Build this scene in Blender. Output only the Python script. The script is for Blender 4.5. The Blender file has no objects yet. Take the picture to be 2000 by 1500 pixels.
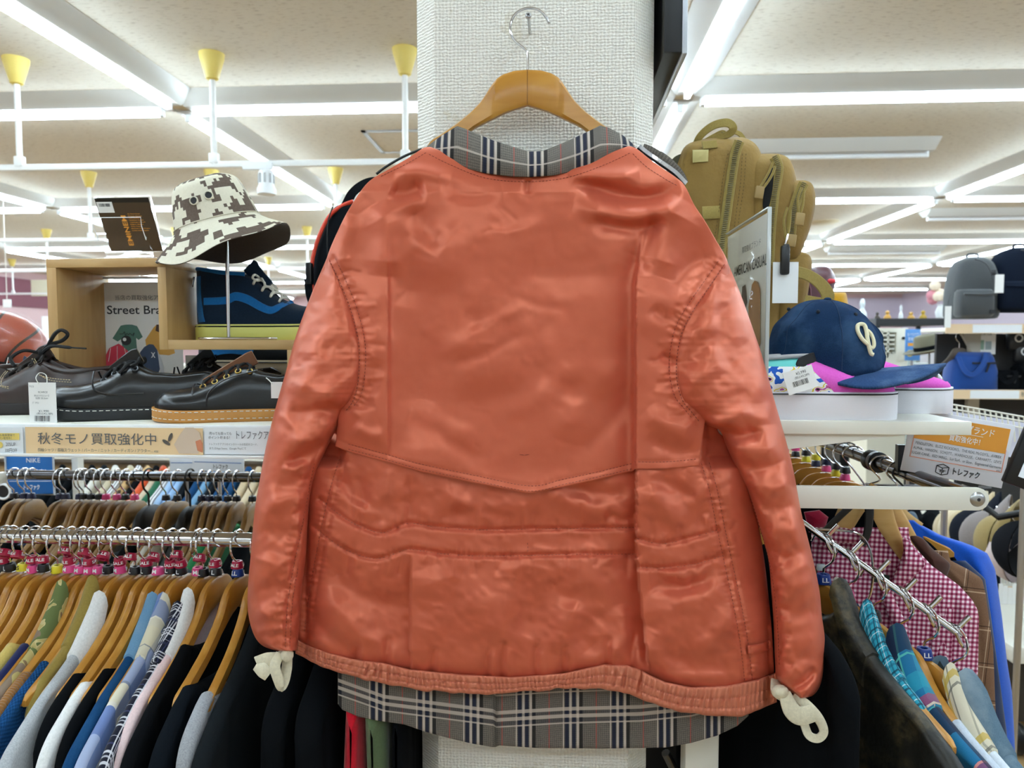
import bpy, bmesh, math, random
import numpy as np
from mathutils import Matrix, Vector, Euler
S = bpy.context.scene
COL = S.collection
# ---------------------------------------------------------------- camera, world, exposure
PITCH, YAW, FPX = -3.3, 3.5, 1400.0
cd = bpy.data.cameras.new('camera'); cam = bpy.data.objects.new('camera', cd); COL.objects.link(cam)
cd.sensor_width = 36; cd.lens = FPX / 2000 * 36; cd.clip_start = 0.02; cd.clip_end = 100
cam.location = (0, 0, 1.5)
cam.rotation_euler = (math.radians(90 + PITCH), 0, math.radians(YAW))
cd.dof.use_dof = True; cd.dof.focus_distance = 1.12; cd.dof.aperture_fstop = 6.3
S.camera = cam
wd = bpy.data.worlds.new('world'); S.world = wd; wd.use_nodes = True
wd.node_tree.nodes['Background'].inputs[0].default_value = (.9, .95, 1, 1)
wd.node_tree.nodes['Background'].inputs[1].default_value = 0.2
S.view_settings.view_transform = 'Standard'; S.view_settings.look = 'None'
S.view_settings.gamma = 1; S.view_settings.use_curve_mapping = False
S.view_settings.exposure = 1.12
TUBE_STRENGTH = 19.0
H_EYE, CEIL = 1.5, 2.9
R3 = np.array(Euler(cam.rotation_euler).to_matrix())
def at(px, py, Y):
    """World point on the viewing ray of pixel (px,py) at depth Y (world y)."""
    px, py, Y = np.broadcast_arrays(np.asarray(px, float), np.asarray(py, float), np.asarray(Y, float))
    d = np.stack([(px - 1000) / FPX, (750 - py) / FPX, -np.ones_like(px)], -1) @ R3.T
    t = Y / d[..., 1]
    return d * t[..., None] + np.array([0, 0, H_EYE])
def V(px, py, Y): return Vector(at(px, py, Y))
# ---------------------------------------------------------------- node materials
def lin(h):
    if isinstance(h, tuple): return h if len(h) == 4 else (*h, 1)
    h = h.lstrip('#'); c = [int(h[i:i + 2], 16) / 255 for i in (0, 2, 4)]
    return tuple((x / 12.92 if x <= .04045 else ((x + .055) / 1.055) ** 2.4) for x in c) + (1,)
class G:
    def __init__(s, name):
        s.mat = bpy.data.materials.new(name); s.mat.use_nodes = True; s.t = s.mat.node_tree
        s.b = s.t.nodes['Principled BSDF']; s.out = s.t.nodes['Material Output']
    def lk(s, a, b): s.t.links.new(a, b)
    def put(s, sock, v):
        if hasattr(v, 'links') or isinstance(v, bpy.types.NodeSocket): s.lk(v, sock)
        else: sock.default_value = v
    def n(s, typ, ins=None, **pr):
        k = s.t.nodes.new(typ)
        for a, b in pr.items(): setattr(k, a, b)
        for a, b in (ins or {}).items(): s.put(k.inputs[a], b)
        return k
    def m(s, op, a, b=0.0, c=0.0):
        return s.n('ShaderNodeMath', {0: a, 1: b, 2: c}, operation=op).outputs[0]
    def mix(s, f, a, b, mode='MIX'):
        k = s.n('ShaderNodeMix', data_type='RGBA', blend_type=mode)
        s.put(k.inputs[0], f)
        s.put(k.inputs[6], lin(a) if isinstance(a, (str, tuple)) else a)
        s.put(k.inputs[7], lin(b) if isinstance(b, (str, tuple)) else b)
        return k.outputs[2]
    def uv(s): return s.n('ShaderNodeTexCoord').outputs['UV']
    def obj(s): return s.n('ShaderNodeTexCoord').outputs['Object']
    def sep(s, v):
        k = s.n('ShaderNodeSeparateXYZ', {0: v}); return k.outputs[0], k.outputs[1], k.outputs[2]
    def comb(s, x, y, z=0.0): return s.n('ShaderNodeCombineXYZ', {0: x, 1: y, 2: z}).outputs[0]
    def noise(s, v, sc, det=3.0, rough=.55, dist=0.0):
        return s.n('ShaderNodeTexNoise', {'Vector': v, 'Scale': sc, 'Detail': det, 'Roughness': rough, 'Distortion': dist}).outputs['Fac']
    def voro(s, v, sc, feat='F1'):
        return s.n('ShaderNodeTexVoronoi', {'Vector': v, 'Scale': sc}, feature=feat).outputs
    def scale(s, v, sx, sy, sz=1.0, rot=0.0):
        return s.n('ShaderNodeMapping', {0: v, 2: (0, 0, rot), 3: (sx, sy, sz)}).outputs[0]
    def ramp(s, f, stops, const=False):
        k = s.n('ShaderNodeValToRGB', {0: f}); r = k.color_ramp
        r.interpolation = 'CONSTANT' if const else 'LINEAR'
        while len(r.elements) < len(stops): r.elements.new(.5)
        for e, (p, c) in zip(r.elements, sorted(stops, key=lambda q: q[0])):
            e.position = p
            if isinstance(c, tuple) and isinstance(c[0], str): e.color = (*lin(c[0])[:3], c[1])
            else: e.color = lin(c)
        return k.outputs[0], k.outputs[1]
    def bump(s, h, st=.3, d=.001):
        k = s.n('ShaderNodeBump', {'Height': h, 'Strength': st, 'Distance': d})
        if s.b.inputs['Normal'].is_linked: s.lk(s.b.inputs['Normal'].links[0].from_socket, k.inputs['Normal'])
        s.lk(k.outputs[0], s.b.inputs['Normal'])
    def base(s, c): s.put(s.b.inputs['Base Color'], lin(c) if isinstance(c, (str, tuple)) else c)
    def set(s, rough=None, metal=None, spec=None, **kw):
        if rough is not None: s.put(s.b.inputs['Roughness'], rough)
        if metal is not None: s.b.inputs['Metallic'].default_value = metal
        if spec is not None: s.b.inputs['Specular IOR Level'].default_value = spec
        for a, b in kw.items(): s.put(s.b.inputs[a.replace('_', ' ')], b)
        return s
def M(name, color, rough=.5, metal=0, spec=.5, bump=None, var=0, **kw):
    """Plain procedural material: base colour with slight noise variation and noise bump."""
    g = G(name); g.set(rough, metal, spec, **kw)
    if var:
        f = g.noise(g.obj(), 14, 4)
        c = lin(color)[:3]
        g.base(g.mix(f, tuple(x * (1 - var) for x in c) + (1,), tuple(min(1, x * (1 + var)) for x in c) + (1,)))
    else: g.base(color)
    if bump: g.bump(g.noise(g.obj(), bump[0], 3), bump[1], bump[2] if len(bump) > 2 else .001)
    return g.mat
def cloth(name, color, rough=.85, sc=900, st=.35, var=.18, spec=.2, sheen=.25):
    g = G(name); uv = g.uv(); x, y, _ = g.sep(uv)
    w = g.m('ADD', g.m('SINE', g.m('MULTIPLY', x, sc * 6)), g.m('SINE', g.m('MULTIPLY', y, sc * 6)))
    f = g.noise(g.obj(), 300, 2); c = lin(color)[:3]
    g.base(g.mix(f, tuple(v * (1 - var) for v in c) + (1,), tuple(min(1, v * (1 + var)) for v in c) + (1,)))
    g.set(rough, 0, spec); g.b.inputs['Sheen Weight'].default_value = sheen if max(c) > .06 else 0.0
    if max(c) <= .06: g.set(.95, 0, .08)
    g.bump(g.noise(g.obj(), sc, 2), st, .0006)
    return g.mat
def stripes(g, coord, period, stops):
    """Alpha+colour stripes repeating along one coordinate; stops=[(a,b,colour,alpha)] in 0..1 of the period."""
    f = g.m('FRACT', g.m('DIVIDE', coord, period))
    st = [(0.0, ('#000000', 0.0))]
    for a, b, c, al in stops: st += [(a, (c, al)), (b, ('#000000', 0.0))]
    seen = {}
    for p, c in st: seen[round(p, 4)] = c
    return g.ramp(f, list(seen.items()), True)
def plaid(name, base, period, us, vs, rough=.85, rot=0.0, weave=700, base2=None, pv=None):
    g = G(name); uv = g.uv()
    if rot: uv = g.scale(uv, 1, 1, 1, rot)
    x, y, _ = g.sep(uv)
    c = g.mix(g.noise(g.obj(), 500, 2), base, base2 or base)
    cu, au = stripes(g, x, period, us); cv, av = stripes(g, y, pv or period, vs)
    c = g.mix(au, c, cu); c = g.mix(av, c, cv)
    g.base(c); g.set(rough, 0, .2); g.b.inputs['Sheen Weight'].default_value = .2
    tw = g.m('SINE', g.m('MULTIPLY', g.m('ADD', x, y), 5200.0))
    g.bump(tw, .25, .0004); g.bump(g.noise(g.obj(), weave, 2), .3, .0005)
    return g.mat
# ---------------------------------------------------------------- mesh building
class MB:
    def __init__(s): s.v, s.f, s.uv, s.n = [], [], [], 0
    def add(s, v, f, uv=None):
        v = np.asarray(v, float).reshape(-1, 3); o = s.n
        s.v.append(v); s.f += [tuple(i + o for i in q) for q in f]
        s.uv.append(np.zeros((len(v), 2)) if uv is None else np.asarray(uv, float).reshape(-1, 2)); s.n += len(v)
        return s
    def join(s, o, mtx=None):
        v = np.concatenate(o.v)
        if mtx is not None:
            m = np.array(mtx); v = v @ m[:3, :3].T + m[:3, 3]
        return s.add(v, o.f, np.concatenate(o.uv))
    def grid(s, P, uv=None, wrap_u=False, wrap_v=False, flip=False):
        n, m = P.shape[:2]; f = []
        for i in range(n if wrap_v else n - 1):
            a = i * m; b = ((i + 1) % n) * m
            for j in range(m if wrap_u else m - 1):
                k = (j + 1) % m
                f.append((a + j, b + j, b + k, a + k) if flip else (a + j, a + k, b + k, b + j))
        if uv is None:
            d1 = np.zeros(P.shape[:2]); d1[:, 1:] = np.cumsum(np.linalg.norm(np.diff(P, axis=1), axis=-1), 1)
            d0 = np.zeros(P.shape[:2]); d0[1:] = np.cumsum(np.linalg.norm(np.diff(P, axis=0), axis=-1), 0)
            uv = np.stack([d1, d0], -1)
        return s.add(P, f, uv)
    def loft(s, rings, uv=None, caps=True, flip=False):
        P = np.asarray(rings, float); s_n = s.n; n, m = P.shape[:2]
        s.grid(P, uv, wrap_u=True, flip=flip)
        if caps:
            a = tuple(s_n + j for j in range(m)); b = tuple(s_n + (n - 1) * m + j for j in range(m))
            s.f += [a if flip else a[::-1], b[::-1] if flip else b]
        return s
    def tube(s, path, r, n=8, closed=False, caps=True, flat=1.0, up=None):
        P = np.asarray([tuple(p) for p in path], float); k = len(P)
        rr = np.broadcast_to(np.asarray(r, float), (k,))
        T = (np.roll(P, -1, 0) - np.roll(P, 1, 0)) if closed else np.gradient(P, axis=0)
        T /= np.linalg.norm(T, axis=1)[:, None] + 1e-12
        u = np.array(up if up is not None else ((0, 0, 1) if abs(T[0][2]) < .9 else (1, 0, 0)), float)
        rings = []; a = np.linspace(0, 2 * np.pi, n, endpoint=False)
        for i in range(k):
            if up is not None: u = np.array(up, float)
            u = u - T[i] * (u @ T[i]); u /= np.linalg.norm(u) + 1e-12
            w = np.cross(T[i], u)
            rings.append(P[i] + rr[i] * (np.cos(a)[:, None] * w + flat * np.sin(a)[:, None] * u))
        if closed: rings.append(rings[0]); caps = False
        return s.loft(rings, caps=caps)
    def box(s, c, size, rot=None, bev=0.0, seg=2, mtx=None):
        bm = bmesh.new(); bmesh.ops.create_cube(bm, size=1)
        bmesh.ops.scale(bm, vec=Vector(size), verts=bm.verts)
        if bev: bmesh.ops.bevel(bm, geom=list(bm.edges), offset=min(bev, min(size) * .49), segments=seg, profile=.5, affect='EDGES')
        m = Matrix.Translation(Vector(c)) @ (Euler(rot).to_matrix().to_4x4() if rot is not None else Matrix())
        if mtx is not None: m = mtx @ m
        bm.verts.ensure_lookup_table(); bm.verts.index_update()
        lo = np.array([v.co[:] for v in bm.verts])
        s.add([m @ v.co for v in bm.verts], [[v.index for v in f.verts] for f in bm.faces], lo[:, [0, 2]]); bm.free()
        return s
    def lathe(s, prof, n=24, mtx=None, caps=True, flat=1.0):
        a = np.linspace(0, 2 * np.pi, n, endpoint=False)
        P = np.array([[(r * math.cos(t), r * flat * math.sin(t), z) for t in a] for r, z in prof])
        if mtx is not None: m = np.array(mtx); P = P @ m[:3, :3].T + m[:3, 3]
        return s.loft(P, caps=caps)
    def prism(s, pts, th, mtx=None, bev=0.0):
        """Outline in local x,z extruded along local y by th."""
        bm = bmesh.new()
        vs = [bm.verts.new((p[0], -th / 2, p[1])) for p in pts]; f = bm.faces.new(vs)
        r = bmesh.ops.extrude_face_region(bm, geom=[f])
        bmesh.ops.translate(bm, vec=(0, th, 0), verts=[e for e in r['geom'] if isinstance(e, bmesh.types.BMVert)])
        bmesh.ops.recalc_face_normals(bm, faces=bm.faces)
        if bev: bmesh.ops.bevel(bm, geom=list(bm.edges), offset=bev, segments=2, profile=.5, affect='EDGES', clamp_overlap=True)
        bm.verts.index_update(); m = mtx or Matrix()
        s.add([m @ v.co for v in bm.verts], [[v.index for v in f.verts] for f in bm.faces], [(v.co.x, v.co.z) for v in bm.verts]); bm.free()
        return s
    def poly(s, pts, uv=None): return s.add(pts, [tuple(range(len(pts)))], uv)
    def sphere(s, c, r, n=16, scl=(1, 1, 1)):
        prof = [(max(1e-4, math.sin(t)) , -math.cos(t)) for t in np.linspace(0, math.pi, n // 2 + 1)]
        m = Matrix.Translation(Vector(c)) @ Matrix.Diagonal((r * scl[0], r * scl[1], r * scl[2], 1))
        return s.lathe(prof, n, m)
WM = {}
def mesh(name, mb, mats, inv=None, smooth=35):
    me = bpy.data.meshes.new(name)
    v = np.concatenate(mb.v)
    if inv is not None:
        m = np.array(inv); v = v @ m[:3, :3].T + m[:3, 3]
    me.from_pydata(v.tolist(), [], mb.f)
    uv = np.concatenate(mb.uv).astype(np.float32)
    vi = np.empty(len(me.loops), np.int32); me.loops.foreach_get('vertex_index', vi)
    me.uv_layers.new(name='UVMap').data.foreach_set('uv', uv[vi].ravel())
    for x in (mats if isinstance(mats, (list, tuple)) else [mats]): me.materials.append(x)
    if smooth:
        me.polygons.foreach_set('use_smooth', np.ones(len(me.polygons), bool))
        if smooth < 170: me.set_sharp_from_angle(angle=math.radians(smooth))
    me.validate(); me.update()
    return me
def tag(o, label=None, cat=None, group=None, kind=None):
    if label: o['label'] = label
    if cat: o['category'] = cat
    if group: o['group'] = group
    if kind: o['kind'] = kind
    return o
def thing(name, label, cat, loc=(0, 0, 0), rz=0.0, group=None, rot=None):
    o = bpy.data.objects.new(name, None); COL.objects.link(o)
    o.empty_display_size = .05; o.location = loc
    o.rotation_euler = rot if rot is not None else (0, 0, rz)
    WM[o.name] = Matrix.Translation(Vector(loc)) @ o.rotation_euler.to_matrix().to_4x4()
    return tag(o, label, cat, group)
def ob(name, mb, mat, parent=None, world=False, smooth=35, label=None):
    """One mesh object. With world=True the mesh was built in world space and is moved into its parent's space."""
    inv = None; w = WM[parent.name] if parent else Matrix()
    if parent and world: inv = w.inverted()
    o = bpy.data.objects.new(name, mesh(name, mb, mat, inv, smooth)); COL.objects.link(o)
    if parent: o.parent = parent
    elif world:
        a = np.concatenate(mb.v); c = (a.min(0) + a.max(0)) / 2; c[2] = a[:, 2].min()
        o.data.transform(Matrix.Translation(Vector(-c))); o.location = c; w = Matrix.Translation(Vector(c))
    WM[o.name] = w
    if label: o['label'] = label
    return o
def dup(root, loc=None, rz=None, label=None, group=None, rot=None):
    r = root.copy(); COL.objects.link(r)
    if loc is not None: r.location = loc
    if rz is not None: r.rotation_euler = (0, 0, rz)
    if rot is not None: r.rotation_euler = rot
    if label: r['label'] = label
    if group: r['group'] = group
    WM[r.name] = Matrix.Translation(r.location) @ r.rotation_euler.to_matrix().to_4x4()
    for ch in list(root.children):
        c = ch.copy(); COL.objects.link(c); c.parent = r; WM[c.name] = WM[r.name]
        for gch in list(ch.children):
            d = gch.copy(); COL.objects.link(d); d.parent = c; WM[d.name] = WM[r.name]
    return r
_T = {}
def text_mb(txt, size, bold=0.0, width=None, mirror=False):
    """Lettering as a flat mesh in local x,z centred on the origin (facing -y)."""
    k = (txt, bold)
    if k not in _T:
        cu = bpy.data.curves.new('lettering', 'FONT'); cu.body = txt; cu.size = 1; cu.offset = bold
        cu.resolution_u = 3; cu.align_x = 'CENTER'; cu.align_y = 'CENTER'
        o = bpy.data.objects.new('lettering', cu); COL.objects.link(o)
        me = bpy.data.meshes.new_from_object(o)
        v = np.array([x.co[:] for x in me.vertices]).reshape(-1, 3)
        f = [tuple(p.vertices) for p in me.polygons]
        bpy.data.objects.remove(o); bpy.data.curves.remove(cu); bpy.data.meshes.remove(me)
        _T[k] = (v, f)
    v, f = _T[k]; mb = MB()
    if len(v) == 0: return mb.add([(0, 0, 0), (1e-4, 0, 0), (0, 0, 1e-4)], [(0, 1, 2)])
    w = v.copy() * size
    if width: 
        ext = w[:, 0].max() - w[:, 0].min(); w[:, 0] *= width / ext
    return mb.add(np.stack([w[:, 0], np.zeros(len(w)), w[:, 1]], -1), f)
def frame(o, ux, uz):
    """Matrix whose local x runs along ux and local z along uz (made orthonormal), placed at o."""
    x = Vector(ux).normalized(); z = Vector(uz); z = (z - x * z.dot(x)).normalized(); y = z.cross(x)
    m = Matrix((x, y, z)).transposed().to_4x4(); m.translation = Vector(o); return m
def rng_noise(seed, n=64):
    r = np.random.RandomState(seed); return r.rand(n, n) * 2 - 1
_NZ = {}
def vn(x, y, seed=0):
    """Smooth lattice noise, about -1..1, period 64."""
    if seed not in _NZ: _NZ[seed] = rng_noise(seed)
    t = _NZ[seed]; x = np.asarray(x, float); y = np.asarray(y, float)
    i = np.floor(x).astype(int); j = np.floor(y).astype(int); fx = x - i; fy = y - j
    fx = fx * fx * fx * (fx * (6 * fx - 15) + 10); fy = fy * fy * fy * (fy * (6 * fy - 15) + 10)
    g = lambda a, b: t[a % 64, b % 64]
    return (g(i, j) * (1 - fx) + g(i + 1, j) * fx) * (1 - fy) + (g(i, j + 1) * (1 - fx) + g(i + 1, j + 1) * fx) * fy
def smooth_path(pts, n=8, closed=False):
    """Catmull-Rom through the points."""
    P = [np.asarray(p, float) for p in pts]; out = []; k = len(P)
    for i in range(k if closed else k - 1):
        a = P[(i - 1) % k] if closed or i > 0 else P[0]; b = P[i]; c = P[(i + 1) % k]
        d = P[(i + 2) % k] if closed or i + 2 < k else P[-1]
        for t in np.linspace(0, 1, n, endpoint=False):
            out.append(.5 * ((2 * b) + (-a + c) * t + (2 * a - 5 * b + 4 * c - d) * t * t + (-a + 3 * b - 3 * c + d) * t ** 3))
    if not closed: out.append(P[-1])
    return np.array(out)
# ---------------------------------------------------------------- common materials
CHROME = M('chrome', '#d8d8da', .12, 1, bump=(40, .03))
STEEL = M('brushed_steel', '#b9babb', .28, 1)
WHITE_PAINT = M('cream_white_paint', '#e9e6da', .38, var=.03, bump=(300, .05))
WHITE_PLASTIC = M('white_plastic', '#eceeef', .35)
BLACK_PLASTIC = M('black_plastic', '#141416', .35)
PAPER = M('white_paper', '#f1f1ef', .7, var=.02)
INK = M('dark_ink', '#2b2b2e', .7)
GREY_INK = M('grey_ink', '#60646a', .7)
WHITE_INK = M('white_ink', '#f4f4f4', .6)
ORANGE_INK = M('orange_ink', '#efa33c', .6, var=.02)
# ---------------------------------------------------------------- the shop: shell and ceiling
def ceiling_mat():
    g = G('ceiling_board'); o = g.obj()
    v = g.scale(o, 22, 120, 1)
    f = g.noise(v, 1.0, 3, .6)
    m = g.ramp(f, [(.0, '#b9ad9d'), (.35, '#b9ad9d'), (.42, '#d8d0c1'), (1, '#dad3c4')])[0]
    g.base(m); g.set(.9, 0, .2); g.bump(f, .4, .002); return g.mat
def floor_mat():
    g = G('wood_floor'); o = g.obj(); x, y, z = g.sep(o)
    br = g.n('ShaderNodeTexBrick', {'Vector': g.scale(o, 1, 1, 1, math.pi / 2), 'Color1': lin('#a98a60'), 'Color2': lin('#b9986b'), 'Mortar': lin('#7a5427'),
        'Scale': 1.0, 'Mortar Size': .0015, 'Brick Width': .9, 'Row Height': .075})
    gr = g.noise(g.scale(o, 60, 4, 1), 1.0, 4)
    g.base(g.mix(g.m('MULTIPLY', gr, .55), br.outputs[0], '#846642')); g.set(.22, 0, .5); return g.mat
CEIL_M = ceiling_mat()
XW0, XW1, YW0, YW1 = -10.5, 10.0, -4.8, 21.5
def slab(name, a, b, mat, kind='structure', bev=0):
    a = Vector(a); b = Vector(b)
    o = ob(name, MB().box((a + b) / 2, [abs(x) for x in (b - a)], bev=bev), mat, None, True); o['kind'] = kind; return o
slab('floor', (XW0, YW0, -.1), (XW1, YW1, 0), floor_mat())
slab('ceiling', (XW0, YW0, CEIL), (XW1, YW1, CEIL + .1), CEIL_M)
PINK = M('pink_wall', '#d3b4b4', .8, var=.04)
LILAC = M('lilac_wall', '#cbc0cd', .8, var=.04)
MAROON = M('maroon_wall_band', '#7d4a55', .75, var=.05)
slab('wall_left', (XW0 - .1, YW0, 0), (XW0, YW1, CEIL), PINK)
slab('wall_right', (XW1, YW0, 0), (XW1 + .1, YW1, CEIL), LILAC)
slab('wall_back', (XW0, YW1, 0), (XW1, YW1 + .1, CEIL), PINK)
slab('wall_front', (XW0, YW0 - .1, 0), (XW1, YW0, CEIL), M('white_wall', '#ecebe6', .8, var=.02))
slab('trim_1', (XW0, YW0, 2.2), (XW0 + .03, YW1, 2.75), MAROON)
slab('trim_2', (.5, YW1 - .03, 2.15), (XW1, YW1, 2.8), LILAC)
# pillar with bevelled corners and woven wallpaper
def wallpaper_mat():
    g = G('woven_wallpaper'); o = g.obj(); x, y, z = g.sep(o)
    u = g.m('ADD', x, y); wob = g.m('MULTIPLY', g.m('SUBTRACT', g.noise(o, 110, 3), .5), .006)
    a = g.m('SINE', g.m('MULTIPLY', g.m('ADD', u, wob), 2 * math.pi / .0058)); b = g.m('SINE', g.m('MULTIPLY', g.m('ADD', z, wob), 2 * math.pi / .0050))
    h = g.m('ADD', g.m('ADD', a, b), g.m('MULTIPLY', g.noise(o, 260, 3), 3.2))
    g.bump(h, .6, .0010)
    st = g.noise(o, 18, 4)
    c = g.mix(g.noise(o, 300, 2), '#efeadd', '#f7f4ec')
    g.base(g.mix(g.m('MULTIPLY', g.m('GREATER_THAN', st, .66), .25), c, '#cfc19a')); g.set(.75, 0, .25); return g.mat
PY = 1.16
pl, pr = at(812, 750, PY)[0], at(1275, 750, PY)[0]
cf = .034
o = ob('pillar', MB().prism([(0, 0)] * 0 or [(pl, PY + cf), (pl + cf, PY), (pr - cf, PY), (pr, PY + cf), (pr, PY + .42), (pl, PY + .42)], CEIL,
    Matrix(((1, 0, 0, 0), (0, 0, 1, 0), (0, 1, 0, CEIL / 2), (0, 0, 0, 1)))), wallpaper_mat(), None, True, 20)
o['kind'] = 'structure'
# ---------------------------------------------------------------- tube lights
GX, GY, PX0, PY0 = 2.84, 2.85, -2.15, 4.05
def emit(name, col, st):
    g = G(name); g.b.inputs['Base Color'].default_value = (.9, .9, .9, 1)
    g.b.inputs['Emission Color'].default_value = lin(col); g.b.inputs['Emission Strength'].default_value = st; return g.mat
TUBE_M = emit('lit_tube', '#d6eeff', TUBE_STRENGTH)
BATTEN_M = M('batten_enamel', '#c9c7c1', .4)
def make_batten(lit=True):
    L = GX - .26
    t = thing('ceiling_light' if lit else 'unlit_ceiling_light', 'x', 'ceiling light', (0, 0, CEIL))
    x0, x1 = .05, GX - .05
    sec = [(-.135, 0), (-.131, -.008), (-.044, -.070), (.044, -.070), (.131, -.008), (.135, 0)]
    mb = MB().loft([[(x, a, b) for a, b in sec] for x in (x0, x1)]); ob('housing', mb, BATTEN_M, t)
    for x in (.105, GX - .105): ob('lamp_holder', MB().box((x, 0, -.084), (.028, .034, .056), bev=.006), WHITE_PLASTIC, t)
    n = 10
    ob('tube', MB().tube([(.118, 0, -.0955), (GX - .118, 0, -.0955)], .0165, n), TUBE_M if lit else WHITE_PLASTIC, t)
    return t
lamp = make_batten(); first = True
ORD = ['nearest', 'second', 'third', 'fourth', 'fifth', 'sixth', 'seventh', 'eighth', 'ninth', 'tenth']
for j in range(-2, 6):
    for i in range(-3, 4):
        X, Y = PX0 + GX * i, PY0 + GY * j
        for k in (0, 1):
            if Y + (GY if k else 0) > YW1 or X + (0 if k else GX) > XW1 or Y < YW0: continue
            side = 'left' if i < 0 else 'right'
            c = -i if i < 0 else i + 1
            if j < 0: lb = 'lit ceiling tube light above the aisle in front of the jacket'
            elif k == 0: lb = f'lit tube light running sideways on the ceiling, {ORD[j]} row, {ORD[c - 1]} bay {side} of pillar'
            else: lb = f'lit tube light running away from view, {ORD[j + 1]} row, {ORD[c - 1]} line {side} of pillar'
            if i in (-1, 0) and k == 1 and j >= -1: lb = lb.replace('nearest line left', 'line just left').replace('nearest line right', 'line just right')
            o = lamp if first else dup(lamp)
            first = False
            o.location = (X, Y, CEIL); o.rotation_euler = (0, 0, math.pi / 2 if k else 0)
            tag(o, lb, group='ceiling tube lights in a square grid')
JX = M('junction_cap', '#cdbf9f', .6)
f = True
for j in range(-1, 6):
    for i in range(-2, 5):
        mb = MB().box((0, 0, -.03), (.13, .13, .06), (0, 0, math.pi / 4), bev=.01)
        if f:
            jc = ob('junction_box', mb, JX); f = False; o = jc
        else: o = jc.copy(); COL.objects.link(o)
        o.location = (PX0 + GX * i, PY0 + GY * j, CEIL)
        tag(o, 'beige junction cap where four ceiling tube lights meet', 'junction box', 'junction caps of the light grid')
un = make_batten(False)
dark = [(1345, 292, 5.25), (1800, 425, 7.95), (1610, 497, 10.9)]
words = ['unlit double batten on the ceiling above the khaki backpack', 'unlit batten on the ceiling above the grey and navy bags', 'unlit batten far down the ceiling left of the grey backpack']
for q, (px, py, Y) in enumerate(dark):
    o = un if q == 0 else dup(un); p = at(px, py, Y); o.location = (p[0], Y, CEIL); o.scale = (.6, 1, 1)
    tag(o, words[q], group='unlit ceiling battens')
# ceiling hatch, smoke detector
p = at(705, 256, 4.75)
mb = MB()
for a, b in (((p[0], 4.75), (p[0] + .56, 4.78)), ((p[0], 5.27), (p[0] + .56, 5.3)), ((p[0], 4.75), (p[0] + .03, 5.3)), ((p[0] + .53, 4.75), (p[0] + .56, 5.3))):
    mb.box(((a[0] + b[0]) / 2, (a[1] + b[1]) / 2, CEIL - .004), (b[0] - a[0], b[1] - a[1], .012))
hatch = thing('ceiling_hatch', 'square access hatch with aluminium rim in the ceiling left of the pillar', 'hatch', (p[0] + .28, 5.02, CEIL))
ob('rim', mb, STEEL, hatch, True); ob('panel', MB().box((p[0] + .28, 5.02, CEIL - .002), (.5, .5, .006)), CEIL_M, hatch, True)
p = at(1610, 428, 8.6)
t = thing('ceiling_vent', 'round beige vent disc on the ceiling right of the khaki backpack', 'vent', (p[0], 8.6, CEIL))
ob('disc', MB().lathe([(.16, 0), (.16, -.01), (.12, -.025), (.01, -.03)], 24, Matrix.Translation((p[0], 8.6, CEIL))), JX, t, True)
# ---------------------------------------------------------------- sign rails hung from the ceiling
YEL = M('yellow_cup', '#e8cf6a', .45); RAILW = M('white_rail_paint', '#e8e7e3', .35)
def hung_rail(Y, py0, x0, x1, posts, label, r=.014):
    z = at(400, py0, Y)[2]
    t = thing('hanging_rail', label, 'ceiling rail', ((x0 + x1) / 2, Y, z), 0, 'white rails hung from the ceiling')
    ob('rail', MB().box(((x0 + x1) / 2, Y, z), (x1 - x0, .02, .03), bev=.004), RAILW, t, True)
    for x in posts:
        h = ob('hanger_rod', MB().tube([(x, Y, z), (x, Y, (z + CEIL) / 2), (x, Y, CEIL - .06)], r, 10), RAILW, t, True)
        ob('clamp', MB().box((x, Y, z + .03), (.045, .03, .05), bev=.004), RAILW, h, True)
        ob('ceiling_cup', MB().lathe([(.022, -.125), (.03, -.12), (.058, -.02), (.06, 0)], 20, Matrix.Translation((x, Y, CEIL))), YEL, h, True)
xs = lambda Y, l: [at(p, 300, Y)[0] for p in l]
hung_rail(3.47, 322, -4.2, .1, xs(3.47, [38, 418, 792]), 'nearest white ceiling rail with yellow cups, above the bucket hat')
hung_rail(5.76, 466, -6.4, .2, xs(5.76, [-60, 172, 412, 655]), 'second white ceiling rail with yellow cups, behind the nearest one')
hung_rail(8.6, 527, -8.4, .2, xs(8.6, [-80, 85, 340, 597]), 'third white ceiling rail with yellow cups, crossing above the basketball')
hung_rail(11.6, 572, -9.4, .2, xs(11.6, [15, 265, 520]), 'farthest white ceiling rail, above the maroon wall band')
p = at(508, 325, 3.45)
t = thing('spotlight', 'white spotlight clamped to the nearest ceiling rail beside the bucket hat', 'spotlight', tuple(p))
ob('track_box', MB().box(p + np.array([-.01, -.005, 0]), (.15, .02, .035), bev=.006), WHITE_PLASTIC, t, True)
hd = ob('head', MB().lathe([(.03, .06), (.036, .05), (.036, -.01), (.045, -.03), (.045, -.055), (.038, -.056)], 24, Matrix.Translation(Vector(p + np.array([.03, 0, -.08])))), WHITE_PLASTIC, t, True)
mb = MB()
for k in range(9):
    a = 2 * math.pi * k / 9
    mb.box(p + np.array([.03 + .037 * math.cos(a), .037 * math.sin(a), -.06]), (.004, .01, .045), (0, 0, a))
ob('cooling_fins', mb, M('fin_grey', '#9a9a98', .4, .6), hd, True)
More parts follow.
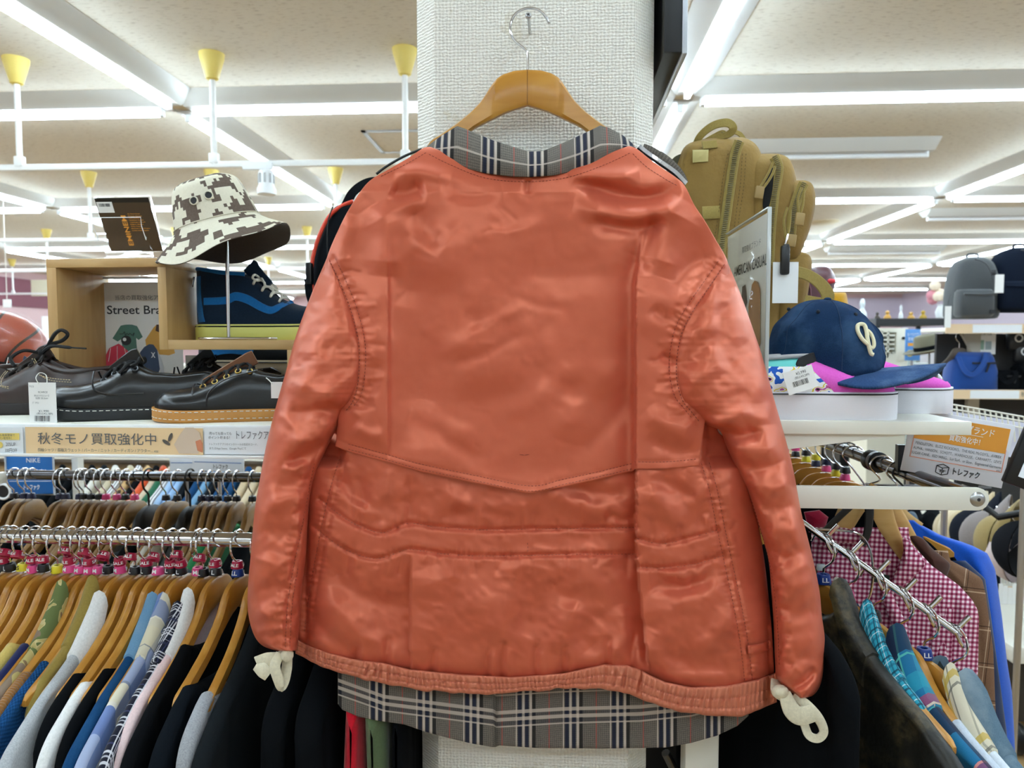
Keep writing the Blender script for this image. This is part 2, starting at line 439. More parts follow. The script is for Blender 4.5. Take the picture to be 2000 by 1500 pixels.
# ---------------------------------------------------------------- the jacket on the pillar
KJ = 1.05 / FPX                                   # metres per photo pixel at the jacket's depth
def C(pts): a = np.array(pts, float); return a
def fxs(pts):
    P = smooth_path(sorted(pts), 8)[:, :2]; P = P[np.argsort(P[:, 0])]; return lambda y: np.interp(y, P[:, 0], P[:, 1])
def fx(pts): a = np.array(sorted(pts), float); return lambda y: np.interp(y, a[:, 0], a[:, 1])   # (key,value)
def seg_dist(pts, X, Y):
    """Distance to a polyline, arc length along it and signed side (positive = left of travel)."""
    best = np.full(X.shape, 1e9); arc = np.zeros(X.shape); sd = np.zeros(X.shape); s0 = 0
    for (x0, y0), (x1, y1) in zip(pts[:-1], pts[1:]):
        dx, dy = x1 - x0, y1 - y0; L = math.hypot(dx, dy) + 1e-9
        t = np.clip(((X - x0) * dx + (Y - y0) * dy) / L / L, 0, 1)
        d = np.hypot(X - x0 - t * dx, Y - y0 - t * dy); c = ((X - x0) * dy - (Y - y0) * dx) / L
        k = d < best; best = np.where(k, d, best); arc = np.where(k, s0 + t * L, arc); sd = np.where(k, np.sign(c) * d, sd); s0 += L
    return best, arc, sd, s0
def ridge(X, Y, pts, w, amp, ends=True):
    pts = smooth_path([(a, b) for a, b in pts], 5)[:, :2] if len(pts) > 2 else np.array(pts, float)
    lo, hi = pts.min(0) - 3 * w, pts.max(0) + 3 * w; out = np.zeros(np.shape(X)); k = (X > lo[0]) & (X < hi[0]) & (Y > lo[1]) & (Y < hi[1])
    if not k.any(): return out
    d, s, _, L = seg_dist(pts, X[k], Y[k]); t = s / L
    e = np.clip(np.minimum(t, 1 - t) * 5, 0, 1) if ends else 1
    out[k] = amp * np.exp(-(d / w) ** 2) * e; return out
def creases(X, Y, n, box, seed, amp, ang=0.0, spread=.9, wl=(40, 130), ww=(6, 13)):
    """Many small drawn creases of cloth, scattered in a box of the panel."""
    r = random.Random(seed); d = np.zeros(np.shape(X))
    for _ in range(n):
        x, y, a, l, c = r.uniform(box[0], box[2]), r.uniform(box[1], box[3]), ang + r.gauss(0, spread), r.uniform(*wl), r.uniform(-.35, .35)
        p = [(x + l * t * math.cos(a + c * t), y + l * t * math.sin(a + c * t)) for t in (-.5, -.15, .2, .5)]
        d = d + ridge(X, Y, p, r.uniform(*ww), r.choice((-1, 1)) * amp * r.uniform(.4, 1))
    return d
def fold(X, Y, pts, w, amp, wn=None, an=None):
    """A drawn fold: a raised crest with a valley beside it (valley on the positive side)."""
    pts = smooth_path(pts, 5)[:, :2] if len(pts) > 2 else np.array(pts, float)
    d, s, sd, L = seg_dist(pts, X, Y); t = s / L; e = np.clip(np.minimum(t, 1 - t) * 4, 0, 1)
    return e * (amp * np.exp(-((sd + w * .8) / w) ** 2) - (an or amp) * np.exp(-((sd - w * .6) / (wn or w * .8)) ** 2)) * np.exp(-(np.maximum(d - np.abs(sd), 0) / w) ** 2)
def pucker(X, Y, pts, w, amp, lam, seed=1, groove=0.0, gw=4.0):
    pts = smooth_path(pts, 6)[:, :2]
    d, s, sd, L = seg_dist(pts, X, Y)
    ph = s / lam + .9 * vn(s / lam / 3, s * 0 + seed, seed)
    a = amp * np.sin(2 * math.pi * ph) * (.6 + .6 * vn(s / lam / 2, sd / 30 + 5, seed + 7))
    return a * np.exp(-(d / w) ** 2) - groove * np.exp(-(d / gw) ** 2)
# outlines, (y,x) in photo pixels
ARM_L = fx([(505, 640), (550, 660), (600, 680), (650, 694), (690, 699), (740, 697), (780, 688), (800, 672), (815, 664)])
ARM_R = fx([(512, 1420), (565, 1385), (610, 1355), (650, 1335), (700, 1325), (740, 1325), (780, 1335), (800, 1350), (828, 1373)])
YL = fxs([(280, 845), (290, 825), (310, 795), (330, 760), (355, 720), (395, 690), (440, 665), (505, 638), (560, 632), (640, 650), (700, 665), (780, 662), (840, 660), (900, 655)])
YR = fxs([(280, 1225), (290, 1243), (310, 1268), (330, 1296), (345, 1318), (362, 1337), (400, 1356), (430, 1376), (465, 1396), (514, 1422), (570, 1425), (650, 1400), (740, 1390), (800, 1382), (828, 1376), (900, 1366), (960, 1364)])
BL = fxs([(700, 640), (800, 664), (850, 645), (900, 622), (960, 604), (1010, 596), (1070, 590), (1150, 586), (1220, 582), (1255, 582), (1350, 576)])
BR = fxs([(700, 1420), (828, 1400), (860, 1425), (900, 1442), (960, 1462), (1020, 1480), (1090, 1492), (1160, 1500), (1250, 1508), (1340, 1513)])
SEAM_B = [(575, 1248), (600, 1262), (640, 1277), (690, 1290), (750, 1298), (800, 1310), (900, 1320), (1000, 1325), (1100, 1318), (1180, 1300), (1225, 1302), (1250, 1310), (1270, 1322), (1300, 1335), (1350, 1345), (1420, 1342), (1480, 1330), (1516, 1316)]
HEM_B = [(575, 1276), (600, 1290), (650, 1310), (700, 1325), (760, 1338), (820, 1348), (900, 1355), (950, 1357), (1020, 1352), (1100, 1345), (1160, 1345), (1230, 1355), (1270, 1372), (1330, 1390), (1400, 1399), (1450, 1398), (1490, 1385), (1519, 1372)]
FLAP = [(655, 872), (680, 882), (760, 904), (820, 921), (930, 944), (1035, 964), (1100, 951), (1170, 936), (1236, 920), (1240, 916), (1300, 916), (1366, 910)]
seam_b, hem_b, flap_b = fx(SEAM_B), fx(HEM_B), fx(FLAP)
WAIST1 = [(625, 975), (650, 995), (690, 1022), (740, 1040), (770, 1033), (800, 1022), (860, 1030), (950, 1035), (1050, 1033), (1150, 1032), (1242, 1030)]
WAIST2 = [(615, 1030), (640, 1050), (680, 1076), (730, 1091), (770, 1082), (800, 1073), (870, 1082), (960, 1086), (1100, 1083), (1242, 1082)]
WAIST3 = [(1245, 1052), (1290, 1062), (1340, 1053), (1405, 1034)]
WAIST4 = [(1247, 1108), (1300, 1109), (1360, 1101), (1415, 1084)]
SIDE_R = [(1370, 905), (1385, 955), (1400, 1030), (1415, 1100), (1430, 1170), (1445, 1250), (1455, 1335)]
SIDE_R2 = [(x + 15, y - 2) for x, y in SIDE_R]
SIDE_L = [(665, 890), (645, 955), (630, 1020), (616, 1090), (604, 1160), (594, 1240)]
SIDE_L2 = [(x + 12, y + 3) for x, y in SIDE_L]
Y_BACK = 1.115
def body_bulge(X, Yp):
    u = np.clip((X - 600) / 900, 0, 1)
    base = .048 * np.sqrt(np.clip(1 - np.abs(2 * u - 1) ** 6, 0, 1)) - .03 * np.clip((X - 1425) / 80, 0, 1) ** 1.3 * np.clip((1230 - Yp) / 120, 0, 1)
    return base
def body_disp(X, Y):
    d = .0085 * vn(X / 95, Y / 80, 3) + .0022 * vn(X / 52 + Y / 90, Y / 60 - X / 140, 4) + .0009 * vn(X / 15 + 3, Y / 13 - X / 60, 5)
    # quilted waist channel and its puckers
    for w, s in ((WAIST1, 1), (WAIST2, 2), (WAIST3, 3), (WAIST4, 4)): d = d + pucker(X, Y, w, 11, .0013, 10, s, .0062, 5)
    for w, s in ((SIDE_R, 5), (SIDE_R2, 6), (SIDE_L, 7), (SIDE_L2, 8)): d = d + pucker(X, Y, w, 11, .0014, 12, s, .003, 4)
    # pleated right panel standing proud of the centre back
    lim = np.where(Y < 1030, 1243, 1243 + np.clip((Y - 1090) / 220, 0, 1) * 25)
    sd = X - lim
    d = d + np.where(sd > 0, .018 * np.exp(-(sd / 120)), -.020 * np.exp(-(-sd / 48))) * np.clip((1310 - Y) / 40, 0, 1)
    # left pleat
    d = d + np.where(X < 802, -.013 * np.exp(-((802 - X) / 42)), .008 * np.exp(-((X - 802) / 90))) * np.clip((Y - 1080) / 50, 0, 1) * np.clip((1330 - Y) / 60, 0, 1)
    d = d + ridge(X, Y, [(800, 925), (806, 980), (802, 1025)], 11, -.006)
    d = d + ridge(X, Y, [(757, 915), (760, 975)], 10, .003)
    # hem gathers
    for x, h in ((760, 50), (850, 30), (955, 28), (985, 40), (1050, 34), (1105, 36), (1190, 50), (1240, 60), (700, 34)):
        d = d + ridge(X, Y, [(x, 1335), (x - 6, 1310 - h * .3), (x - 2, 1300 - h)], 7, -.0045, False) + ridge(X, Y, [(x + 11, 1330), (x + 8, 1300 - h * .6)], 7, .003, False)
    # drawn creases on the lower back
    for p, w, a in (
        ([(640, 1085), (680, 1150), (760, 1180), (792, 1150)], 22, -.006), ([(600, 1180), (650, 1250), (720, 1290)], 16, -.006), ([(625, 1160), (690, 1225), (760, 1265)], 18, .005),
        ([(850, 940), (905, 985), (960, 1000), (1030, 985)], 20, .005), ([(860, 1010), (930, 1000), (1010, 1012)], 12, -.004),
        ([(640, 940), (690, 985), (735, 1010)], 14, .006), ([(655, 915), (680, 960), (720, 990)], 14, -.006), ([(690, 920), (710, 960), (715, 1000)], 12, -.004),
        ([(1260, 950), (1310, 1005), (1345, 1030)], 20, .006), ([(1275, 930), (1330, 960), (1365, 985)], 16, -.006), ([(1340, 990), (1375, 960), (1390, 930)], 14, .005),
        ([(1260, 1130), (1330, 1150), (1400, 1120)], 18, -.006), ([(1290, 1115), (1340, 1128), (1390, 1110)], 10, .004), ([(1310, 1180), (1370, 1160), (1415, 1130)], 20, .006), ([(1350, 1270), (1400, 1240), (1440, 1190)], 22, .006),
        ([(1280, 1290), (1340, 1320), (1420, 1322)], 18, .005), ([(1260, 1200), (1300, 1270), (1350, 1300)], 22, -.005),
        ([(1180, 1190), (1140, 1240), (1170, 1280)], 24, -.007), ([(1120, 1170), (1100, 1230), (1090, 1280)], 26, .006), ([(1215, 1180), (1215, 1240), (1200, 1290)], 16, .006), ([(1060, 1130), (1120, 1170), (1180, 1160)], 24, -.005),
        ([(830, 1110), (850, 1180), (830, 1260)], 30, .006), ([(900, 1130), (980, 1180), (960, 1260)], 50, .005), ([(1010, 1110), (1050, 1170), (1020, 1240)], 26, -.004),
        ([(1060, 950), (1120, 985), (1200, 1005)], 20, .005), ([(1100, 950), (1180, 965), (1235, 960)], 16, -.006), ([(1180, 1000), (1215, 1015), (1240, 1005)], 10, -.005)):
        d = d + ridge(X, Y, p, w, a * 1.3)
    d = d + creases(X, Y, 46, (620, 920, 1480, 1310), 5, .0022, 0, .9, (50, 140), (8, 17)) + creases(X, Y, 40, (640, 940, 1450, 1300), 6, .0012, .5, 1.0, (20, 60), (3, 6))
    for k in range(26):      # short draws running off the waist stitching
        x = 640 + k * 31 + 8 * math.sin(k * 2.3); y0 = np.interp(x, [p[0] for p in WAIST2 + WAIST4], [p[1] for p in WAIST2 + WAIST4])
        l = 26 + 16 * math.sin(k * 1.7); d = d + ridge(X, Y, [(x, y0 + 3), (x - 4 + 6 * math.sin(k), y0 + 3 + l)], 6, -.0028 if k % 2 else .0024, False)
        y1 = np.interp(x, [p[0] for p in WAIST1 + WAIST3], [p[1] for p in WAIST1 + WAIST3])
        d = d + ridge(X, Y, [(x + 9, y1 - 3), (x + 9 + 7 * math.sin(k * 3.1), y1 - 3 - l)], 6, -.0026 if k % 3 else .0024, False)
    return d
def yoke_disp(X, Y):
    fade = np.clip((Y - 300) / 60, .2, 1)
    d = fade * (.0085 * vn(X / 120, Y / 100, 13) + .0009 * vn((X + Y) / 75, (Y - X) / 120, 14) + .0003 * vn(X / 17 + 3, Y / 15, 15))
    # right action pleat: panel to the right stands proud, hollow beside it
    lim = 1243 + np.clip((560 - Y) / 200, 0, 1) * 22
    g = np.clip((Y - 430) / 110, 0, 1); sd = X - lim
    d = d + g * np.where(sd > 0, .014 * np.exp(-sd / 110), .014 * np.exp(sd / 6) - .027 * np.exp(sd / 52) * (1 - np.exp(sd / 7)))
    d = d - .011 * np.exp(-((X - 812) / 48) ** 2) * np.clip((Y - 400) / 120, 0, 1) * np.clip((900 - Y) / 120, 0, 1)
    # left crease line and softer hollow to its right
    g = np.clip((Y - 430) / 120, 0, 1) * np.clip((925 - Y) / 60, .3, 1); sd = X - 757
    d = d + g * np.where(sd < 0, .006 * np.exp(sd / 70), .006 * np.exp(-sd / 6) - .006 * np.exp(-sd / 45) * (1 - np.exp(-sd / 7)))
    for p, w, a in (
        # shoulders: pulls from the hanger ends
        ([(1330, 366), (1270, 385), (1200, 378), (1120, 352)], 17, -.013), ([(1345, 380), (1280, 418), (1200, 420), (1120, 400)], 20, .009), ([(1300, 430), (1230, 445), (1150, 428)], 14, -.007), ([(1250, 340), (1180, 345), (1110, 342)], 14, .006),
        ([(1345, 395), (1310, 460), (1285, 540)], 34, .009), ([(1400, 500), (1350, 520), (1310, 580)], 22, -.005), ([(1290, 420), (1262, 470), (1250, 540)], 18, -.008),
        ([(760, 372), (790, 378), (830, 366)], 16, -.010), ([(730, 400), (755, 450), (752, 540)], 30, .008), ([(770, 340), (820, 335), (880, 350)], 14, .005), ([(800, 400), (830, 450), (870, 480)], 22, -.006), ([(780, 430), (800, 520), (790, 600)], 26, -.004),
        ([(690, 420), (670, 480), (668, 540)], 16, .005), ([(860, 370), (930, 380), (980, 372)], 16, -.004),
        # soft creases across the back
        ([(850, 700), (920, 660), (1000, 610), (1040, 590)], 14, .0019), ([(870, 720), (950, 690), (1040, 640)], 12, -.0016), ([(900, 560), (980, 600), (1060, 650)], 30, .0022),
        ([(1030, 700), (1100, 760), (1200, 800)], 26, -.0022), ([(960, 820), (1060, 770), (1140, 690)], 22, .0022), ([(800, 780), (860, 830), (930, 850)], 20, .0022), ([(830, 820), (900, 880), (960, 900)], 16, -.0022),
        ([(1080, 850), (1150, 780), (1200, 700)], 26, .0027), ([(1120, 900), (1190, 830), (1225, 760)], 18, -.0027), ([(900, 440), (980, 480), (1080, 470)], 40, .0027), ([(1000, 520), (1100, 540), (1190, 520)], 36, -.0022),
        ([(1270, 600), (1300, 620), (1330, 615)], 12, -.004), ([(1290, 690), (1310, 705), (1325, 700)], 10, -.005), ([(1262, 800), (1300, 830), (1360, 850)], 18, .005), ([(1265, 850), (1310, 880), (1370, 880)], 14, -.004),
        ([(690, 830), (720, 850), (755, 850)], 14, .005), ([(700, 800), (725, 760), (740, 700)], 14, -.004), ([(1032, 348), (1030, 380)], 8, -.004)):
        d = d + ridge(X, Y, p, w, a * 1.35)
    d = d + creases(X, Y, 46, (690, 360, 1370, 900), 7, .0009, -.5, .8, (50, 150), (9, 18)) + creases(X, Y, 40, (700, 360, 1360, 890), 8, .0006, -.5, 1.0, (20, 70), (3, 6))
    arml = [(640, 505), (660, 550), (680, 600), (694, 650), (699, 690), (697, 740), (688, 780), (670, 805)]
    armr = [(1420, 512), (1385, 565), (1355, 610), (1335, 650), (1325, 700), (1325, 740), (1335, 780), (1350, 800), (1373, 828)]
    d = d + pucker(X, Y, [(x + 12, y - 3) for x, y in arml], 14, .0013, 13, 21, .0022, 4) + pucker(X, Y, [(x - 14, y - 4) for x, y in armr], 14, .0013, 13, 22, .0022, 4)
    d = d + pucker(X, Y, [(x, y - 15) for x, y in FLAP[:9]], 9, .0005, 26, 23, .0012, 3) + pucker(X, Y, [(x, y - 15) for x, y in FLAP[9:]], 9, .0005, 26, 24, .0012, 3)
    for k in range(15):
        t = k / 14; i = t * (len(arml) - 1); a = int(min(i, len(arml) - 2)); f = i - a
        for q, sg in ((arml, 1), (armr, -1)):
            i = t * (len(q) - 1); a = int(min(i, len(q) - 2)); f = i - a
            x = q[a][0] * (1 - f) + q[a + 1][0] * f + sg * 18; y = q[a][1] * (1 - f) + q[a + 1][1] * f
            l = 22 + 12 * math.sin(k * 2.1)
            d = d + ridge(X, Y, [(x, y), (x + sg * l, y + 6 * math.sin(k))], 5, -.0016 if k % 2 else .0014, False)
    return d
def body_Y(X, Y): return Y_BACK - .052 - body_bulge(X, Y) - body_disp(X, Y) + .022 * np.clip((flap_b(X) - 4 - Y) / 22, 0, 1) * np.clip((1372 - X) / 14, 0, 1) + .009 * np.clip((Y - seam_b(X) + 26) / 26, 0, 1.2) ** 2 + .034 * np.clip((915 - Y) / 25, 0, 1) * (np.clip((X - 1368) / 14, 0, 1) + np.clip((676 - X) / 14, 0, 1))
def yoke_Y(X, Y):
    u = np.clip((X - 636) / (1424 - 636), 0, 1); sh = np.clip((Y - 285) / 90, 0, 1)
    b = .02 + .052 * np.sqrt(np.clip(1 - np.abs(2 * u - 1) ** 5, 0, 1)) * (.35 + .65 * sh ** .6) + .004
    lift = .004 + .006 * np.clip((Y - 700) / 200, 0, 1)
    return Y_BACK - .030 - b - lift - yoke_disp(X, Y)
def panel(xl, xr, y0, y1, nx, ny, Yf, ytop=None, ybot=None, back=None, thick=None):
    """Cloth panel traced row by row: a front sheet at depth Yf plus a back sheet, closed round the edge."""
    v = np.linspace(0, 1, ny)[:, None] * np.ones((1, nx)); u = np.ones((ny, 1)) * np.linspace(0, 1, nx)[None]
    yn = y0 + (y1 - y0) * v; x = xl(yn) * (1 - u) + xr(yn) * u
    yt = ytop(x) if ytop else y0; yb = ybot(x) if ybot else y1
    y = yt + (yb - yt) * v
    if ybot is None and ytop is None: y = yn
    D = Yf(x, y); F = at(x, y, D)
    Bk = at(x, y, D + thick) if thick else at(x, y, np.full_like(D, back))
    uv = np.stack([(x - 1000) * KJ, -y * KJ], -1)
    mb = MB(); n0 = 0; mb.grid(F, uv); mb.grid(Bk, uv, flip=True)
    N = nx * ny; b = [i for i in range(nx)] + [i * nx + nx - 1 for i in range(1, ny)] + [(ny - 1) * nx + i for i in range(nx - 2, -1, -1)] + [i * nx for i in range(ny - 2, 0, -1)]
    mb.f += [(b[i], N + b[i], N + b[(i + 1) % len(b)], b[(i + 1) % len(b)]) for i in range(len(b))]
    return mb
def dashes(pts, Yf, ln=4.2, gap=2.6, r=.00042, off=.0006):
    pts = smooth_path(pts, 10)[:, :2]; s = np.concatenate([[0], np.cumsum(np.hypot(*np.diff(pts, axis=0).T))])
    st = np.arange(0, s[-1] - ln, ln + gap); mb = MB()
    a = np.stack([np.interp(st, s, pts[:, k]) for k in (0, 1)], -1); b = np.stack([np.interp(st + ln, s, pts[:, k]) for k in (0, 1)], -1)
    A = at(a[:, 0], a[:, 1], Yf(a[:, 0], a[:, 1]) - off); B = at(b[:, 0], b[:, 1], Yf(b[:, 0], b[:, 1]) - off)
    for p, q in zip(A, B): mb.tube([p, (p + q) / 2 + np.array([0, -r * .5, 0]), q], [r * .6, r, r * .6], 4)
    return mb
def satin(name, c1, c2, rough=.36, extra=0):
    g = G(name); o = g.obj(); uv = g.uv()
    f = g.noise(g.scale(uv, 30, 30, 1), 1.0, 4)
    g.base(g.mix(f, c1, c2)); g.set(rough, .14, .65)
    g.b.inputs['Specular Tint'].default_value = lin('#ffcfa6')
    g.b.inputs['Sheen Weight'].default_value = .05; g.b.inputs['Sheen Roughness'].default_value = .35; g.b.inputs['Sheen Tint'].default_value = lin('#ffb196')
    g.b.inputs['Anisotropic'].default_value = .4
    x, y, _ = g.sep(uv)
    g.bump(g.noise(g.scale(uv, 16, 9, 1, .6), 1.0, 4, .45), .12, .004)
    g.bump(g.noise(g.scale(uv, 900, 1400, 1), 1.0, 2), .12, .0004)
    return g.mat
RUST = satin('rust_satin', '#c65d46', '#cf694f', .34)
RUST_HEM = satin('rust_hem_cloth', '#ca765d', '#d18066', .5)
THREAD = M('rust_thread', '#7c3426', .7)
NAVY, CREAM, BLK, RED, GREYB = '#1a2036', '#d2c3b5', '#1f1d1e', '#b0554a', '#7b736a'
def jacket_plaid():
    g = G('grey_check_wool'); uv = g.uv(); x, y, _ = g.sep(uv)
    tw = g.m('SINE', g.m('MULTIPLY', g.m('ADD', x, g.m('MULTIPLY', y, .8)), 4300.0))
    ck = g.n('ShaderNodeTexChecker', {'Vector': g.scale(uv, 1, 1, 1, .75), 'Scale': 480.0}).outputs['Fac']
    f = g.m('ADD', g.m('MULTIPLY', tw, .28), g.m('ADD', g.m('MULTIPLY', ck, .2), g.m('MULTIPLY', g.noise(g.obj(), 700, 2), .45)))
    c = g.mix(f, '#2e2b29', '#ada396')
    P = .0690; e = .0034 / P
    us = [(0.02, .02 + e * .6, CREAM, .7), (.02 + e, .02 + 2.6 * e, NAVY, .92), (.02 + 2.9 * e, .02 + 3.8 * e, CREAM, .75), (.02 + 4.1 * e, .02 + 5.6 * e, NAVY, .92), (.02 + 6 * e, .02 + 7 * e, CREAM, .75), (.02 + 7.2 * e, .02 + 8.6 * e, BLK, .9), (.72, .745, RED, .75)]
    vs = [(.018, .030, CREAM, .9), (.035, .060, NAVY, .5), (.066, .090, CREAM, .92), (.095, .115, NAVY, .5), (.118, .145, CREAM, .92), (.258, .270, CREAM, .85)]
    cu, au = stripes(g, g.m('ADD', x, .0042), P, us); cv, av = stripes(g, g.m('ADD', y, 1.0505), .19, vs)
    c = g.mix(au, c, cu); c = g.mix(g.m('MULTIPLY', av, g.m('ADD', .72, g.m('MULTIPLY', tw, .28))), c, cv)
    g.base(c); g.set(.85, 0, .2); g.bump(tw, .4, .0005); return g.mat
CHECK = jacket_plaid()
jk = thing('jacket', 'rust satin jacket seen from behind with grey check collar, hung on the pillar', 'jacket', tuple(at(1035, 1380, 1.08)))
lower = panel(BL, BR, 770, 1335, 290, 190, body_Y, lambda x: 770 + 0 * x, lambda x: seam_b(x) + 4, back=Y_BACK)
ob('back_body', lower, RUST, jk, True, 180)
def yoke_panel():
    nx, ny = 300, 230
    v = np.linspace(0, 1, ny)[:, None] * np.ones((1, nx)); u = np.ones((ny, 1)) * np.linspace(0, 1, nx)[None]
    yn = 282 + (905 - 282) * v; x = YL(yn) * (1 - u) + YR(yn) * u
    k = np.clip((v - .75) / .25, 0, 1)
    y = yn + (flap_b(x) - 905) * k ** 1.3 + np.interp(x, [828, 860, 900, 950, 1000, 1035, 1080, 1130, 1180, 1220, 1243], [0, 12, 28, 41, 48, 49, 46, 36, 16, 5, 0]) * np.clip(1 - v * 3.2, 0, 1) ** 1.5
    D = yoke_Y(x, y); F = at(x, y, D); Bk = at(x, y, D + .0035)
    uv = np.stack([(x - 1000) * KJ, -y * KJ], -1); mb = MB().grid(F, uv); mb.grid(Bk, uv, flip=True); N = nx * ny
    b = [i for i in range(nx)] + [i * nx + nx - 1 for i in range(1, ny)] + [(ny - 1) * nx + i for i in range(nx - 2, -1, -1)] + [i * nx for i in range(ny - 2, 0, -1)]
    mb.f += [(b[i], N + b[i], N + b[(i + 1) % len(b)], b[(i + 1) % len(b)]) for i in range(len(b))]
    return mb
yk = ob('back_yoke', yoke_panel(), RUST, jk, True, 180)
# upper front of the jacket hanging behind the yoke (closes the shoulders towards the pillar)
shy = fx([(282, 0), (900, 0)])
ob('front_lining', panel(lambda y: YL(y) + 8, lambda y: YR(y) - 8, 300, 900, 60, 60, lambda x, y: np.full_like(x, Y_BACK - .012) , thick=.006), CHECK, jk, True)
# sleeves
SLO = fxs([(505, 638), (570, 610), (650, 580), (720, 560), (790, 540), (870, 520), (950, 505), (1000, 497), (1080, 490), (1150, 484), (1200, 485), (1240, 496), (1262, 514), (1272, 545)])
SLI = fxs([(505, 641), (550, 660), (600, 680), (650, 694), (690, 699), (740, 697), (780, 688), (800, 672), (830, 661), (870, 641), (920, 618), (960, 607), (1010, 602), (1080, 598), (1150, 590), (1210, 586), (1262, 581), (1272, 578)])
SRO = fxs([(512, 1421), (570, 1445), (640, 1470), (700, 1490), (790, 1515), (860, 1535), (920, 1550), (1000, 1565), (1080, 1585), (1150, 1600), (1200, 1605), (1250, 1611), (1310, 1609), (1340, 1602), (1358, 1588), (1364, 1570)])
SRI = fxs([(512, 1419), (565, 1385), (610, 1355), (650, 1335), (700, 1325), (740, 1325), (780, 1335), (800, 1350), (828, 1376), (840, 1405), (870, 1418), (920, 1440), (960, 1460), (1020, 1480), (1090, 1500), (1150, 1506), (1220, 1511), (1300, 1514), (1330, 1520), (1364, 1562)])
def sleeve_Y(xi, xo, y_arm, seed, folds, seams):
    def f(X, Y):
        u = np.clip((X - xi(Y)) / (xo(Y) - xi(Y)), 0, 1)           # 0 at the inner edge, 1 at the outer edge
        k = np.clip((Y - y_arm + 60) / 110, 0, 1); k = k * k * (3 - 2 * k)
        ye = yoke_Y(xi(np.minimum(Y, y_arm)), np.minimum(Y, y_arm))
        inner = (ye - .001) * (1 - k) + (Y_BACK - .06) * k
        w = np.clip((Y - 505) / 240, .12, 1)
        tub = (.058 * w) * np.where(u < .5, 1 - (1 - k) * 0, 1) * np.sqrt(np.clip(1 - np.abs(2 * u - 1) ** 2.6, 0, 1))
        att = .046 * w * np.clip(1 - (1 - np.minimum(u * 2.4, 1)) ** 2, 0, 1) * np.sqrt(np.clip(1 - np.clip((u - .45) / .55, 0, 1) ** 2.6, 0, 1))
        outer = Y_BACK - .05
        d = inner * (1 - u) + outer * u - (att * (1 - k) + tub * k)
        e = np.clip(np.minimum(u, 1 - u) * 9, 0, 1)
        n = .0045 * vn(X / 60, Y / 70, seed) + .003 * vn((X + Y) / 38, Y / 34, seed + 1) + .0008 * vn(X / 13, Y / 12, seed + 2)
        for p, w_, a in folds: n = n + ridge(X, Y, p, w_, a)
        n = n + creases(X, Y, 46, (485, 790, 670, 1270) if seed < 40 else (1340, 800, 1610, 1350), seed, .0024, .1, .7, (25, 80), (5, 10))
        for p, s in seams: n = n + pucker(X, Y, p, 16, .0018, 17, s, .004, 5)
        return d - e * n
    return f
SL_SEAM = [(614, 905), (603, 960), (588, 1040), (573, 1110), (562, 1180), (557, 1265)]
fl = [([(665, 802), (620, 800), (560, 812)], 14, -.010), ([(660, 822), (620, 850), (560, 868)], 16, .011), ([(640, 868), (600, 890), (555, 905)], 14, -.009), ([(668, 780), (620, 765), (575, 745)], 20, .009),
      ([(690, 700), (640, 740), (590, 760)], 20, -.005), ([(640, 560), (625, 640), (605, 720)], 26, .006), ([(600, 900), (575, 915), (550, 912)], 8, .006), ([(620, 920), (580, 945), (530, 950)], 16, -.006), ([(600, 975), (560, 985), (520, 975)], 18, .006),
      ([(590, 1020), (550, 1040), (510, 1035)], 14, -.005), ([(575, 1090), (540, 1100), (500, 1085)], 16, .005), ([(570, 1130), (530, 1150), (495, 1140)], 14, -.005), ([(560, 1190), (530, 1200), (500, 1190)], 14, .005), ([(560, 1230), (530, 1245), (505, 1235)], 10, -.004), ([(540, 920), (520, 1040), (515, 1180)], 26, .005)]
for k in range(14):
    t = k / 13; y = 920 + 330 * t; x = np.interp(y, [p[1] for p in SL_SEAM], [p[0] for p in SL_SEAM])
    fl.append(([(x - 3, y), (x - 26, y + 10 + 5 * math.sin(k))], 6, -.0035 if k % 2 else .003)); fl.append(([(x + 4, y + 5), (x + 20, y - 4)], 6, -.003 if k % 3 else .003))
yfl = sleeve_Y(SLI, SLO, 800, 31, fl, [(SL_SEAM, 41)])
SR_SEAM = [(1447, 930), (1470, 985), (1493, 1060), (1507, 1120), (1517, 1200), (1522, 1300)]
fr = [([(1378, 835), (1420, 820), (1470, 800)], 16, .010), ([(1400, 840), (1440, 850), (1490, 840)], 12, -.010), ([(1418, 872), (1460, 880), (1520, 868)], 18, .009), ([(1440, 905), (1480, 915), (1535, 905)], 12, -.008), ([(1335, 760), (1370, 730), (1420, 700)], 22, .008), ([(1330, 720), (1370, 680), (1400, 640)], 16, -.005),
      ([(1425, 530), (1430, 600), (1450, 680)], 22, .006), ([(1400, 570), (1385, 640), (1395, 720)], 20, .006), ([(1460, 950), (1500, 955), (1550, 945)], 16, .007), ([(1475, 985), (1520, 995), (1560, 980)], 12, -.006), ([(1490, 1030), (1530, 1040), (1570, 1025)], 16, .006), ([(1500, 1075), (1540, 1090), (1580, 1070)], 12, -.006),
      ([(1510, 1130), (1555, 1140), (1595, 1120)], 18, .005), ([(1515, 1190), (1560, 1200), (1600, 1185)], 14, -.005), ([(1520, 1250), (1560, 1255), (1600, 1240)], 16, .004), ([(1590, 1300), (1575, 1330), (1540, 1345)], 8, -.009), ([(1610, 1300), (1590, 1335), (1560, 1356)], 8, .006), ([(1530, 900), (1555, 1040), (1580, 1200)], 26, .004)]
for k in range(14):
    t = k / 13; y = 940 + 350 * t; x = np.interp(y, [p[1] for p in SR_SEAM], [p[0] for p in SR_SEAM])
    fr.append(([(x + 3, y), (x + 28, y + 10 + 5 * math.sin(k))], 6, -.0035 if k % 2 else .003))
yfr = sleeve_Y(SRI, SRO, 828, 51, fr, [(SR_SEAM, 42)])
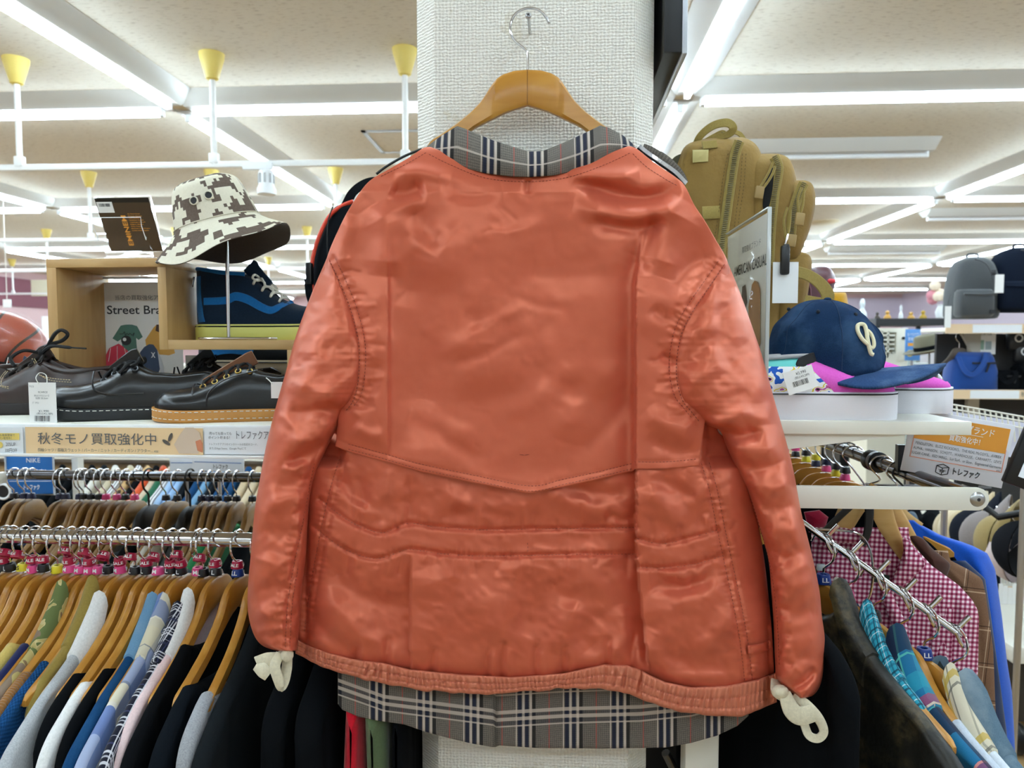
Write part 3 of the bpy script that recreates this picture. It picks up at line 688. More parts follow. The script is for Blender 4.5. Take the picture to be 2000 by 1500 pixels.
def sleeve_panel(xi, xo, y0, y1, Yf, ybot):
    nx, ny = 70, 260
    v = np.linspace(0, 1, ny)[:, None] * np.ones((1, nx)); u = np.ones((ny, 1)) * np.linspace(0, 1, nx)[None]
    u = .5 - .5 * np.cos(np.pi * u); yn = y0 + (y1 - y0) * v; x = xi(yn) * (1 - u) + xo(yn) * u
    y = yn
    D = Yf(x, y); e = np.clip((D[:, :1] * (1 - u) + D[:, -1:] * u), 0, Y_BACK)
    k = np.clip((yn - 700) / 150, 0, 1)
    B = e + .004 + (.030 * k) * np.sqrt(np.clip(1 - np.abs(2 * u - 1) ** 2.5, 0, 1))
    B = np.minimum(B, Y_BACK + .01)
    ring_f = at(x, y, D); ring_b = at(x, y, B)
    P = np.concatenate([ring_f, ring_b[:, ::-1][:, 1:-1]], 1)
    fu = np.stack([(x - 1000) * KJ, -y * KJ], -1); U = np.concatenate([fu, fu[:, ::-1][:, 1:-1]], 1)
    return MB().loft(P, U)
sl = ob('sleeve', sleeve_panel(SLI, SLO, 506, 1271, yfl, None), RUST, jk, True, 180)
sr = ob('sleeve', sleeve_panel(SRI, SRO, 513, 1363, yfr, None), RUST, jk, True, 180)
# gathered hem band
def hem_panel():
    nx, ny = 760, 26
    x = np.linspace(577, 1517, nx)[None] * np.ones((ny, 1)); v = np.linspace(0, 1, ny)[:, None] * np.ones((1, nx))
    yt, yb = seam_b(x) - 3, hem_b(x) + 2.2 * vn(x / 17, 0 * x, 62); y = yt + (yb - yt) * v
    xs_ = x + 10 * vn(x / 60, v * 0, 61) + 7 * (v - .5) * np.sin(x / 90)
    gat = np.sin(2 * np.pi * xs_ / 17 + 2.2 * vn(x / 40, v * 2, 63)) * (.55 + .7 * vn(x / 55, v * 0 + 3, 64)) + .7 * np.sin(2 * np.pi * xs_ / 9.3 + 3 * vn(x / 30, v * 1.2, 69))
    d = .006 * np.sqrt(np.clip(1 - (2 * v - 1) ** 10, 0, 1)) + .0017 * gat * (.35 + np.sin(np.pi * v)) - .0022 * np.exp(-((v - .42) / .035) ** 2) - .0022 * np.exp(-((v - .74) / .035) ** 2)
    D = body_Y(x, np.minimum(yt, 1330)) * 0 + Y_BACK - .052 - body_bulge(x, y) + .004 - d
    D = D - .012 * np.exp(-np.clip(x - 1255, 0, None) / 120) * (x > 1255) 
    F = at(x, y, D); B = at(x, y, D + .016); uv = np.stack([(x - 1000) * KJ, -y * KJ], -1); N = nx * ny
    mb = MB().grid(F, uv); mb.grid(B, uv, flip=True)
    b = [i for i in range(nx)] + [i * nx + nx - 1 for i in range(1, ny)] + [(ny - 1) * nx + i for i in range(nx - 2, -1, -1)] + [i * nx for i in range(ny - 2, 0, -1)]
    mb.f += [(b[i], N + b[i], N + b[(i + 1) % len(b)], b[(i + 1) % len(b)]) for i in range(len(b))]
    return mb
hb_ = ob('hem_band', hem_panel(), RUST_HEM, jk, True, 180)
for f_ in (.40, .72):
    ob('seam_stitching', dashes([(x, seam_b(x) * (1 - f_) + hem_b(x) * f_) for x in range(590, 1512, 16)], lambda x, y: Y_BACK - .052 - body_bulge(x, y) + .0005 - .012 * np.exp(-np.clip(x - 1255, 0, None) / 120) * (x > 1255), off=.0015), M('pale_rust_thread', '#b0604c', .7), hb_, True)
# stitching, one object per seam
bb = [c for c in jk.children if c.name.startswith('back_body')][0]
for l, Yf, par, k in ([(l, body_Y, bb, {}) for l in (SIDE_R, SIDE_R2, SIDE_L)] + [(l, body_Y, bb, {'off': .0002}) for l in (WAIST1, WAIST2, WAIST3, WAIST4)] + [([(1030, 1060), (1031, 1070), (1030, 1080)], body_Y, bb, {})] +
    [([(x + 3, y) for x, y in ARML_], yoke_Y, yk, {'r': .0006}) for ARML_ in ([(640, 508), (660, 550), (680, 600), (694, 650), (699, 690), (697, 740), (688, 780), (672, 803)], [(1412, 516), (1379, 565), (1349, 610), (1329, 650), (1319, 700), (1319, 740), (1329, 780), (1344, 800), (1365, 826)])] +
    [(l, yoke_Y, yk, {}) for l in ([(655, 505), (675, 547), (695, 596), (709, 646), (714, 686), (712, 736), (704, 774), (688, 796)], [(1403, 510), (1368, 560), (1338, 604), (1318, 644), (1308, 694), (1308, 734), (1318, 774), (1333, 794), (1354, 820)],
      [(x, y - 15) for x, y in FLAP[1:9]], [(x, y - 5) for x, y in FLAP[1:9]], [(x, y - 14) for x, y in FLAP[9:]], [(1236, 300), (1262, 325), (1300, 350), (1322, 362)], [(832, 298), (790, 322), (742, 345)], [(838, 301), (880, 322), (950, 348), (1035, 355), (1110, 346), (1180, 322), (1232, 298)])] +
    [([(1015, 888), (1026, 889), (1038, 887)], yoke_Y, yk, {'ln': 9, 'gap': 1})] + [(SL_SEAM, yfl, sl, {}), ([(x + 9, y) for x, y in SL_SEAM[3:]], yfl, sl, {}), (SR_SEAM, yfr, sr, {})]):
    ob('seam_stitching', dashes(l, Yf, **k), THREAD, par, True)
# pocket welt on the right side
def strip(pts, w, Yf, off=.004, th=.004, n=10):
    P = smooth_path(pts, n)[:, :2]; mb = MB(); t = np.gradient(P, axis=0); t /= np.linalg.norm(t, axis=1)[:, None]; nn = np.stack([-t[:, 1], t[:, 0]], -1)
    rows = []
    for s in np.linspace(-1, 1, 7):
        q = P + nn * w * s; rows.append(at(q[:, 0], q[:, 1], Yf(q[:, 0], q[:, 1]) - off - th * math.sqrt(max(0, 1 - s ** 2))))
    R_ = np.array(rows).transpose(1, 0, 2)
    return mb.grid(R_, np.stack(np.meshgrid(np.linspace(.032, .046, 7), np.linspace(0, .06, len(R_))), -1))
ob('pocket_welt', strip([(1461, 1270), (1485, 1266), (1506, 1259)], 9, body_Y), RUST, jk, True)
# collar, shirt tail
def collar():
    top = fx([(828, 291), (843, 279), (862, 265), (893, 246), (910, 252), (960, 273), (1000, 286), (1035, 296), (1060, 295), (1100, 279), (1150, 256), (1172, 245), (1190, 250), (1215, 263), (1243, 286)])
    bot = fx([(828, 293), (860, 311), (900, 326), (950, 339), (1000, 345), (1035, 346), (1080, 343), (1130, 333), (1180, 313), (1220, 298), (1243, 288)])
    nx, ny = 160, 18
    x = np.linspace(829, 1242, nx)[None] * np.ones((ny, 1)); v = np.linspace(0, 1, ny)[:, None] * np.ones((1, nx))
    y = top(x) * (1 - v) + bot(x) * v
    c = np.abs(x - 1035) / 207
    D = 1.006 + .040 * c ** 2 + .018 * (1 - v) ** 2 - .006 * np.sin(np.pi * v) + .002 * vn(x / 40, v * 2, 71)
    F = at(x, y, D); y2 = y + (1 - v) * 4; B = at(x, y2, D + .012 * np.minimum(1, 4 * (1.02 - c)))
    s = np.cumsum(np.concatenate([np.zeros((ny, 1)), np.hypot(np.diff(x, axis=1), np.diff(y, axis=1) * .5)], 1), 1)
    uv = np.stack([(s - s.max(1)[:, None] / 2 + 2) * KJ, -(v * 52 + 292) * KJ * 1.0 + 0 * x], -1); N = nx * ny
    mb = MB().grid(F, uv); mb.grid(B, uv, flip=True)
    b = [i for i in range(nx)] + [i * nx + nx - 1 for i in range(1, ny)] + [(ny - 1) * nx + i for i in range(nx - 2, -1, -1)] + [i * nx for i in range(ny - 2, 0, -1)]
    mb.f += [(b[i], N + b[i], N + b[(i + 1) % len(b)], b[(i + 1) % len(b)]) for i in range(len(b))]
    return mb
ob('collar', collar(), CHECK, jk, True, 180, 'grey check wool collar')
def tail():
    bot = fx([(658, 1372), (668, 1386), (700, 1400), (740, 1408), (790, 1415), (830, 1429), (870, 1440), (920, 1452), (962, 1459), (968, 1459), (975, 1456), (1050, 1461), (1180, 1462), (1300, 1460), (1350, 1451), (1400, 1437), (1440, 1418), (1462, 1398)])
    top = lambda x: hem_b(x) - 45
    nx, ny = 260, 24
    x = np.linspace(660, 1462, nx)[None] * np.ones((ny, 1)); v = np.linspace(0, 1, ny)[:, None] * np.ones((1, nx))
    y = top(x) * (1 - v) + bot(x) * v
    sag = np.interp(x, [660, 750, 965, 968, 1100, 1250, 1350, 1462], [-38, -6, 22, 26, 18, 14, 4, -26])
    D = 1.072 - .016 * np.sqrt(np.clip(1 - ((x - 1061) / 401) ** 2, 0, 1)) + .004 * vn(x / 70, v, 73) - .006 * np.exp(-np.clip(966 - x, 0, None) / 30) * (x < 966) + .006 * np.exp(-np.clip(x - 966, 0, None) / 8) * (x >= 966)
    F = at(x, y, D); B = at(x, y, D + .003); uv = np.stack([(x - 1000) * KJ + np.where(x > 966, -.008, 0), -(y - sag) * KJ], -1); N = nx * ny
    mb = MB().grid(F, uv); mb.grid(B, uv, flip=True)
    b = [i for i in range(nx)] + [i * nx + nx - 1 for i in range(1, ny)] + [(ny - 1) * nx + i for i in range(nx - 2, -1, -1)] + [i * nx for i in range(ny - 2, 0, -1)]
    mb.f += [(b[i], N + b[i], N + b[(i + 1) % len(b)], b[(i + 1) % len(b)]) for i in range(len(b))]
    return mb
ob('shirt_tail', tail(), CHECK, jk, True, 180, 'grey check wool layer showing below the hem')
# zip along the right shoulder, dark piping at the left
ZT = M('zip_tape', '#1b1b1c', .8)
zp = [(1244, 289), (1262, 303), (1290, 322), (1315, 340), (1335, 361)]
z1 = ob('zipper', strip([(x + 1, y) for x, y in zp], 3, lambda x, y: 1.055 + 0 * x), ZT, jk, True)
P = smooth_path([(x + 5, y - 3) for x, y in zp], 14)[:, :2]; mb = MB()
for i, (a, b) in enumerate(P[::1]):
    mb.box(at(a, b, 1.047), (.0012, .003, .0052), (0, math.radians(38), 0))
ob('zip_teeth', mb, M('zip_silver', '#d5d6d8', .35), z1, True)
ob('front_edge', strip([(1256, 287), (1280, 297), (1308, 316), (1328, 338), (1338, 358)], 7, lambda x, y: 1.066 + 0 * x, th=.001), CHECK, jk, True)
z2 = ob('zipper', strip([(824, 291), (790, 305), (755, 325), (735, 340)], 2.5, lambda x, y: 1.06 + 0 * x), ZT, jk, True)
# cotton ties at the cuffs
CORD = cloth('natural_cotton_tape', '#dcd3b8', .9, 700, .5)
def ribbon(pts, w, th=.0018, tw=0.0):
    P = smooth_path(pts, 8); mb = MB(); T = np.gradient(P, axis=0); T /= np.linalg.norm(T, axis=1)[:, None]
    rows = []
    n = len(P); wd = np.broadcast_to(np.asarray(w, float), (n,)) if np.ndim(w) == 0 else np.interp(np.linspace(0, 1, n), np.linspace(0, 1, len(w)), w)
    for i in range(n):
        a = tw * i / n; s = np.cross(T[i], (math.sin(a), -math.cos(a), .15)); s /= np.linalg.norm(s); nn = np.cross(s, T[i])
        rows.append([P[i] + s * wd[i] * u + nn * th * v for u, v in ((-1, -.4), (-.9, -1), (.9, -1), (1, -.4), (1, .4), (.9, 1), (-.9, 1), (-1, .4))])
    return mb.loft(rows)
t = MB()
q = lambda x, y, d=1.03: at(x, y, d)
t.join(ribbon([q(560, 1268), q(545, 1282, 1.02), q(522, 1288, 1.015), q(503, 1296, 1.02)], [.006, .007, .010, .011]))
t.join(ribbon([q(503, 1296, 1.02), q(514, 1309, 1.012), q(526, 1318, 1.012)], [.011, .011, .010]))
t.join(ribbon([q(548, 1276, 1.02), q(537, 1300, 1.012), q(543, 1325, 1.01), q(549, 1343, 1.012), q(556, 1330, 1.02), q(560, 1305, 1.025), q(562, 1280, 1.022)], [.007, .008, .008, .006, .007, .008, .007]))
t.sphere(q(561, 1279, 1.016), .0095, 14, (1, .8, 1.1))
ob('cuff_tie', t, CORD, sl, True, 60, 'knotted cream cotton tape')
t = MB()
t.join(ribbon([q(1514, 1328, 1.04), q(1520, 1350, 1.02), q(1540, 1362, 1.015)], [.006, .010, .008]))
t.join(ribbon([q(1532, 1352, 1.014), q(1545, 1385, 1.008), q(1562, 1398, 1.008), q(1588, 1392, 1.008)], [.008, .012, .013, .012]))
t.join(ribbon([q(1548, 1360, 1.02), q(1575, 1378, 1.015), q(1598, 1402, 1.012), q(1609, 1428, 1.012), q(1598, 1442, 1.012), q(1580, 1436, 1.014), q(1570, 1412, 1.018), q(1560, 1390, 1.02)], [.008, .008, .007, .006, .006, .006, .006, .006]))
t.sphere(q(1524, 1351, 1.016), .011, 14, (1.1, .8, .9))
ob('cuff_tie', t, CORD, sr, True, 60, 'knotted cream cotton tape with a long loop')
# ---------------------------------------------------------------- wooden hanger (shared builder)
def wood(name, c1, c2, rough=.3, sc=1.0, axis=0):
    g = G(name); o = g.obj()
    s = [(3, 26, 26), (26, 26, 3)][axis]
    f = g.noise(g.scale(o, s[0] * sc, s[1] * sc, s[2] * sc), 1.0, 4, .6, .8)
    g.base(g.mix(g.ramp(f, [(.3, '#000000'), (.7, '#ffffff')])[0], c1, c2)); g.set(rough, 0, .5); return g.mat
HWOOD = wood('honey_hanger_wood', '#b97d2c', '#d19a45', .28)
HWOOD2 = wood('brown_hanger_wood', '#8a6430', '#a57c42', .4)
hz_top = fx([(-.23, -.142), (-.21, -.130), (-.165, -.110), (-.126, -.090), (-.1, -.073), (-.081, -.058), (-.066, -.043), (-.056, -.028), (-.046, -.013), (-.035, -.006), (-.02, -.0015), (0, 0),
             (.02, -.0015), (.035, -.006), (.046, -.013), (.056, -.028), (.066, -.043), (.081, -.058), (.1, -.073), (.126, -.090), (.165, -.110), (.21, -.130), (.23, -.142)])
hz_bot = fx([(-.215, -.150), (-.2, -.147), (-.165, -.132), (-.126, -.113), (-.1, -.098), (-.076, -.080), (-.03, -.058), (0, -.049), (.03, -.058), (.076, -.080), (.1, -.098), (.126, -.113), (.165, -.132), (.2, -.147), (.215, -.150)])
HTOP = -.0695                                     # hanger top below the rail centre
def hanger_wood(half=.212, th=.007, bow=.018, z0=HTOP):
    rings = []
    for x in np.linspace(-half, half, 61):
        a, b = hz_top(x), hz_bot(x); e = min(1, (half - abs(x)) / .012); m = (a + b) / 2; h = (a - b) / 2 * (.55 + .45 * math.sqrt(max(0, 1 - (1 - e) ** 2)))
        t = th * (.5 + .5 * e); y0 = -bow * (abs(x) / .21) ** 2
        rings.append([(x, y0 + t * sy, z0 + m + h * sz) for sy, sz in ((-.55, 1), (.55, 1), (1, .8), (1, -.8), (.55, -1), (-.55, -1), (-1, -.8), (-1, .8))])
    return MB().loft(rings)
def hanger_hook(z0=HTOP, s=1, r=.0019):
    pts = [(0, -.004), (0, .022), (-.004, .030), (-.020, .044), (-.0255, .060), (-.020, .077), (-.006, .086), (.010, .086), (.022, .079), (.030, .066)]
    P = smooth_path([(s * a, 0, z0 + b) for a, b in pts], 5)
    return MB().tube(P, r, 8).sphere(P[-1], r * 1.3, 8)
def make_hanger(name, label, mat=None, s=1, bow=.018, half=.212):
    t = thing(name, label, 'hanger')
    ob('wooden_arms', hanger_wood(half, bow=bow), mat or HWOOD, t); ob('hook', hanger_hook(s=s), CHROME, t)
    return t
p = at(1033, 26, 1.098)
t = make_hanger('coat_hanger', 'honey wood hanger holding the rust jacket on the pillar screw', bow=.0, half=.145)
zr = p[2] - .0135
t.location = (p[0] - .001, 1.112, zr); t.scale = (1.03, 1, 1.03)
t.rotation_euler = (0, math.radians(.3), 0)
ob('centre_joint', MB().box((0, -.0072, HTOP - .025), (.0008, .0008, .048)), M('joint_line', '#7a4f1c', .6), t)  # thin dark line where the two wooden halves meet
t.scale = (1.06, 1, 1.06); t.location = (at(1031, 138, 1.112)[0], 1.112, at(1031, 138, 1.112)[2] - HTOP * 1.06)
sc = thing('wall_screw', 'steel cross-head screw in the pillar carrying the hanger hook', 'screw', tuple(at(1032, 31, PY)))
p = at(1032, 31, 1.10)
ob('shank', MB().tube([p, (p[0], PY + .01, p[2])], .0022, 8), STEEL, sc, True)
hd = ob('head', MB().lathe([(.001, 0), (.003, .0002), (.0042, .0014), (.0048, .003), (.0048, .004)], 20, Matrix.Translation((p[0], p[1] - .004, p[2])) @ Matrix.Rotation(-math.pi / 2, 4, 'X')), STEEL, sc, True)
ob('cross_slot', MB().box((p[0], p[1] - .0042, p[2]), (.005, .0008, .0012), (0, .5, 0)).box((p[0], p[1] - .0042, p[2]), (.0012, .0008, .005), (0, .5, 0)), INK, hd, True)
# ---------------------------------------------------------------- left shelf and what stands on it
def txt(name, s, px, py, Y, hpx, mat, parent, wpx=None, bold=0.0, off=.0006, face=None):
    """Lettering laid on a surface at photo position px,py and depth Y, hpx = height of a full-size character."""
    k = Y / FPX; mb = text_mb(s, hpx * k / .88, bold, wpx * k if wpx else None)
    m = face if face is not None else Matrix.Identity(4)
    p = Vector(at(px, py, Y)); mm = m.copy(); mm.translation = p + (m.to_3x3() @ Vector((0, -off, 0)))
    o = MB().join(mb, mm)
    return ob(name, o, mat, parent, True, 0) if name else o
def card(px0, py0, px1, py1, Y, th=.0012):
    a, b = at(px0, py0, Y), at(px1, py1, Y)
    return MB().box(((a[0] + b[0]) / 2, Y + th / 2, (a[2] + b[2]) / 2), (abs(b[0] - a[0]), th, abs(b[2] - a[2])))
Zs = float(at(260, 829, 1.12)[2]); XL0, XL1 = -1.5, -.24
OAK = wood('oak_veneer', '#b98f55', '#d2ad74', .45, 1, 0); OAKV = wood('oak_veneer_upright', '#b98f55', '#d0aa70', .45, 1, 1)
rack = thing('garment_rack', 'cream white double-sided rack with the shoe shelf left of the pillar', 'rack', ((XL0 + XL1) / 2, 1.5, 0))
ob('shelf_board', MB().box(((XL0 + XL1) / 2, 1.4525, Zs - .011), (XL1 - XL0, .655, .022), bev=.003), WHITE_PAINT, rack, True)
for x in (XL0 + .02, XL1 - .02):
    ob('upright', MB().box((x, 1.535, (Zs - .02) / 2), (.04, .05, Zs - .02), bev=.003), WHITE_PAINT, rack, True)
    ob('foot', MB().box((x, 1.535, .03), (.04, .9, .06), bev=.01), WHITE_PAINT, rack, True)
ZR = float(at(200, 1050, 1.27)[2]); ZR2 = float(at(200, 929, 1.86)[2])
ob('front_rail', MB().tube([(XL0, 1.27, ZR), ((XL0 + XL1) / 2, 1.27, ZR), (XL1, 1.27, ZR)], .0135, 20), CHROME, rack, True)
DCHROME = M('dark_chrome', '#6a6a6e', .15, 1)
ob('rear_rail', MB().tube([(XL0, 1.86, ZR2), (-1, 1.86, ZR2), (XL1, 1.86, ZR2)], .0135, 16), DCHROME, rack, True)
for x in (XL0 + .02, XL1 - .02):
    ob('rail_arm', MB().box((x, 1.40, ZR), (.012, .26, .03), bev=.002), WHITE_PAINT, rack, True)
    ob('rail_arm', MB().box((x, 1.69, ZR2), (.012, .27, .03), bev=.002), WHITE_PAINT, rack, True)
# price rail with paper strips
YF = 1.112
pr_ = thing('price_rail', 'price rail with peach autumn banner along the left shoe shelf edge', 'price rail', ((XL0 + XL1) / 2, YF, Zs - .06))
z0, z1 = float(at(260, 893, YF)[2]), float(at(260, 831, YF)[2])
ob('rail_back', MB().box(((XL0 + XL1) / 2, YF + .007, (z0 + z1) / 2), (XL1 - XL0, .006, z1 - z0 + .001), bev=.001).box(((XL0 + XL1) / 2, YF + .001, z0 + .002), (XL1 - XL0, .010, .005), bev=.001), WHITE_PLASTIC, pr_, True)
PEACH = M('peach_paper', '#efcfa0', .45, var=.02); PALE = M('pale_blue_paper', '#e6ebf0', .45); YELP = M('yellow_paper', '#f1d876', .5)
s1 = ob('banner_strip', card(49, 834, 397, 889, YF + .001), PEACH, pr_, True)
txt('lettering', '秋冬モノ買取強化中', 190, 859, YF, 23, GREY_INK, s1, 251)
txt('lettering', '長袖シャツ / 長袖スウェット / パーカー / ニット / カーディガン / アウター…etc', 191, 880, YF, 7, GREY_INK, s1, 256)
g1 = MB()
k = YF / FPX
def flat(pts, Y, off=.0004): return MB().poly([Vector(at(x, y, Y)) + Vector((0, -off, 0)) for x, y in pts][::-1])
ob('printed_sweater', flat([(340, 868), (352, 848), (362, 835), (378, 835), (390, 845), (396, 870), (388, 872), (388, 886), (350, 886)], YF), M('print_beige', '#d9c3ad', .6), s1, True)
ob('printed_bag', flat([(382, 862), (392, 858), (396, 866), (396, 884), (386, 880)], YF, .0007), M('print_coral', '#d98a66', .6), s1, True)
mb = MB()
for cx, cy, a in ((325, 864, .6), (333, 854, -1.2)):
    mb.poly([Vector(at(cx + 9 * math.cos(t) * math.cos(a) - 3.5 * math.sin(t) * math.sin(a), cy + 9 * math.cos(t) * math.sin(a) + 3.5 * math.sin(t) * math.cos(a), YF)) + Vector((0, -.0005, 0)) for t in np.linspace(0, 2 * math.pi, 16, endpoint=False)])
ob('printed_shoes', mb, M('print_dark', '#5a5550', .6), s1, True)
s2 = ob('app_strip', card(399, 834, 640, 889, YF + .001), PALE, pr_, True)
txt('lettering', '売っても買っても', 431, 847, YF, 6, GREY_INK, s2, 46); txt('lettering', 'ポイント貯まる！', 430, 855, YF, 6, GREY_INK, s2, 45)
txt('lettering', 'トレファクアプリ', 503, 851, YF, 17, GREY_INK, s2, 88)
txt('lettering', 'トレファクアプリのインストールは右記のコード、', 457, 868, YF, 4.6, GREY_INK, s2, 100); txt('lettering', 'またはApp Store、Google Playにて', 445, 876, YF, 4.6, GREY_INK, s2, 76)
s3 = ob('coupon_strip', card(-60, 834, 46, 889, YF + .001), PALE, pr_, True)
ob('yellow_box', flat([(-55, 846), (38, 846), (38, 859), (-55, 859)], YF), YELP, s3, True); ob('yellow_dot', flat([(6 + 8 * math.cos(t) - 8, 869 + 7 * math.sin(t)) for t in np.linspace(0, 6.28, 14)[:-1]], YF), YELP, s3, True)
txt('lettering', 'メール会員登録で', 10, 850, YF, 5, GREY_INK, s3, 44, off=.0012); txt('lettering', 'クーポン配布中！', 8, 856, YF, 5, GREY_INK, s3, 38, off=.0012)
txt('lettering', '20%UP', 21, 868, YF, 9, GREY_INK, s3, 21); txt('lettering', '300円OFF', 22, 880, YF, 9, GREY_INK, s3, 26)
CLEAR = G('clear_acrylic'); CLEAR.base((1, 1, 1)); CLEAR.set(.03, 0, .5); CLEAR.b.inputs['Transmission Weight'].default_value = 1; CLEAR.b.inputs['IOR'].default_value = 1.15; CLEAR = CLEAR.mat
a0, a1 = at(-120, 862, YF), at(700, 862, YF)
# ---------------------------------------------------------------- shoes
def shoe(L, W, prof, opening, sole_t, sole_w=1.06, toe_spring=.008, ns=48):
    """Upper and sole of one shoe, toe towards +x, heel at x=0, resting on z=0. prof: (s, top height, half width); opening: (s, half opening)."""
    sh = np.array(prof); so = np.array(opening); t = (1 - np.cos(np.linspace(0, np.pi, ns))) / 2
    up, sole = [], []
    for s in t:
        h = np.interp(s, sh[:, 0], sh[:, 1]); w = np.interp(s, sh[:, 0], sh[:, 2])
        ew = math.sqrt(max(0, 1 - (1 - min(1, s / .13)) ** 2)); tw = math.sqrt(max(0, 1 - (1 - min(1, (1 - s) / .2)) ** 2.2))
        w = W * w * max(.06, ew * tw); o = min(np.interp(s, so[:, 0], so[:, 1]), w * .9); x = s * L
        zb = sole_t * .92 + toe_spring * max(0, (s - .72) / .28) ** 2; h = max(h * (.25 + .75 * min(1, ew * 3)) * (.2 + .8 * min(1, tw * 1.3)), .012); H = zb + h
        dep = min(.06, h * .7) if o > .004 else 0; tk = .004 if o > .004 else 0
        y = [(w, 0), (w * 1.05, .2 * h), (w * 1.0, .45 * h), (w * .86 + o * .14, .72 * h), (w * .45 + o * .55, .93 * h), (o + .0015, h), (max(0, o - tk), h - .002 if tk else h), (max(0, o - tk), h - dep * .6), (max(0, o - tk) * .6, h - dep)]
        ring = [(x, a, zb + b) for a, b in y] + [(x, -a, zb + b) for a, b in y[::-1]]
        up.append(ring)
        ws = w * sole_w + .001; xs = L * (s * 1.03 - .015); zt = toe_spring * max(0, (s - .72) / .28) ** 2
        sole.append([(xs, ws * .95, zt * 1.0), (xs, ws, zt + sole_t * .15), (xs, ws, zt + sole_t * .85), (xs, ws * .96, zt + sole_t), (xs, -ws * .96, zt + sole_t), (xs, -ws, zt + sole_t * .85), (xs, -ws, zt + sole_t * .15), (xs, -ws * .95, zt)])
    info = lambda s: (s * L, np.interp(s, so[:, 0], so[:, 1]), np.interp(s, sh[:, 0], sh[:, 1]) + sole_t * .92, W * np.interp(s, sh[:, 0], sh[:, 2]))
    return MB().loft(up), MB().loft(sole), info
def torus(c, R_, r, axis='Y', n=16, k=6, mtx=None):
    m = Matrix.Translation(Vector(c)) @ (Matrix.Rotation(math.pi / 2, 4, 'X') if axis == 'Y' else Matrix.Rotation(math.pi / 2, 4, 'Y') if axis == 'X' else Matrix())
    pts = [m @ Vector((R_ * math.cos(a), R_ * math.sin(a), 0)) for a in np.linspace(0, 2 * math.pi, n, endpoint=False)]
    return MB().tube(pts, r, k, closed=True)
def laces(info, ss, mat, parent, r=.0022, bow=True, eye=None, spread=1.0):
    mb = MB(); eb = []; P = []
    for s in ss:
        x, o, h, w = info(s); P.append((x, (w * .42 + o * .58) * spread, o, h * .945))
    for i, (x, e, o, z) in enumerate(P):
        hh = info(ss[i])[2]
        mb.tube(smooth_path([(x, -e, z), (x + .001, -e * .7, hh + .002), (x + .002, 0, hh + .005), (x + .001, e * .7, hh + .002), (x, e, z)], 4), r, 6)
        if i + 1 < len(ss):
            x2, e2, o2, z2 = P[i + 1]; h2 = info(ss[i + 1])[2]
            for sg in (-1, 1):
                mb.tube(smooth_path([(x, sg * e, z), (x, sg * e * .6, hh + .004), ((x + x2) / 2, 0, (hh + h2) / 2 + .008), (x2, -sg * e2 * .6, h2 + .004), (x2, -sg * e2, z2)], 4), r, 6)
        for sg in (-1, 1):
            n = Vector((.25, sg * .8, .75)).normalized(); m = Matrix.Translation((x, sg * e, z)) @ n.to_track_quat('Z', 'Y').to_matrix().to_4x4()
            eb.append(MB().tube([m @ Vector((.0046 * math.cos(q), .0046 * math.sin(q), .0008)) for q in np.linspace(0, 2 * math.pi, 14, endpoint=False)], .0013, 6, closed=True))
    if bow:
        i = ss.index(min(ss)); x, e, o, z = P[i]; h = info(ss[i])[2]
        for sg in (-1, 1):
            mb.tube(smooth_path([(x, 0, h + .008), (x - .005, sg * .016, h + .014), (x - .004, sg * .028, h + .006), (x + .006, sg * .026, h + .001), (x, 0, h + .006)], 5), r, 6)
            mb.tube(smooth_path([(x, 0, h + .008), (x + .012, sg * .018, h + .004), (x + .024, sg * .030, h - .012)], 5), r, 6)
        mb.sphere((x, 0, h + .007), r * 2.2, 10)
    l = ob('laces', mb, mat, parent)
    if eye:
        for e in eb: ob('eyelet', e, eye, parent)
    return l
def stitch_loop(L, W, prof, sole_t, z, off, toe_spring, ln=.006, gap=.004, r=.0007, sole_w=1.06):
    sh = np.array(prof); mb = MB(); pts = []
    for s in np.linspace(.02, .995, 90):
        w = W * np.interp(s, sh[:, 0], sh[:, 2]); ew = math.sqrt(max(0, 1 - (1 - min(1, s / .13)) ** 2)); tw = math.sqrt(max(0, 1 - (1 - min(1, (1 - s) / .2)) ** 2.2))
        pts.append((L * (s * 1.03 - .015), w * max(.06, ew * tw) * sole_w + .001 + off, z + toe_spring * max(0, (s - .72) / .28) ** 2))
    P = np.array(pts + [(a, -b, c) for a, b, c in pts[::-1]]); s = np.concatenate([[0], np.cumsum(np.linalg.norm(np.diff(P, axis=0), axis=1))])
    for a in np.arange(0, s[-1] - ln, ln + gap):
        q = [np.array([np.interp(t, s, P[:, k]) for k in range(3)]) for t in (a, a + ln)]; mb.tube(q, r, 4)
    return mb
def leather(name, c1, c2, rough=.28, coat=.2):
    g = G(name); o = g.obj(); g.base(g.mix(g.noise(o, 30, 3), c1, c2)); g.set(rough, 0, .5); g.b.inputs['Coat Weight'].default_value = coat
    g.b.inputs['Coat Roughness'].default_value = .2
    g.bump(g.voro(o, 900)[0], .12, .0003); g.bump(g.noise(o, 45, 3), .25, .002); return g.mat
BLKL = leather('black_leather', '#06070a', '#0e1014', .3); BRNL = leather('dark_brown_leather', '#231714', '#38241f', .36)
BLKSOLE = M('black_rubber', '#16191c', .55, bump=(200, .2)); GUM = M('gum_rubber', '#c3883f', .5, var=.06); WLACE = M('white_thread', '#dcdad2', .7)
LACEB = M('black_lace', '#101012', .8, bump=(1500, .5)); LINING = M('shoe_lining', '#241a16', .8)
P_DERBY = [(0, .05, .78), (.08, .062, .86), (.25, .056, .88), (.4, .060, .85), (.5, .076, .85), (.56, .072, .88), (.66, .052, .96), (.78, .040, 1.0), (.9, .034, .95), (1, .024, .8)]
O_LOW = [(0, .012), (.05, .022), (.15, .028), (.33, .026), (.45, .016), (.52, .007), (.58, .003), (.62, 0), (1, 0)]
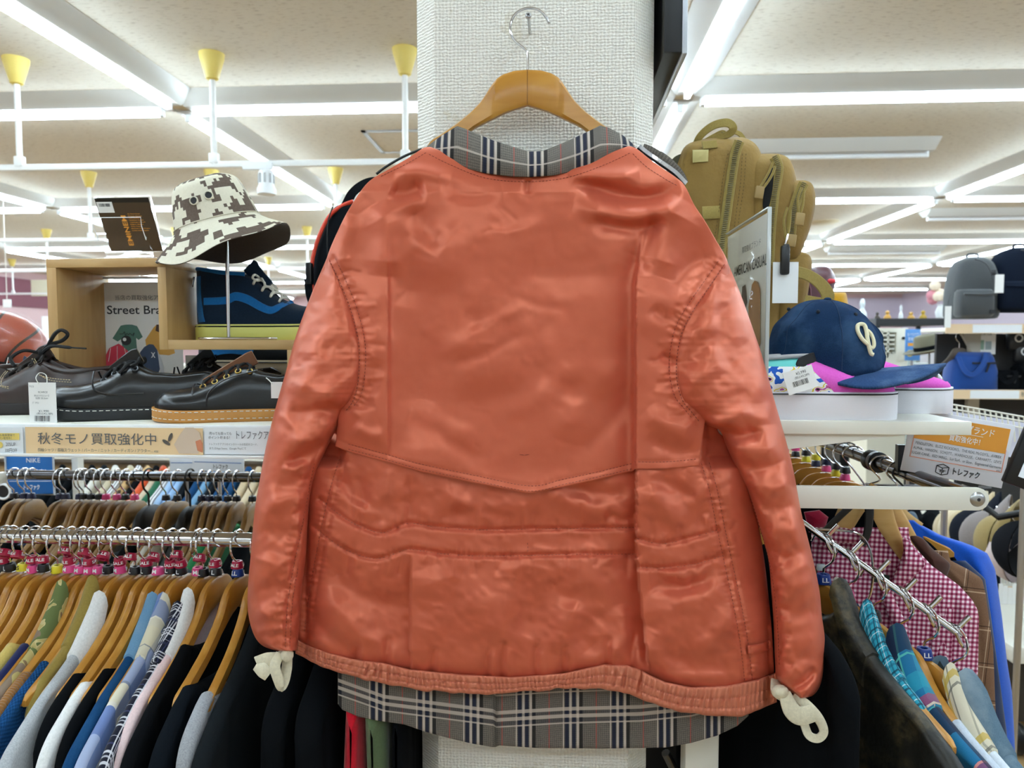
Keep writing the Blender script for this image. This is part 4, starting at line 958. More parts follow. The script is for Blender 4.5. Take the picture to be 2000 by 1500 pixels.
def place(t, px, py, Y, rz): t.location = at(px, py, Y); t.rotation_euler = (0, 0, rz); WM[t.name] = Matrix.Translation(t.location) @ Matrix.Rotation(rz, 4, 'Z')
def derby(label):
    t = thing('derby_shoe', label, 'shoe', group='black derby pair')
    up, so, info = shoe(.285, .046, P_DERBY, O_LOW, .021, 1.09, .011); ob('upper', up, BLKL, t, smooth=70); s = ob('sole', so, BLKSOLE, t)
    ob('welt_stitching', stitch_loop(.285, .046, P_DERBY, .021, .0178, .0005, .011, sole_w=1.09), WLACE, s)
    laces(info, [.66, .60, .54, .48], LACEB, t, .0026, True, M('dark_eyelet', '#6a6d72', .3, .9))
    q = MB()      # facing seams of the quarters
    for sg in (-1, 1): q.tube(smooth_path([(.205, sg * .012, .083), (.203, sg * .030, .066), (.196, sg * .040, .052), (.17, sg * .047, .045), (.12, sg * .046, .046)], 6), .0016, 6)
    ob('quarter_seam', q, BLKL, t)
    ob('tongue', ribbon([(.18, 0, .083), (.16, 0, .096), (.142, 0, .107), (.134, 0, .111)], [.008, .012, .015, .013], .003), BLKL, t)
    return t
d1 = derby('glossy black derby shoe with white welt stitches at the front of the left shelf')
def toe_at(t, px, py, Y, L, rz):
    """Put the shoe so that its toe stands at the photo position."""
    p = at(px, py, Y); d = Matrix.Rotation(rz, 3, 'Z') @ Vector((L, 0, 0)); t.location = Vector((p[0], Y, Zs)) - d
    t.rotation_euler = (0, 0, rz); WM[t.name] = Matrix.Translation(t.location) @ Matrix.Rotation(rz, 4, 'Z')
toe_at(d1, 90, 825, 1.178, .285, math.radians(198))
d2 = dup(d1, label='black derby shoe standing behind the glossy one, only its tongue showing'); toe_at(d2, 262, 825, 1.38, .285, math.radians(197))
# black sneaker with a gum sole
P_SN = [(0, .055, .8), (.08, .064, .86), (.25, .056, .86), (.36, .062, .85), (.46, .074, .84), (.6, .054, .92), (.72, .040, 1.0), (.85, .034, 1.02), (.95, .028, .98), (1, .020, .9)]
O_SN = [(0, .012), (.05, .022), (.15, .028), (.33, .024), (.45, .014), (.6, .007), (.70, .004), (.74, 0), (1, 0)]
t = thing('leather_sneaker', 'black leather sneaker with gum sole and brass eyelets beside the derby shoe', 'shoe')
up, so, info = shoe(.27, .047, P_SN, O_SN, .021, 1.07, .004); ob('upper', up, BLKL, t, smooth=70); s = ob('sole', so, GUM, t, label='tan gum rubber sole')
ob('sole_stitching', stitch_loop(.27, .047, P_SN, .021, .018, .0005, .004, sole_w=1.07).join(stitch_loop(.27, .047, P_SN, .021, .006, .0005, .004, sole_w=1.07)), WLACE, s)
laces(info, [.70, .63, .56, .49, .42], LACEB, t, .0026, False, M('brass_eyelet', '#b89a55', .3, .9))
ob('tongue', ribbon([(.19, 0, .064), (.15, 0, .086), (.118, 0, .103), (.108, 0, .108)], [.007, .010, .013, .012], .0035), leather('brown_tongue', '#6a3f22', '#80502d', .5), t, label='brown leather tongue edge')
mb = MB()
for sg in (-1, 1):
    mb.tube(smooth_path([(.205, sg * .008, .062), (.203, sg * .035, .056), (.203, sg * .047, .026)], 5), .0013, 5).tube(smooth_path([(.18, sg * .047, .026), (.176, sg * .046, .05), (.15, sg * .036, .072), (.1, sg * .034, .086)], 5), .0013, 5)
ob('seams', mb, BLKL, t)
toe_at(t, 304, 826, 1.17, .27, math.radians(196))
tg = thing('price_tag', 'white price tag tied to the gum-soled sneaker, half hidden by the sleeve', 'price tag', tuple(at(535, 748, 1.13)))
ob('card', card(529, 746, 556, 778, 1.128), PAPER, tg, True); ob('string', MB().tube([at(532, 750, 1.127), at(526, 743, 1.13), at(520, 738, 1.14)], .0008, 6), WLACE, tg, True)
# dark brown moc-toe shoes at the far left
P_BR = [(0, .05, .8), (.08, .066, .86), (.25, .058, .88), (.38, .062, .86), (.48, .082, .84), (.56, .074, .9), (.7, .050, .98), (.82, .043, 1.0), (.93, .038, .96), (1, .026, .85)]
def moc(label):
    t = thing('lace_up_shoe', label, 'shoe', group='dark brown lace-up pair')
    up, so, info = shoe(.29, .049, P_BR, O_LOW, .022, 1.06); ob('upper', up, BRNL, t, smooth=70); ob('sole', so, M('dark_sole', '#1d1513', .6), t)
    def dash3(pts):
        P = smooth_path(pts, 12); s = np.concatenate([[0], np.cumsum(np.linalg.norm(np.diff(P, axis=0), axis=1))])
        for a in np.arange(0, s[-1] - .003, .0048): mb.tube([np.array([np.interp(v, s, P[:, k]) for k in range(3)]) for v in (a, a + .003)], .0006, 4)
    TT = M('tan_thread', '#c7b083', .7)
    for sg in (-1, 1):
        for o in (0, .004):
            for q in ([(.16 - o, sg * .013, .103), (.148 - o, sg * .024, .092), (.138 - o, sg * .036, .076), (.11, sg * .0445, .068 - o), (.07, sg * .0445, .064 - o)], [(.205 + o, sg * .013, .08), (.204 + o, sg * .030, .068), (.198 + o, sg * .043, .055), (.18, sg * .047, .052 - o)], [(.12, sg * .0475, .044 - o), (.08, sg * .0475, .046 - o), (.04, sg * .045, .044 - o)]):
                mb = MB(); dash3(q); ob('contrast_stitching', mb, TT, t)
    laces(info, [.70, .62, .54, .48], M('dark_lace', '#1c1613', .8, bump=(1500, .5)), t, .0030, False, M('bronze_eyelet', '#2a211d', .3, .8))
    ob('collar_roll', MB().tube(smooth_path([(.135, .022, .093), (.09, .030, .080), (.045, .029, .082), (.008, .016, .086), (.008, -.016, .086), (.045, -.029, .082), (.09, -.030, .080), (.135, -.022, .093)], 6), .005, 8), BRNL, t)
    ob('tongue', ribbon([(.19, 0, .084), (.165, 0, .098), (.145, 0, .112), (.134, 0, .118)], [.008, .012, .015, .013], .003), BRNL, t)
    ob('bow', MB().tube(smooth_path([(.15, 0, .112), (.13, .012, .128), (.10, .022, .136), (.085, .028, .148), (.095, .03, .156), (.11, .026, .148), (.13, .012, .128)], 6), .0034, 6).tube(smooth_path([(.15, 0, .112), (.12, .02, .126), (.08, .035, .124), (.045, .042, .122)], 6), [.0034] * 13 + [.0016] * 6, 6).tube(smooth_path([(.15, 0, .112), (.17, .02, .118), (.185, .034, .104), (.175, .04, .09)], 6), .0034, 6).sphere((.15, 0, .114), .008, 10), LACEB, t)
    return t
b1 = moc('dark brown lace-up shoe with tan stitches and an untied bow'); toe_at(b1, -62, 826, 1.285, .29, math.radians(186))
b2 = dup(b1, label='dark brown lace-up shoe at the left edge below the basketball'); toe_at(b2, -214, 826, 1.40, .29, math.radians(180))
tg = thing('price_tag', 'large white price tag hanging before the dark brown lace-up shoe', 'price tag', tuple(at(82, 830, 1.135)))
c = ob('card', card(55, 747, 111, 829, 1.135), PAPER, tg, True)
for s, x, y, h, w in (('TCS', 62, 755, 4, 10), ('SCARCE', 84, 766, 4.5, 20), ('紳士ビジネスシューズ', 82, 773, 4, 32), ('SIZE 25.5cm', 82, 778, 4, 26), ('ﾌﾞﾗｳﾝ', 70, 787, 4, 14), ('¥1,990', 86, 803, 5.5, 22), ('(税込¥2,189)', 88, 808, 4.5, 34), ('126-0407', 76, 827, 4, 24)):
    txt('lettering', s, x, y, 1.135, h, GREY_INK, c, w)
def barcode(px0, py0, px1, py1, Y, seed=3, face=None):
    r = random.Random(seed); mb = MB(); x = px0
    while x < px1:
        w = r.choice((.5, .5, 1.0, 1.4)); mb.join(flat([(x, py0), (min(px1, x + w), py0), (min(px1, x + w), py1), (x, py1)], Y)); x += w + r.choice((.5, .8, 1.2))
    return mb
ob('barcode', barcode(68, 812, 98, 823, 1.135), INK, c, True)
ob('string', MB().tube(smooth_path([at(76, 750, 1.134), at(70, 738, 1.14), at(78, 728, 1.15), at(90, 733, 1.15), at(92, 748, 1.134)], 5), .0007, 6), WLACE, tg, True)
# basketball on a folded blue cap
def ball_mat():
    g = G('basketball_skin'); o = g.obj(); x, y, z = g.sep(o); R_ = .098
    d = g.m('MINIMUM', g.m('ABSOLUTE', x), g.m('ABSOLUTE', z))
    c1 = g.m('ABSOLUTE', g.m('SUBTRACT', g.m('SQRT', g.m('ADD', g.m('POWER', g.m('SUBTRACT', g.m('ABSOLUTE', x), .11), 2.0), g.m('POWER', z, 2.0))), .072))
    d = g.m('MINIMUM', d, c1)
    k = g.m('LESS_THAN', d, .0026); p = g.voro(o, 330)[0]
    c = g.mix(g.noise(o, 9, 3), '#9c3d24', '#b04a2c'); g.base(g.mix(k, c, '#171312')); g.set(.32, 0, .5); g.b.inputs['Coat Weight'].default_value = .3; g.b.inputs['Coat Roughness'].default_value = .05
    g.bump(p, .25, .0008); return g.mat
bl = thing('basketball', 'shiny orange basketball behind the brown shoe at the left edge', 'ball', tuple(at(-8, 733, 1.50)))
bc = V(-8, 676, 1.50); bo = ob('skin', MB().sphere((0, 0, 0), .084, 48, (1.26, 1, .93)), ball_mat(), bl, smooth=180)
bo.parent = None; bo.parent = bl; bo.location = bc - bl.location; bo.rotation_euler = (.35, .28, .5)
WM[bo.name] = WM[bl.name] @ Matrix.Translation(bo.location) @ bo.rotation_euler.to_matrix().to_4x4()
FILM = G('plastic_film'); FILM.base((1, 1, 1)); FILM.set(.05, 0, .6); FILM.b.inputs['Transmission Weight'].default_value = 1; FILM.b.inputs['IOR'].default_value = 1.05; FILM.b.inputs['Alpha'].default_value = .16
FILM.b.inputs['Coat Weight'].default_value = .6; FILM = FILM.mat
WRAP = G('crinkled_film'); WRAP.base((1, 1, 1)); WRAP.set(.05, 0, .6, Alpha=.05); WRAP.b.inputs['Coat Weight'].default_value = .5; WRAP.bump(WRAP.noise(WRAP.obj(), 26, 5), 1.0, .012); WRAP = WRAP.mat
wr = ob('plastic_wrap', MB().sphere((0, 0, 0), .0862, 48, (1.26, 1, .94)), WRAP, bl, smooth=180); wr.location = bc - bl.location; WM[wr.name] = WM[bl.name]
stand = thing('shoe_box', 'dark box under the basketball at the left end of the shelf', 'box', (bc[0], 1.52, Zs))
hb = at(-8, 752, 1.50)[2] - Zs
ob('carton', MB().box((bc[0] - .01, 1.52, Zs + hb / 2), (.24, .16, hb), bev=.002), M('dark_carton', '#2a2626', .7), stand, True)
ob('lid', MB().box((bc[0] - .01, 1.52, Zs + hb - .01), (.246, .166, .024), bev=.002), M('navy_carton', '#1d2b40', .7), stand, True)
bl.location = (bc[0], 1.50, Zs + hb); bo.location = bc - bl.location; wr.location = bc - bl.location
t = thing('folded_cap', 'dark blue cloth cap squashed under the basketball', 'cap', (bc[0], 1.49, Zs + hb))
ob('crown', MB().sphere((bc[0] + .02, 1.49, Zs + hb + .008), .1, 24, (1, .8, .085)), cloth('navy_cotton', '#1e2f47'), t, True)
ob('peak', ribbon([(bc[0] + .09, 1.45, Zs + hb + .006), (bc[0] + .13, 1.43, Zs + hb + .004), (bc[0] + .15, 1.42, Zs + hb - .004)], [.06, .05, .03], .002), cloth('navy_cotton_peak', '#22354f'), t, True)
tg = thing('price_tag', 'white barcode sticker tag in front of the basketball', 'price tag', tuple(at(12, 740, 1.405)))
c = ob('card', card(-20, 716, 28, 742, 1.405), PAPER, tg, True); ob('barcode', barcode(0, 731, 27, 738, 1.405, 5), INK, c, True); txt('lettering', '¥3,289', 16, 722, 1.405, 5, INK, c, 20)
ob('string', MB().tube([at(12, 717, 1.404), at(14, 706, 1.41), at(16, 698, 1.414)], .0007, 6), WLACE, tg, True)
# stepped oak display stand
YD, TD = 1.345, .016
ds = thing('display_stand', 'stepped light oak display stand on the left shelf', 'display stand', tuple(at(260, 829, YD)))
dd = .165
def pan(name, x0, x1, za, zb, mat, dy=dd): ob(name, MB().box(((x0 + x1) / 2, YD + dy / 2, (za + zb) / 2), (abs(x1 - x0), dy, abs(zb - za)), bev=.0008), mat, ds, True)
q = lambda px, py: at(px, py, YD)
xa, xb, xc, xd = q(93, 600)[0], q(309, 600)[0], q(326, 600)[0], q(575, 600)[0]; zt, zt2 = q(200, 505)[2], q(200, 522)[2]; zl, zl2 = q(440, 664)[2], q(440, 683)[2]
pan('left_panel', xa, q(112, 600)[0], Zs, zt2, OAKV); pan('top_panel', xa, xc, zt2, zt, OAK); pan('middle_panel', xb, xc, zl2, zt2, OAKV); pan('step_panel', xc, xd, zl2, zl, OAK); pan('right_panel', xd - TD, xd, Zs, zl2, OAKV)
YP = 1.492
ps = thing('poster_holder', 'acrylic sign holder with street brand poster inside the oak stand', 'sign', tuple(at(270, 829, YP)))
pc = ob('poster', card(183, 552, 361, 822, YP), M('poster_paper', '#e4e1dc', .35), ps, True)
ob('acrylic_front', card(181, 543, 363, 826, YP - .005, .002), FILM, ps, True); ob('acrylic_edge', card(181, 541, 363, 544, YP - .003, .006), WHITE_PLASTIC, ps, True)
ob('acrylic_foot', MB().box((at(270, 820, YP)[0], YP - .01, Zs + .002), (.18, .06, .003)), FILM, ps, True)
txt('lettering', '当店の買取強化アイテム', 283, 582, YP, 9.5, GREY_INK, pc, 124); txt('lettering', 'Street Brand', 275, 606, YP, 21, INK, pc, 140, .012)
def pj(name, pts, col, lay=0): return ob(name, flat(pts, YP, .0005 + .0004 * lay), M('print_' + name, col, .6, var=.05), pc, True)
pj('green_tee', [(236, 636), (246, 634), (258, 634), (268, 637), (279, 658), (271, 664), (266, 660), (269, 697), (240, 697), (238, 662), (230, 667), (220, 661)], '#4f7a6c')
ob('black_ball', flat([(247 + 10 * math.cos(a), 665 + 9.5 * math.sin(a)) for a in np.linspace(0, 6.28, 18)[:-1]], YP, .0009), INK, pc, True); ob('ball_spot', flat([(244 + 3.6 * math.cos(a), 663 + 3.6 * math.sin(a)) for a in np.linspace(0, 6.28, 14)[:-1]], YP, .0013), WHITE_INK, pc, True)
ob('script_mark', MB().tube(smooth_path([at(234, 652, YP - .001), at(240, 652, YP - .001), at(243, 648, YP - .001), at(245, 655, YP - .001), at(248, 651, YP - .001), at(251, 654, YP - .001), at(254, 651, YP - .001), at(258, 655, YP - .001), at(262, 650, YP - .001), at(260, 657, YP - .001)], 5), .0006, 5), INK, pc, True)
pj('yellow_jacket', [(300, 640), (306, 634), (322, 634), (334, 646), (342, 690), (330, 694), (288, 690), (284, 664)], '#d29b3e', 0)
pj('brown_collar', [(306, 634), (322, 634), (324, 646), (314, 650), (304, 646)], '#4b3026', 1)
pj('red_track_jacket', [(222, 676), (232, 671), (240, 676), (251, 686), (256, 720), (247, 732), (210, 732), (202, 722), (208, 692), (214, 680)], '#d03b52', 1)
mb = MB()
for a in ([(229, 676), (229, 731)], [(216, 680), (212, 706)], [(243, 680), (250, 706)]): mb.tube([at(x, y, YP - .0015) for x, y in a], .0006, 5)
ob('white_piping', mb, WHITE_INK, pc, True)
pj('varsity_jacket', [(282, 678), (292, 672), (300, 673), (308, 684), (314, 718), (310, 728), (270, 728), (268, 716), (274, 688)], '#3a4a66', 1); pj('white_sleeve', [(308, 684), (316, 702), (322, 728), (314, 730)], '#c9c9cc', 2)
txt('lettering', 'X', 300, 694, YP, 13, WHITE_INK, pc, 9, .03, off=.0016)
# CD on an acrylic easel
cp = [V(178, 380, 1.335), V(294, 379, 1.335), V(326, 496, 1.29)]
ux = (cp[1] - cp[0]); uz = Vector((ux.x * .0 + .018, 1.305 - 1.345, 0)) ; bl_ = V(214, 497, 1.29)
cdm = frame((cp[0] + cp[1]) / 2 * 0 + (V(212, 497, 1.285) + V(320, 497, 1.285)) / 2, V(320, 497, 1.285) - V(212, 497, 1.285), (cp[0] + cp[1]) / 2 - (V(212, 497, 1.285) + V(320, 497, 1.285)) / 2)
cw = (V(320, 497, 1.285) - V(212, 497, 1.285)).length; chh = ((cp[0] + cp[1]) / 2 - (V(212, 497, 1.285) + V(320, 497, 1.285)) / 2).length
shear = Matrix.Rotation(math.radians(-17), 4, 'Y')
base_p = (V(214, 497, 1.39) + V(327, 497, 1.39)) / 2
lean = math.radians(16); cdm = Matrix.Translation(base_p + Vector((0, 0, .006))) @ Matrix.Rotation(math.radians(26), 4, 'X')
t = thing('cd_case', 'dark brown CD case with orange lettering leaning on a clear easel', 'CD case', tuple(base_p))
cs = .110
ob('case', MB().box((0, 0, cs * .5), (cs, .009, cs), bev=.001, mtx=cdm), FILM, t, True)
cv = ob('back_inlay', MB().box((0, -.0046, cs * .5), (cs - .003, .0008, cs - .004), mtx=cdm), M('inlay_brown', '#4a3a2a', .3, var=.08), t, True)
sp_ = ob('spine_strip', MB().box((0, -.0051, cs * .94), (cs - .004, .0005, .009), mtx=cdm), M('inlay_black', '#161514', .35), t, True)  # black strip across the top of the inlay
m2 = cdm @ Matrix.Translation((-.006, -.0054, cs * .40)) @ Matrix.Rotation(-math.pi / 2, 4, 'Y')
ob('lettering', MB().join(text_mb('EMINEM', .0135, .02, .06), m2), ORANGE_INK, cv, True, 0)
mb = MB()
for i, w in enumerate((20, 22, 17, 23, 25, 21, 17, 30, 27)):
    mb.join(text_mb(['Art. Detroit Concert', 'Nürburg, Germany', 'Oslo, Norway', 'Stockholm, Sweden', 'Copenhagen, Denmark', 'Belgium, Belgium', 'Paris, France', 'Manchester, United Kingdom', 'London, United Kingdom'][i], .003, .01, w * .00125), cdm @ Matrix.Translation((.004 + w * .0006, -.0054, cs * .70 - i * .0041)))
ob('track_list', mb, ORANGE_INK, cv, True, 0)
st = ob('sticker', MB().box((-cs * .33, -.0053, cs * .82), (.031, .0004, .021), mtx=cdm), PAPER, cv, True)
mb = MB(); r_ = random.Random(2)
for i in range(16): mb.box((-cs * .33 - .011 + i * .0014, -.0056, cs * .86), (r_.choice((.0005, .0009)), .0003, .006), mtx=cdm)
ob('barcode', mb, INK, st, True) if False else ob('barcode', mb, INK, cv, True)
es = thing('cd_easel', 'clear acrylic easel holding the CD case on the oak stand', 'easel', tuple(base_p + Vector((0, .01, -.0))))
yb = zt
ob('foot', MB().box((base_p.x, 1.39, yb + .002), (.105, .06, .004), bev=.001), FILM, es, True)
sec = [(1.326, .004), (1.322, .016), (1.306, .034), (1.292, .058), (1.290, .074), (1.2925, .074), (1.295, .059), (1.309, .0365), (1.326, .018), (1.330, .005)]
ob('back_rest', MB().loft([[(base_p.x + s * .047, y + .033, yb + z) for y, z in sec] for s in (-1, 1)]), FILM, es, True)
ob('bright_edge', MB().tube([(base_p.x + s * .047, y + .032, yb + z) for s, (y, z) in ((-1, sec[2]), (-1, sec[3]), (-1, sec[4]), (1, sec[4]), (1, sec[3]), (1, sec[2]))], .0008, 6), WHITE_PLASTIC, es, True)
# ---------------------------------------------------------------- bucket hat on a chrome stand
def digi_camo(name, base, dk, scale=150.0, th=.53):
    g = G(name); uv = g.uv(); s = g.n('ShaderNodeVectorMath', {0: uv, 1: (1 / scale,) * 3}, operation='SNAP').outputs[0]
    f = g.noise(g.scale(s, 30, 36, 1), 1.0, 2, .5)
    k = g.m('GREATER_THAN', f, th); w = g.noise(g.obj(), 260, 2)
    g.base(g.mix(k, g.mix(w, base, '#d9d2bd'), g.mix(w, dk, '#75675c'))); g.set(.9, 0, .2); g.bump(g.noise(g.obj(), 1100, 2), .4, .0005); g.bump(g.noise(g.obj(), 40, 3), .4, .004)
    return g.mat
YH = 1.378
hc = V(437, 472, YH)
hat = thing('bucket_hat', 'cream bucket hat with brown pixel camouflage on the chrome hat stand', 'hat', tuple(hc))
hm = Matrix.Translation(hc) @ Matrix.Rotation(math.radians(-15), 4, 'Y') @ Matrix.Rotation(math.radians(5), 4, 'X')
def hat_surf(prof, n=72, wave=1.0, k=1.0):
    P = []
    for r, z in prof:
        row = []
        for a in np.linspace(0, 2 * math.pi, n, endpoint=False):
            b = max(0, (r - .083) / .04); c = max(0, 1 - r / .07) 
            rr = r * (1 + .02 * math.cos(3 * a + 1)); zz = z + wave * b * (.012 * math.cos(2 * a + .4) + .004 * math.cos(5 * a)) + .004 * c * math.cos(2 * a)
            row.append((rr * math.cos(a), rr * .92 * math.sin(a), zz))
        P.append(row)
    P = np.array(P); m = np.array(hm); W = P @ m[:3, :3].T + m[:3, 3]
    ar = np.cumsum([0] + [math.hypot(b[0] - a[0], b[1] - a[1]) for a, b in zip(prof[:-1], prof[1:])])
    an = np.linspace(0, 2 * math.pi, n, endpoint=False)
    uv = np.stack([an[None] * np.ones((len(prof), 1)) * .085, ar[:, None] * np.ones((1, n))], -1)
    return W, uv
sm = lambda pr, k=4: [tuple(p) for p in smooth_path([(a, b) for a, b in pr], k)]
cr = sm([(.001, .124), (.03, .1235), (.052, .117), (.064, .105), (.074, .07), (.0815, .036)])
br = sm([(.0815, .036), (.084, .031), (.10, .012), (.127, -.014), (.1285, -.0165)])
W, uv = hat_surf(cr); ob('crown', MB().loft(W, uv, caps=False), digi_camo('camo_crown', '#e6dfcb', '#5d4f46'), hat, True, 180)
W, uv = hat_surf(br); bro = ob('brim', MB().loft(W, uv + np.array([0, .15]), caps=False), digi_camo('camo_brim', '#e6dfcb', '#5d4f46', th=.52), hat, True, 180)
mb = MB()
for i, (r0, z0_) in enumerate(((.0815, .036),)):
    W, uv = hat_surf([(r0 + .0008, z0_ - .001), (r0 + .0018, z0_), (r0 + .0008, z0_ + .0012)]); mb.loft(W, uv, caps=False)
ob('band_seam', mb, M('cream_seam', '#cfc7b0', .9), hat, True)
W, uv = hat_surf(sm([(.1283, -.0172), (.126, -.0162), (.10, .0095), (.083, .0285), (.08, .034), (.072, .07), (.062, .102), (.03, .121), (.001, .122)])); ob('lining', MB().loft(W, uv, caps=False), cloth('dark_brown_lining', '#4d4036', .9), hat, True, 180, 'dark brown quilted underside')
mb = MB(); mr = MB()
for ang, z_ in ((-1.60, .074), (-1.22, .077)):
    r = .0745; n_ = Vector((math.cos(ang), .92 * math.sin(ang), .12)).normalized(); c = Vector((r * math.cos(ang), r * .92 * math.sin(ang), z_))
    m = hm @ Matrix.Translation(c) @ n_.to_track_quat('Z', 'Y').to_matrix().to_4x4()
    mb.lathe([(.001, .0015), (.0055, .0014), (.006, 0)], 16, m); mr.lathe([(.006, 0), (.0066, .0022), (.008, .002), (.0086, 0)], 16, m)
ob('eyelet', mb, INK, hat, True); ob('eyelet_rim', mr, M('cream_rim', '#ddd6c2', .5), hat, True)
hs = thing('hat_stand', 'thin chrome hat stand under the bucket hat', 'stand', (at(447, 655, YH)[0], YH, zl))
px_ = at(447, 655, YH)[0]
ob('post', MB().tube([(px_, YH, zl + .004), (px_, YH, at(447, 560, YH)[2]), (px_, YH, at(447, 420, YH)[2])], .0036, 14), CHROME, hs, True)
ob('cradle', MB().lathe([(.012, -.012), (.055, -.004), (.058, 0), (.05, .003), (.001, .004)], 20, Matrix.Translation((px_, YH, at(447, 420, YH)[2]))), CHROME, hs, True)
ob('base_wire', MB().tube(smooth_path([(px_ + .085, YH + .012, zl + .003), (px_ - .04, YH + .012, zl + .003), (px_ - .058, YH, zl + .003), (px_ - .04, YH - .014, zl + .003), (px_ + .07, YH - .014, zl + .003), (px_ + .095, YH, zl + .003)], 5), .0026, 10, closed=True), CHROME, hs, True)
# ---------------------------------------------------------------- navy and blue high-top on the step
def suede(name, c1, c2):
    g = G(name); g.base(g.mix(g.noise(g.obj(), 240, 3), c1, c2)); g.set(.95, 0, .15); g.b.inputs['Sheen Weight'].default_value = .15; g.bump(g.noise(g.obj(), 900, 2), .4, .0006); return g.mat
P_HI = [(0, .112, .8), (.05, .118, .86), (.2, .108, .86), (.34, .108, .84), (.42, .100, .84), (.5, .080, .88), (.62, .055, .96), (.75, .042, 1.02), (.88, .036, 1.0), (1, .024, .9)]
O_HI = [(0, .012), (.05, .022), (.15, .030), (.3, .026), (.38, .016), (.5, .009), (.62, .006), (.68, 0), (1, 0)]
def hightop(name, label, umat, smat, st_, prof, opn, L=.285, stripe=True, sl=.032):
    t = thing(name, label, 'shoe'); up, so, info = shoe(L, .047, prof, opn, sl, 1.06, .004); ob('upper', up, umat, t, smooth=70); s = ob('midsole', so, smat, t)
    mb = MB()
    for z in (sl * .86,): mb.join(stitch_loop(L, .047, prof, sl, z, .0006, .004, .02, -.0005, .0013))
    ob('foxing_stripe', mb, M('dark_stripe', '#16191c', .5), s)
    return t, info
NAVS = suede('navy_suede', '#0d1b2a', '#172a3e'); BLUS = suede('royal_blue_suede', '#165a94', '#1d6cab'); YSOLE = M('yellow_rubber', '#dcd874', .5, var=.02)
t, info = hightop('high_top_sneaker', 'navy high-top sneaker with blue wave stripe and yellow sole on the oak step', NAVS, YSOLE, None, P_HI, O_HI)
def surf_y(info, s, z):
    x, o, h, w = info(s); w = w * np.sqrt(np.clip(1 - (1 - np.minimum(1, s / .13)) ** 2, .003, 1)); f = np.clip((z - .03) / max(h - .03, .01), 0, 1); return w * np.interp(f, [0, .2, .45, .72, .93, 1], [1, 1.05, 1.0, .86 + .14 * o / w, .45 + .55 * o / w, o / w])
def band(pts, w, side=-1, off=.0016, L=.285):
    P = smooth_path(pts, 8)[:, :2]; tt = np.gradient(P, axis=0); tt /= np.linalg.norm(tt, axis=1)[:, None]; nn = np.stack([-tt[:, 1], tt[:, 0]], -1); wd = np.interp(np.linspace(0, 1, len(P)), np.linspace(0, 1, len(w)), w)
    rows = []
    for u, o in ((-1, -.5), (-.92, 1), (0, 1.1), (.92, 1), (1, -.5)):
        q = P + nn * (wd * u)[:, None]; rows.append([(a, side * (surf_y(info, a / L, b) + off * o), b) for a, b in q])
    return MB().grid(np.array(rows).transpose(1, 0, 2))
for sd in (-1, 1): ob('wave_stripe', band([(.03, .078), (.075, .080), (.095, .088), (.12, .082), (.15, .066), (.172, .060), (.19, .072), (.198, .080)], [.0075, .008, .009, .009, .008, .008, .007, .004], sd), BLUS, t, smooth=60)
ob('heel_panel', band([(.017, .036), (.0135, .085), (.012, .13)], [.015, .010, .008], -1), BLUS, t, smooth=60)
ob('collar_lining', MB().tube(smooth_path([(.108, .022, .134), (.07, .031, .136), (.03, .028, .142), (.004, .012, .146), (.004, -.012, .146), (.03, -.028, .142), (.07, -.031, .136), (.108, -.022, .134)], 6), .0045, 8), BLUS, t)
laces(info, [.64, .58, .52, .46], M('cream_lace', '#d8d2c4', .85), t, .0024, True, None, 1.5)
ob('tongue', ribbon([(.15, 0, .112), (.125, 0, .135), (.112, 0, .15), (.108, 0, .154)], [.010, .014, .017, .015], .004), NAVS, t)
ob('zip_pull', MB().box((-.006, -.012, .12), (.003, .006, .022), (0, .2, 0), bev=.001), CHROME, t)
t.location = (at(391, 655, 1.458)[0], 1.458, zl); t.rotation_euler = (0, 0, 0)
# dark low shoe with a cream sole on the box under the step
P_LOW = [(0, .06, .8), (.08, .066, .86), (.25, .056, .86), (.4, .062, .85), (.5, .066, .86), (.62, .05, .95), (.75, .040, 1.02), (.88, .036, 1.0), (1, .024, .9)]
YB = 1.605
bz = at(450, 733, YB)[2]
bx = thing('shoe_box', 'purple shoe box behind the black shoes under the oak step', 'box', (at(470, 780, YB)[0], YB, Zs))
ob('carton', MB().box((at(480, 780, YB)[0], YB, (Zs + bz) / 2), (.26, .13, bz - Zs), bev=.002), M('purple_carton', '#3a2a63', .6), bx, True)
t, info = hightop('low_sneaker', 'black and blue suede sneaker with cream sole on the purple box', suede('black_suede', '#0b0c0f', '#15171b'), M('cream_rubber', '#cbbca2', .6, var=.04), None, P_LOW, O_LOW, .28, sl=.036)
t.location = (at(393, 733, YB)[0], YB, bz); t.rotation_euler = (0, 0, 0)
ob('side_panel', band([(.03, .05), (.07, .062), (.11, .062), (.14, .05)], [.012, .014, .014, .008], -1, L=.28), BLUS, t, smooth=60)
t = thing('paper_card', 'grey and white packaging cards beside the street poster', 'card', tuple(at(372, 800, 1.5)))
ob('grey_card', card(362, 694, 395, 824, 1.52, .01), M('grey_card', '#8d857a', .7), t, True); ob('white_edge', card(362, 716, 395, 724, 1.518), PAPER, t, True); ob('white_label', card(362, 742, 394, 750, 1.517), PAPER, t, True)
